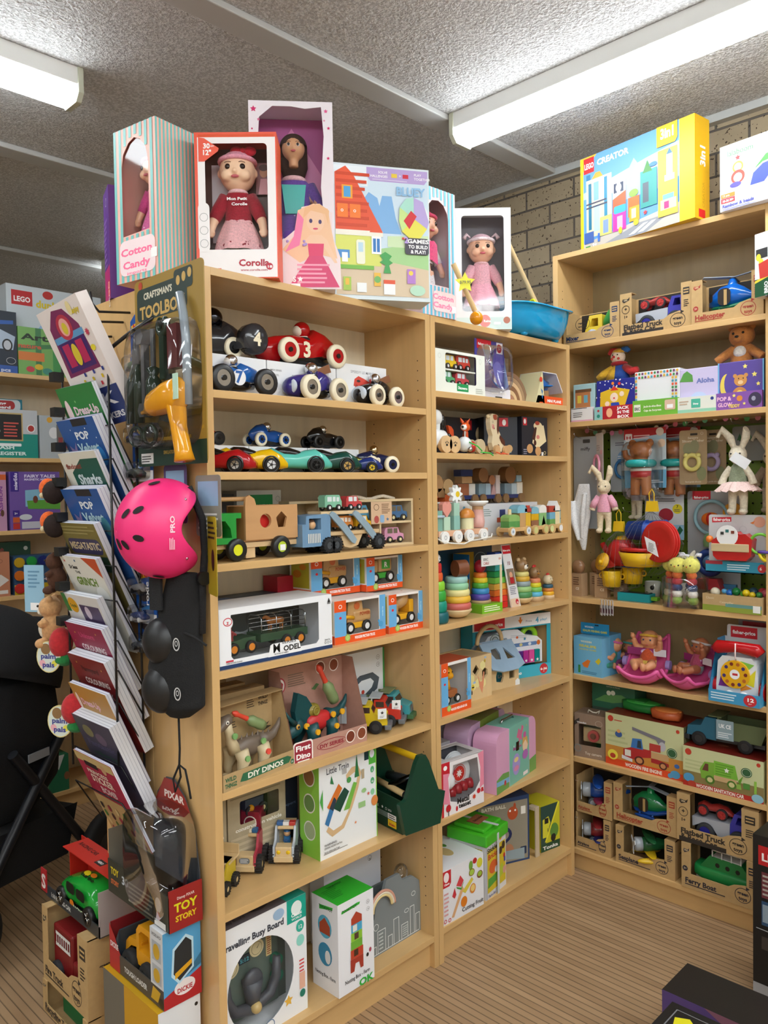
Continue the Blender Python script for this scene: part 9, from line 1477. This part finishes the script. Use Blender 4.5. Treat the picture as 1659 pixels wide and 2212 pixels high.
for x,z in ((-12.6,9.6),(-8.6,11.6),(-5,12.4)): tool('bolt',lambda q: q.cyl((x,-2.6,z),(x,-1,z),1.5,GM,n=6))
def drill(q): q.loft([(-9.6,-4,8.4-1.6,.5,.5),(-6.4,-4,7.2,.7,.7),(-6.2,-4,7.4,1.6,1.6),(-3,-4,8.6,3,3.2),(3,-4,9.6,3.2,4),(8,-4,10,3.2,4),(9.6,-4,10,2,2.8)],'#e09a1c:gloss',22);q.tube([(6.4,-4,9),(7.6,-4,2),(9.4,-4,-4),(9.8,-4,-6)],[2.6,2,2.1,2.5],'#e09a1c:gloss',14)
q=M('drill',t,label='yellow toy drill');q.X=Matrix.Translation((3,0,6.6));drill(q);q.X=None
g=M('goggles',t,label='clear safety goggles');g.tor((-10,-4,7.6),3,.5,'y','#1d3328:gloss',rz=.8).tor((-3,-4,7.6),3,.5,'y','#1d3328:gloss',rz=.8).sph((-6.6,-3,7.6),(7.6,2.6,3.4),'#dfe6e2:clear')
M('price_sticker',t).b(12,14.2,-6.3,-6.1,15,21,'#b8d8c4')
# pink helmet
t=T('helmet','bright pink skate helmet hanging sideways with black straps','helmet',(-.925,.045,1.492),0,rot=(0,0,math.radians(-8)));HX=Matrix.Rotation(math.radians(-90),4,'Y')
m=M('shell',t,thick=.35,sub=1);n=40;k=12;vs=[]
for j in range(k+1):
    for i in range(n):
        w=2*PI*i/n;lo=-.62+.6*math.exp(-((((w-PI/2) % (2*PI))-PI)/.5)**2);a=lo+(PI/2-lo)*j/k
        vs.append(HX @ Vector((12.2*math.cos(a)*math.cos(w),10.2*math.cos(a)*math.sin(w),11.4*math.sin(a))))
m.add(vs,[(j*n+i,j*n+(i+1) % n,(j+1)*n+(i+1) % n,(j+1)*n+i) for j in range(k) for i in range(n)],'#f0307a:satin',True)
for a,w in ((.85,4.5),(1.15,4.0),(1.1,5.5),(.8,5.3),(.3,5.9),(.25,3.5),(1.3,3.4)):
    q=M('vent',t,label='dark almond shaped air vent')
    c=Vector((12.2*math.cos(a)*math.cos(w),10.2*math.cos(a)*math.sin(w),11.4*math.sin(a)));R=c.to_track_quat('Z','Y').to_matrix()
    q.add([HX @ (c*1.022+R @ Vector((.8*math.cos(v),1.5*math.sin(v),0))) for v in [i*PI/7 for i in range(14)]],[tuple(range(14))],'#1a0a10:matte')
q=M('lettering',t);q.face((-1.2,-10.3,-5),(0,0,1),(-.98,.15,0),9,2,'T .7 .1 1.5 #f4d0dc c4 PRO;l .05 .1 .4 .8 4 #f4d0dc',lift=.1)
for z in (-7,7): M('rivet',t).sph((2.4,-8,z),.4,'#c8a0b0:metal',8,6)
M('strap',t).tube([(5,-4,10),(8,-5,2),(8.4,-5,-6),(7.6,-5,-14),(7.2,-5,-26)],.9,'#1c1c1f:cloth',6);M('buckle',t,bev=.2).cyl((7.6,-6.4,-12.4),(7.6,-5,-12.4),1.7,'#141416:satin')
# bag of pads
t=T('pad_bag','black mesh bag of knee and elbow pads hanging below the pink helmet','pad bag',(-.885,.055,1.02),0,rot=(0,0,math.radians(-75)))
q=M('bag',t,remesh=.5);q.loft([(0,0,0,3,2.4),(3,0,0,7.4,4.4),(12,-1,0,8.4,5),(20,0,0,7,4.4),(28,1.4,0,6,4),(36,2,0,4.4,3)],'#131416:cloth',22,'z')
for x,z in ((-3.6,7),(-3,19)): M('knee_cap',t).sph((x,-2.6,z),(5.4,4.2,6),'#18191b:satin');M('white_logo',t).face((3.4,-5.6,z-1.4),(1,0,0),(0,0,1),2.6,3.6,'o .5 .5 1.1 1.6 #c8c8c8 .3;o .5 .55 .5 .7 #c8c8c8 .2')
M('pad_strap',t,bev=.2).b(-5,-1,-4.6,-3.8,27,35,'#1a1b1d:cloth');M('white_script',t).face((-4,-4.7,27),(0,0,1),(-1,0,0),8,3,'t .5 .3 1.6 #b8b8b8 c6 roxie')
M('cord',t).tube([(0,-.6,0),(.3,-.8,-8),(0,-.8,-12),(-2,-1,-16),(-1.4,-1,-19),(.4,-.8,-15),(0,-.8,-12),(2,-.8,-13),(3,-.8,-17),(3.6,-.8,-20)],.28,'#141416:cloth',6);M('drawcord',t).tube([(4,-3,22),(8,-3,21),(11,-2,19)],.3,'#1a1a1c:cloth',6)
# stack of boxed vehicles on the floor
XS=XE-.004
tp=T('toy_pack','grey tray pack with a tall rounded card, red end with yellow lettering','toy pack',(XS-.099,.21,.487),-90)
m=M('tray',tp);m.b(-16,16,0,.3,0,9,'#35372f').b(-16,16,9.2,9.5,0,9,'#35372f').b(-16,16,.3,9.2,0,.3,'#35372f').b(-16,-15.7,.3,9.2,0,17,'#6a6458').b(15.7,16,0,9.5,0,10.5,'#8f1f20')
m.face((-16,0,0),(1,0,0),(0,0,1),32,9,'T .12 .6 2.6 #d8c01c c4.4 TOY;T .12 .3 1.8 #d8703a c4.4 STORY;T .3 .5 3 #b8c0c8 c3.6 30;l .36 .1 .8 .75 5 #a8a898;e .84 .62 1.5 1.9 #d8d4cc;e .84 .3 1 1.2 #b82a24;r .78 .02 .95 .2 #ddd');m.face((16,0,0),(0,1,0),(0,0,1),9.5,10.5,'r 0 0 1 1 #96201f;T .5 .45 3 #d8d01c c6.6 TOY;T .5 .22 2 #e0c01c c6 STORY;t .5 .74 1 #e8d8d0 c5 Disney PIXAR')
q=M('backing_card',tp);q.ext([(-8,0),(15.6,0),(15.4,12),(13.6,22),(9,30),(4,33.5),(0,33),(-4.6,28),(-7.4,18)],'y',9.2,9.5,'#3a3f46');q.face((-8,9.2,0),(1,0,0),(0,0,1),24,33,'p #96281c .1,.78 .9,.72 .72,.9 .5,1.0 .3,.99;T .5 .84 2.6 #e6d8d0 c10 PIXAR;r .05 .2 .9 .6 #4a505a')
M('blister',tp).loft([(-.4,4,14,10.5,13),(4,4,14,10.5,13),(9,4,14,10.8,13.4)],'#e8eef4:clear',18,'y',.5)
lt=T('loader_box','open loader truck box with red corner and a blue end with cut-out window','toy box',(XS-.11,.208,.29),-90)
m=M('carton',lt);m.b(-14.2,14.2,0,.3,0,5,'#4a4640');m.b(-14.2,14.2,10.5,10.8,0,12,'#23282c');m.b(-14.2,14.2,.3,10.5,0,.3,'#3a3630');m.b(-14.2,-13.9,.3,10.5,0,12,'#8a2226');m.b(8,14.2,0,10.8,5,19.4,'#cfd2d6');m.b(8,14.2,.3,10.5,.3,5,'#cfd2d6')
m.add([(-14.2,0,5),(-8,0,5),(-11,0,9),(-14.2,0,12)],[(0,1,2,3)],'#b0262c')
m.face((-14.2,0,0),(1,0,0),(0,0,1),28.4,5,'r 0 0 .2 1 #b0262c;T .5 .35 1.9 #d8d8d4 c12 TOUGH LOADER;p #c9a02c .78,.2 .9,.2 .95,.8 .82,.9;e .96 .3 1.2 1.2 #222').draw('T .1 1.2 2 #f0e0e0 c4.4 DICKIE');m.face((8,0,5),(1,0,0),(0,0,1),6.2,14.4,'t .5 .88 1.1 #444 c4.6 VOLVO;r .15 .45 .85 .8 #a8aeb4;e .5 .62 1.6 2 #c9a02c;r .15 .05 .85 .38 #a8aeb4;e .5 .2 1.6 1.8 #c9a02c')
m.face((14.2,0,0),(0,1,0),(0,0,1),10.8,19.4,'r 0 0 1 1 #4f9ccc;p #2f6a8a 0,.2 1,.4 1,.55 .5,.3;p #b01f26 0,0 1,0 1,.36 0,.16;e .55 .2 3 2 #e8e0e0;T .55 .14 1.7 #b01f26 c4.4 DICKIE;p #b8d8e8 .2,.4 .25,.75 .6,.88 .8,.8 .8,.4 .4,.26;p #23282c .26,.42 .3,.72 .6,.84 .75,.76 .75,.42 .42,.3;p #d9a01c .3,.34 .75,.46 .75,.52 .3,.42');m.face((8,0,19.4),(1,0,0),(0,1,0),6.2,10.8,'T .5 .6 1.6 #b8342c c3 Let;T .5 .4 2 #b8342c c4.4 fun')
ld=T('toy_loader','yellow and dark grey toy wheel loader in the open blue and red box','toy truck',at(lt,-2.6,5.4,.6),-90)
M('cab',ld,bev=.5).ext([(0,4),(0,13),(1.6,15),(8,15),(9.6,9),(9.6,4)],'y',-3.6,3.6,'#d9971a:satin',holes=[[(1.4,8),(1.4,12.4),(2.6,13.4),(6.6,13.4),(7,8)]]);M('arm',ld,bev=.3).ext([(1,8),(2,10),(-5,9),(-9,5),(-8,3.6),(-4,7)],'y',-3,3,'#d9971a:satin')
q=M('bucket',ld,thick=.5);q.add([(-11,-5,3),(-11,5,3),(-7.6,5,3),(-7.6,-5,3),(-6.4,5,11),(-6.4,-5,11)],[(0,1,2,3),(3,2,4,5)],'#2f3a44:satin');[q.add([(-11,y,3),(-7.6,y,3),(-6.4,y,11)],[(0,1,2)],'#2f3a44:satin') for y in (-5,5)]
for x in (-2.6,6.6):
    for y in (-3.8,3.8): wheel(ld,x,y,3.4,3.4,2.4,'#17191b:matte','#3a3d40:satin',.5)
carton('white-edged box with yellow construction vehicle at the bottom of the stack',(XS-.125,.36),(XS-.125,.07),0,.288,12,'#c99a1c','r 0 0 .4 1 #6a665c;r .4 0 1 1 #c9961c',B='r 0 0 1 1 #dfe2e6;p #1c1c1c 0,0 .9,0 .9,.6 .2,.45;p #d9b01c .3,0 .36,.4 .8,.5 .84,0;p #23282c .42,0 .46,.34 .74,.42 .76,0;e .1 .8 .5 .5 #222;e .9 .92 .5 .5 #222')
t=T('racing_car_box','red-roofed open box holding a green racing car','toy box',(-.94,.60,.332),-90);m=M('carton',t);RD='#c4281c'
m.b(-18,18,0,12,0,.3,'#3f4240');m.b(-18,18,0,.3,.3,3.4,'#33363a');m.b(-18,18,11.7,12,.3,15,RD);m.b(-14,18,4,12,15,15.3,RD);m.b(17.7,18,0,12,.3,13,'#a89c98');m.b(-14,-13.7,6,12,.3,15,RD);m.b(-21,-17,-.2,.1,1,8,'#b0262c')
m.face((-21,-.2,1),(1,0,0),(0,0,1),4,7,'T .5 .15 6 #e8dcd8 c3 S');m.face((-18,0,0),(1,0,0),(0,0,1),36,3.4,'T .3 .3 1.8 #d0d0cc c14 1:16 RACING CAR');m.face((-14,4,15.3),(1,0,0),(0,1,0),32,8,'T .25 .5 2 #5a1410 c12 RACING CAR;r .55 .2 .68 .5 #201a1a;T .61 .3 1.2 #eee c3 HERO')
c=T('green_racing_car','translucent green toy racing car in the red-roofed box','toy car',(-.882,.575,.338),-90);m=M('body',c);m.loft([(-14,0,4,3,1.4),(-11,0,4.6,5,2.8),(-5,0,5.4,5.4,4),(0,0,5.8,5.2,4.6),(6,0,5.4,5,4.2),(11,0,4.2,4.4,2.6)],'#1f9a34:gloss',24,'x',.75);M('side_windows',c).face((-6,-5.2,5.6),(1,0,0),(0,0,1),13,4,'c .02 .1 .44 .9 1.2 #0c1a10;c .52 .1 .95 .85 1.2 #0c1a10',lift=.5);M('lettering',c).face((-3,-5.2,1.6),(1,0,0),(0,0,1),8,3,'e .1 .6 1.4 1 #d97a1c;T .6 .2 1.6 #d0e8c0 c6 RACING',lift=.5)
M('roof_flames',c).face((-5,-3,9.6),(1,0,0),(0,.9,.25),11,5,'e .3 .5 1.6 1 #d8c01c;e .6 .6 1.6 .8 #d97a1c;T .5 .2 1.6 #101a10 c8 turbo',lift=.6)
for x in (-10,8):
    for y in (-5,5): wheel(c,x,y,2.8,2.8,2,'#161616:satin','#5a5e60:metal',.6,5)
b=kraft('kraft box labelled Fire Truck standing beside the bookcase end',.745,.44,-.968,.10,.328,'Fire Truck','#2e2926',13,pl=.12,pr=.2,low=.3)
t=T('fire_truck','dark red plastic fire truck with a white ladder in the kraft box','toy truck',at(b,-1,6,.5),-90,GT);M('body',t,bev=.6).b(-11,2,-4,4,3,17,'#7c1a1c:satin').b(2,9,-4,4,3,10,'#7c1a1c:satin').b(9,11,-4,4,2,7,'#7f8894:satin');M('ladder',t).face((-9,-4.1,11),(1,0,0),(0,0,1),10,4.4,'r 0 0 1 .22 #dcdcd8;r 0 .78 1 1 #dcdcd8;'+';'.join('r %.2f .2 %.2f .8 #dcdcd8' % (.05+.15*i,.1+.15*i) for i in range(7)))
for x in (-7,6):
    for y in (-4.4,4.4): gwheel(t,x,y,3.4,'#242428','#c8ccd0')
b=kraft('open kraft box with a green truck at the bottom of the left stack',.745,.44,-.972,0,.099,'Recycling Truck','#2e2926',13,pl=.1,pr=.1,low=.3)
q=M('green_truck',bev=.3);q.b(-8,6,-3,3,1,8.4,'#1f6a3a:satin').b(-4,9,-3.4,3.4,8.4,9,'#c9ccd0:satin');tag(q,'green toy truck with a pale tray in the lowest kraft box','toy truck',loc=at(b,0,6,.3),rz=-90)
# plush animals hanging behind the rack
def critter(label,p,c,belly=None,s=1,feet=None,ear=1):
    t=T('plush_animal',label,'plush toy',p,-130,'plush animals behind the magazine rack',sc=s);m=M('body',t,remesh=.3);f=c+':fur'
    m.sph((0,0,5),(4,3.6,4.6),f);m.sph((0,-.6,11.4),(3.8,3.4,3.4),f)
    for a in (-1,1): m.sph((a*2.8,0,14.2),1.1*ear,f);m.sph((a*2.8,-2.6,.6),(1.8,2,1.6),f);m.tube([(a*3,-1,7.4),(a*4.6,-2.6,6.4)],[1.4,1.1],f,10);M('eye',t).sph((a*1.5,-3.8,12),.4,'#111:gloss')
    if belly: M('belly',t).sph((0,-1.6,5),(3,2.6,3.6),belly+':fur');M('muzzle',t).sph((0,-3,10.2),(2,1.4,1.3),belly+':fur')
    return t
critter('beige and white plush hamster hanging behind the rack',(-.955,.635,1.14),'#c99a68','#e4dccb',.95)
critter('slim brown plush squirrel hanging above the hamster',(-.96,.585,1.30),'#4f3020',None,.75)
for z,n_ in ((1.585,'upper'),(1.49,'lower')): t=T('plush_bird','%s orange-beaked dark brown plush bird behind the rack' % n_,'plush toy',(-.96,.57,z),-130,'plush birds',sc=.85);M('body',t).sph((3,0,0),(4,3.6,4),'#241612:fur');M('beak',t).sph((-1,-3,1.4),(2.6,3,3.4),'#e0601c:fur');M('eye',t).sph((2,-4,-1),1,'#d8c8a0:fur')
for z in (1.15,.97): q=M('plush_hat');q.sph((0,0,0),(3.4,3,4.4),'#b8262c:fur');q.sph((1,0,-5),(3,2.6,2),'#1f7a3a:fur');tag(q,'red and green plush body behind the %s round paper tag' % ('upper' if z > 1 else 'lower'),'plush toy',loc=(-.955,.58 if z > 1 else .51,z))
for z,y in ((1.11,.60),(.935,.535)):
    q=M('swing_tag',bev=.05);q.ext(circ(0,0,4,24,4.6),'y',0,.4,'#d8c98a');q.face((-4,0,-4.6),(1,0,0),(0,0,1),8,9.2,'e .5 .5 3.7 4.3 #cfd8d0;e .4 .75 1.6 1.6 #8a6a44;e .25 .3 1 1 #e0a8b0;e .75 .3 .9 .9 #d8d04a;T .5 .45 2 #3a3f8a c5 palm;T .5 .18 2 #3a3f8a c4 pals');tag(q,'round pastel paper tag hanging below the %s red plush' % ('upper' if z > 1 else 'lower'),'tag',loc=(-.985,y,z),rz=-60)
q=M('swing_tag',bev=.03);q.b(-3.4,3.4,0,.2,-8,6,'#8fb8d0');q.face((-3.4,0,-8),(1,0,0),(0,0,1),6.8,14,'l .2 .5 .8 .9 5 #5f8aa8;r .3 .04 .8 .2 #eee');tag(q,'light blue rectangular tag beside the squirrel plush','tag',loc=(-.98,.70,1.31),rz=-60)
# ---------------------------------------------------------------- bookcase across the back aisle
bookcase('dim maple bookcase across the aisle at the far left',-1.0,.42,.32,2.157,(1.755,1.41,1.10,.75,.4,.1),(-.36,2.2,0),0,holes=False)
def far(label,x0,x1,z,zt,c,art,d=12,y=2.21): return carton(label,(x0,y),(x1,y),z,zt,d,c,art)
far('dark box with a printed silver-blue racing car, top left',-.80,-.43,2.157,2.447,'#1f2a38','p #a8b8cc .3,.4 .4,.66 .75,.72 .98,.6 .95,.38;p #2a5aa8 .6,.75 .96,.8 .96,.86 .6,.82;e .88 .45 2.4 3 #1a1a1a;e .88 .45 1.7 2.2 #b8bcc4;o .92 .2 2.2 1.6 #b8b8b8 .2;r 0 0 1 .12 #2a54a0;T .75 .02 2.2 #c8d0e8 c12 1430 pcs')
far('white and green building set box with a square red logo, tall, at the back',-.455,.02,2.157,2.594,'#c3ccd2','r 0 0 1 .5 #5aa84a;e .5 .52 9 5 #8fb0d8;r .05 .78 .26 .94 #b81a20;T .155 .82 3.4 #f4f0f0 c8 LEGO;T .42 .78 5 #d8c01c c12 duplo;e .42 .93 2.6 2 #b82a24;e .4 .6 1.6 1.6 #2a6a4a;e .52 .62 1.6 1.6 #2a6a4a;e .62 .56 1.6 1.6 #2a6a4a',14,2.26)
far('green box labelled Artiles in front of the tall building set box',-.425,-.15,2.157,2.385,'#74a85a','r .3 0 .4 1 #3f7a4a;p #3f7a4a 0,.5 1,.66 1,.74 0,.6;T .5 .74 4 #1a2a1a c24 Artiles;T .2 .56 3 #c45a3a c11 nature;r .0 .3 .45 .48 #cf7a3a;e .2 .12 2 1.4 #c4404a;e .35 .18 2 1.4 #d8b02a;e .5 .1 2.4 1.6 #3f8a7a;e .8 .5 2.4 3 #e8e4dc;c .6 .1 1 .62 1 #3f8f4a')
far('teal cash register toy box with a window',-.66,-.345,1.755,1.985,'#17877a','r 0 .5 1 1 #b8bcc0;r .18 .35 .78 .93 #b8a06a;r .2 .38 .76 .9 #1c1c1c;l .25 .42 .45 .85 5 #c8c8c4;l .5 .42 .72 .75 5 #c4544a;e .9 .62 2 2 #e0e0e0;e .9 .62 1.5 1.5 #a8322c;T .5 .18 2.4 #d8ece8 c9 CASH;T .6 .06 2.2 #d8ece8 c14 REGISTER;c .3 .24 .75 .3 .4 #e4e8ea')
far('red and white drawing board box behind the cash register',-.80,-.36,1.755,2.05,'#1a7486','c 0 .8 .98 .99 2 #c4ccd0;c 0 .82 .92 .97 2 #a82a2c;T .7 .9 2 #f0f0f0 c11 Drawing;T .78 .84 1.8 #f0f0f0 c8 Board',6,2.35)
far('white toy box beside the cash register, window on its right',-.335,-.17,1.755,1.965,'#a9b0b4','e .3 .9 1.4 1.4 #d8a02a;e .42 .6 2.4 2.8 #d8d8d8;r .5 .2 1 .8 #6a6864;r .55 .25 1 .5 #8a3a3a')
far('purple magnetic art case box titled Fairy Tales',-.485,-.245,1.41,1.69,'#6a4f98','r .02 .66 .18 1 #3a2480;V .15 .83 2.2 #dcd4ec c8 mierEdu;T .6 .9 2 #dcd4ec c15 FAIRY TALES;T .58 .85 1.3 #dcd4ec c14 MAGNETIC ART CASE;p #7fb0c8 .3,.4 .3,.68 1,.72 1,.38;p #5a9a3a .35,.36 .33,.5 1,.52 1,.34;e .5 .52 1.2 1.8 #6a3a2a;e .75 .52 1.4 1.8 #a83a5a;r .22 .02 1 .14 #b8b8c4;e .3 .22 3 1.4 #c8ccd0;r .05 .24 .18 .34 #3a2480;t .11 .27 1.4 #fff c 3+;r .05 .13 .18 .22 #c45a2c;r .05 .02 .18 .12 #b0302c')
far('pink fashion craft box at the far left frame edge',-.75,-.50,1.41,1.69,'#b88aa8','V .93 .5 2 #7a3a8a c14 FASHION;r .85 .86 1 .95 #c45a2c;e .92 .3 .8 1.6 #5a3a2a')
far('box of modelling dough tubs with fish pictures',-.475,-.24,1.10,1.285,'#2a4a6a','r 0 0 1 .26 #b89a1c;T .62 .33 2.4 #d8b8b0 c9 Play-Doh;e .5 .6 1.8 2.2 #b0342c;e .75 .7 1.8 1.2 #d07a2c',9)
for i,(x,z,c) in enumerate(((-.452,1.255,'#b8941c'),(-.395,1.257,'#1c8a3a'),(-.34,1.258,'#16246a'),(-.285,1.258,'#8a1c4a'),(-.452,1.192,'#c4661c'),(-.452,1.13,'#b82a24'),(-.285,1.19,'#b84a6a'))): q=M('dough_tub',bev=.1);q.cyl((0,0,0),(0,-1,0),2.4,c+':satin');q.cyl((0,-1,0),(0,-1.2,0),1.9,c+':satin');tag(q,'%s round dough tub on the front of the fish picture box' % ('yellow','green','navy','crimson','orange','red','pink')[i],'dough tub',loc=(x,2.209,z))
far('peach card game box at the far left, below the fashion box',-.70,-.495,1.10,1.31,'#b5785a','p #d8d0c8 .5,.3 .8,.5 .98,.36 .7,.18;r .6 .06 .95 .14 #e0d8d0;o .8 .8 .9 .9 #6a4030 .15')
far('dark green dough box lying behind the fish picture box',-.60,-.36,1.285,1.35,'#2a4a3a','T .3 .4 2 #a84a4a c8 Play-Doh;e .9 .5 1 1 #c8c8c0',8,2.30)
far('dim grey box on the low shelf across the aisle',-.70,-.40,.40,.58,'#4a4e54','r .1 .2 .6 .6 #8a9098')
far('green and white bag-like box low across the aisle',-.34,-.24,.10,.28,'#1f6a4a','p #c8ccc8 .2,1 .5,.6 .8,1;e .9 .4 1.4 2 #8a5a3a')
# ---------------------------------------------------------------- black stroller in the aisle
t=T('stroller','black baby stroller parked in the aisle at the left frame edge','stroller',(-.93,1.42,0),25);BK2='#0d0e11:cloth'
M('canopy',t,thick=.6).sph((6,0,92),(27,27,25),BK2,30,12,z0=-.1,rot=Matrix.Rotation(.35,3,'Y'));q=M('seat',t,remesh=1.2);q.loft([(38,4,0,16,14),(50,8,0,22,20),(70,8,0,22,22),(90,8,0,20,20)],BK2,20,'z',.7)
M('basket',t,bev=2).ext([(-30,22),(24,18),(30,36),(-30,40)],'y',-20,20,'#0a0b0d:cloth')
for s in (-1,1):
    for a,b_ in (((-30,s*24,12),(30,s*22,78)),((36,s*24,12),(-4,s*22,66)),((30,s*22,78),(46,s*22,104))): M('frame_tube',t).cyl(a,b_,1.9,'#15171c:satin')
    for x,R in ((-30,13),(38,15)): wheel(t,x,s*27,R,R,5,'#0f0f10:matte','#26282c:satin',.55)
M('handle_bar',t).cyl((46,-22,104),(46,22,104),2,'#111214:cloth');M('label_tab',t).b(2,12,-23.6,-23,61,64,'#8f9296')
t=T('plush_toy','purple plush toy with orange spots sitting in the dark stroller','plush toy',(-1.06,1.12,.60),-40);m=M('body',t,remesh=.6);m.sph((0,0,8),(11,9,10),'#2b1e5c:fur');m.sph((2,-3,18),(7,6,6),'#2b1e5c:fur');M('face_patch',t).sph((6,-8,18),(3,2.4,3),'#a89888:fur')
for p in ((-3,-8.6,9),(4,-8.6,6),(0,-8.4,3)): M('spot',t).sph(p,(2.2,1.2,2),'#b8482c:fur')
# ---------------------------------------------------------------- boxes in the lower right corner
carton('tall black construction set box with red logo at the right frame edge',(.577,-.802),(.57,-1.12),0,.50,14,'#141415','r .05 .82 .4 .94 #b81a20;T .22 .85 3.2 #f4f0f0 c9 LEGO;r .08 .62 .95 .78 #6a3038;l .09 .63 .9 .77 5 #b0a8a0;r .08 .45 .95 .6 #2a4a6a;r .09 .47 .5 .58 #8a9aa8;r .08 .3 .95 .38 #3a3430;p #b0b4b8 .03,.42 1,.40 1,.405 .03,.425;r .2 .2 .9 .28 #4a5a30;r .2 .1 .9 .18 #6a5a40;r 0 0 1 .08 #9a9a9c;o .4 .04 1.6 1.2 #777 .2',A='r 0 0 1 1 #101011')
b=carton('low black-topped box with a purple side in the lower right corner',(.08,-.742),(.08,-1.12),0,.22,16,'#1d1a18','r 0 0 1 1 #55407a;p #8a5a6a .3,1 1,.4 1,1;l .1 .2 .9 .5 3 #6a5a8a')
m=M('toy_box');m.b(-13,13,0,30,0,30,'#141414');m.face((-13,0,30),(1,0,0),(0,1,0),26,30,'p #77787a .08,.04 .08,.93 .92,.93 .92,.04 .91,.04 .91,.92 .09,.92 .09,.04;p #d8d01c .62,.72 .64,.86 .8,.9 .86,.8 .78,.72;r .66 .64 .76 .72 #b8a81c;s .85 .5 1.4 #d8d8d8;l .1 .1 .5 .3 4 #888')
tag(m,'black box with a yellow picture on its lid, cut off by the bottom edge','box',loc=(-.197,-1.138,0),rz=0)
flush()
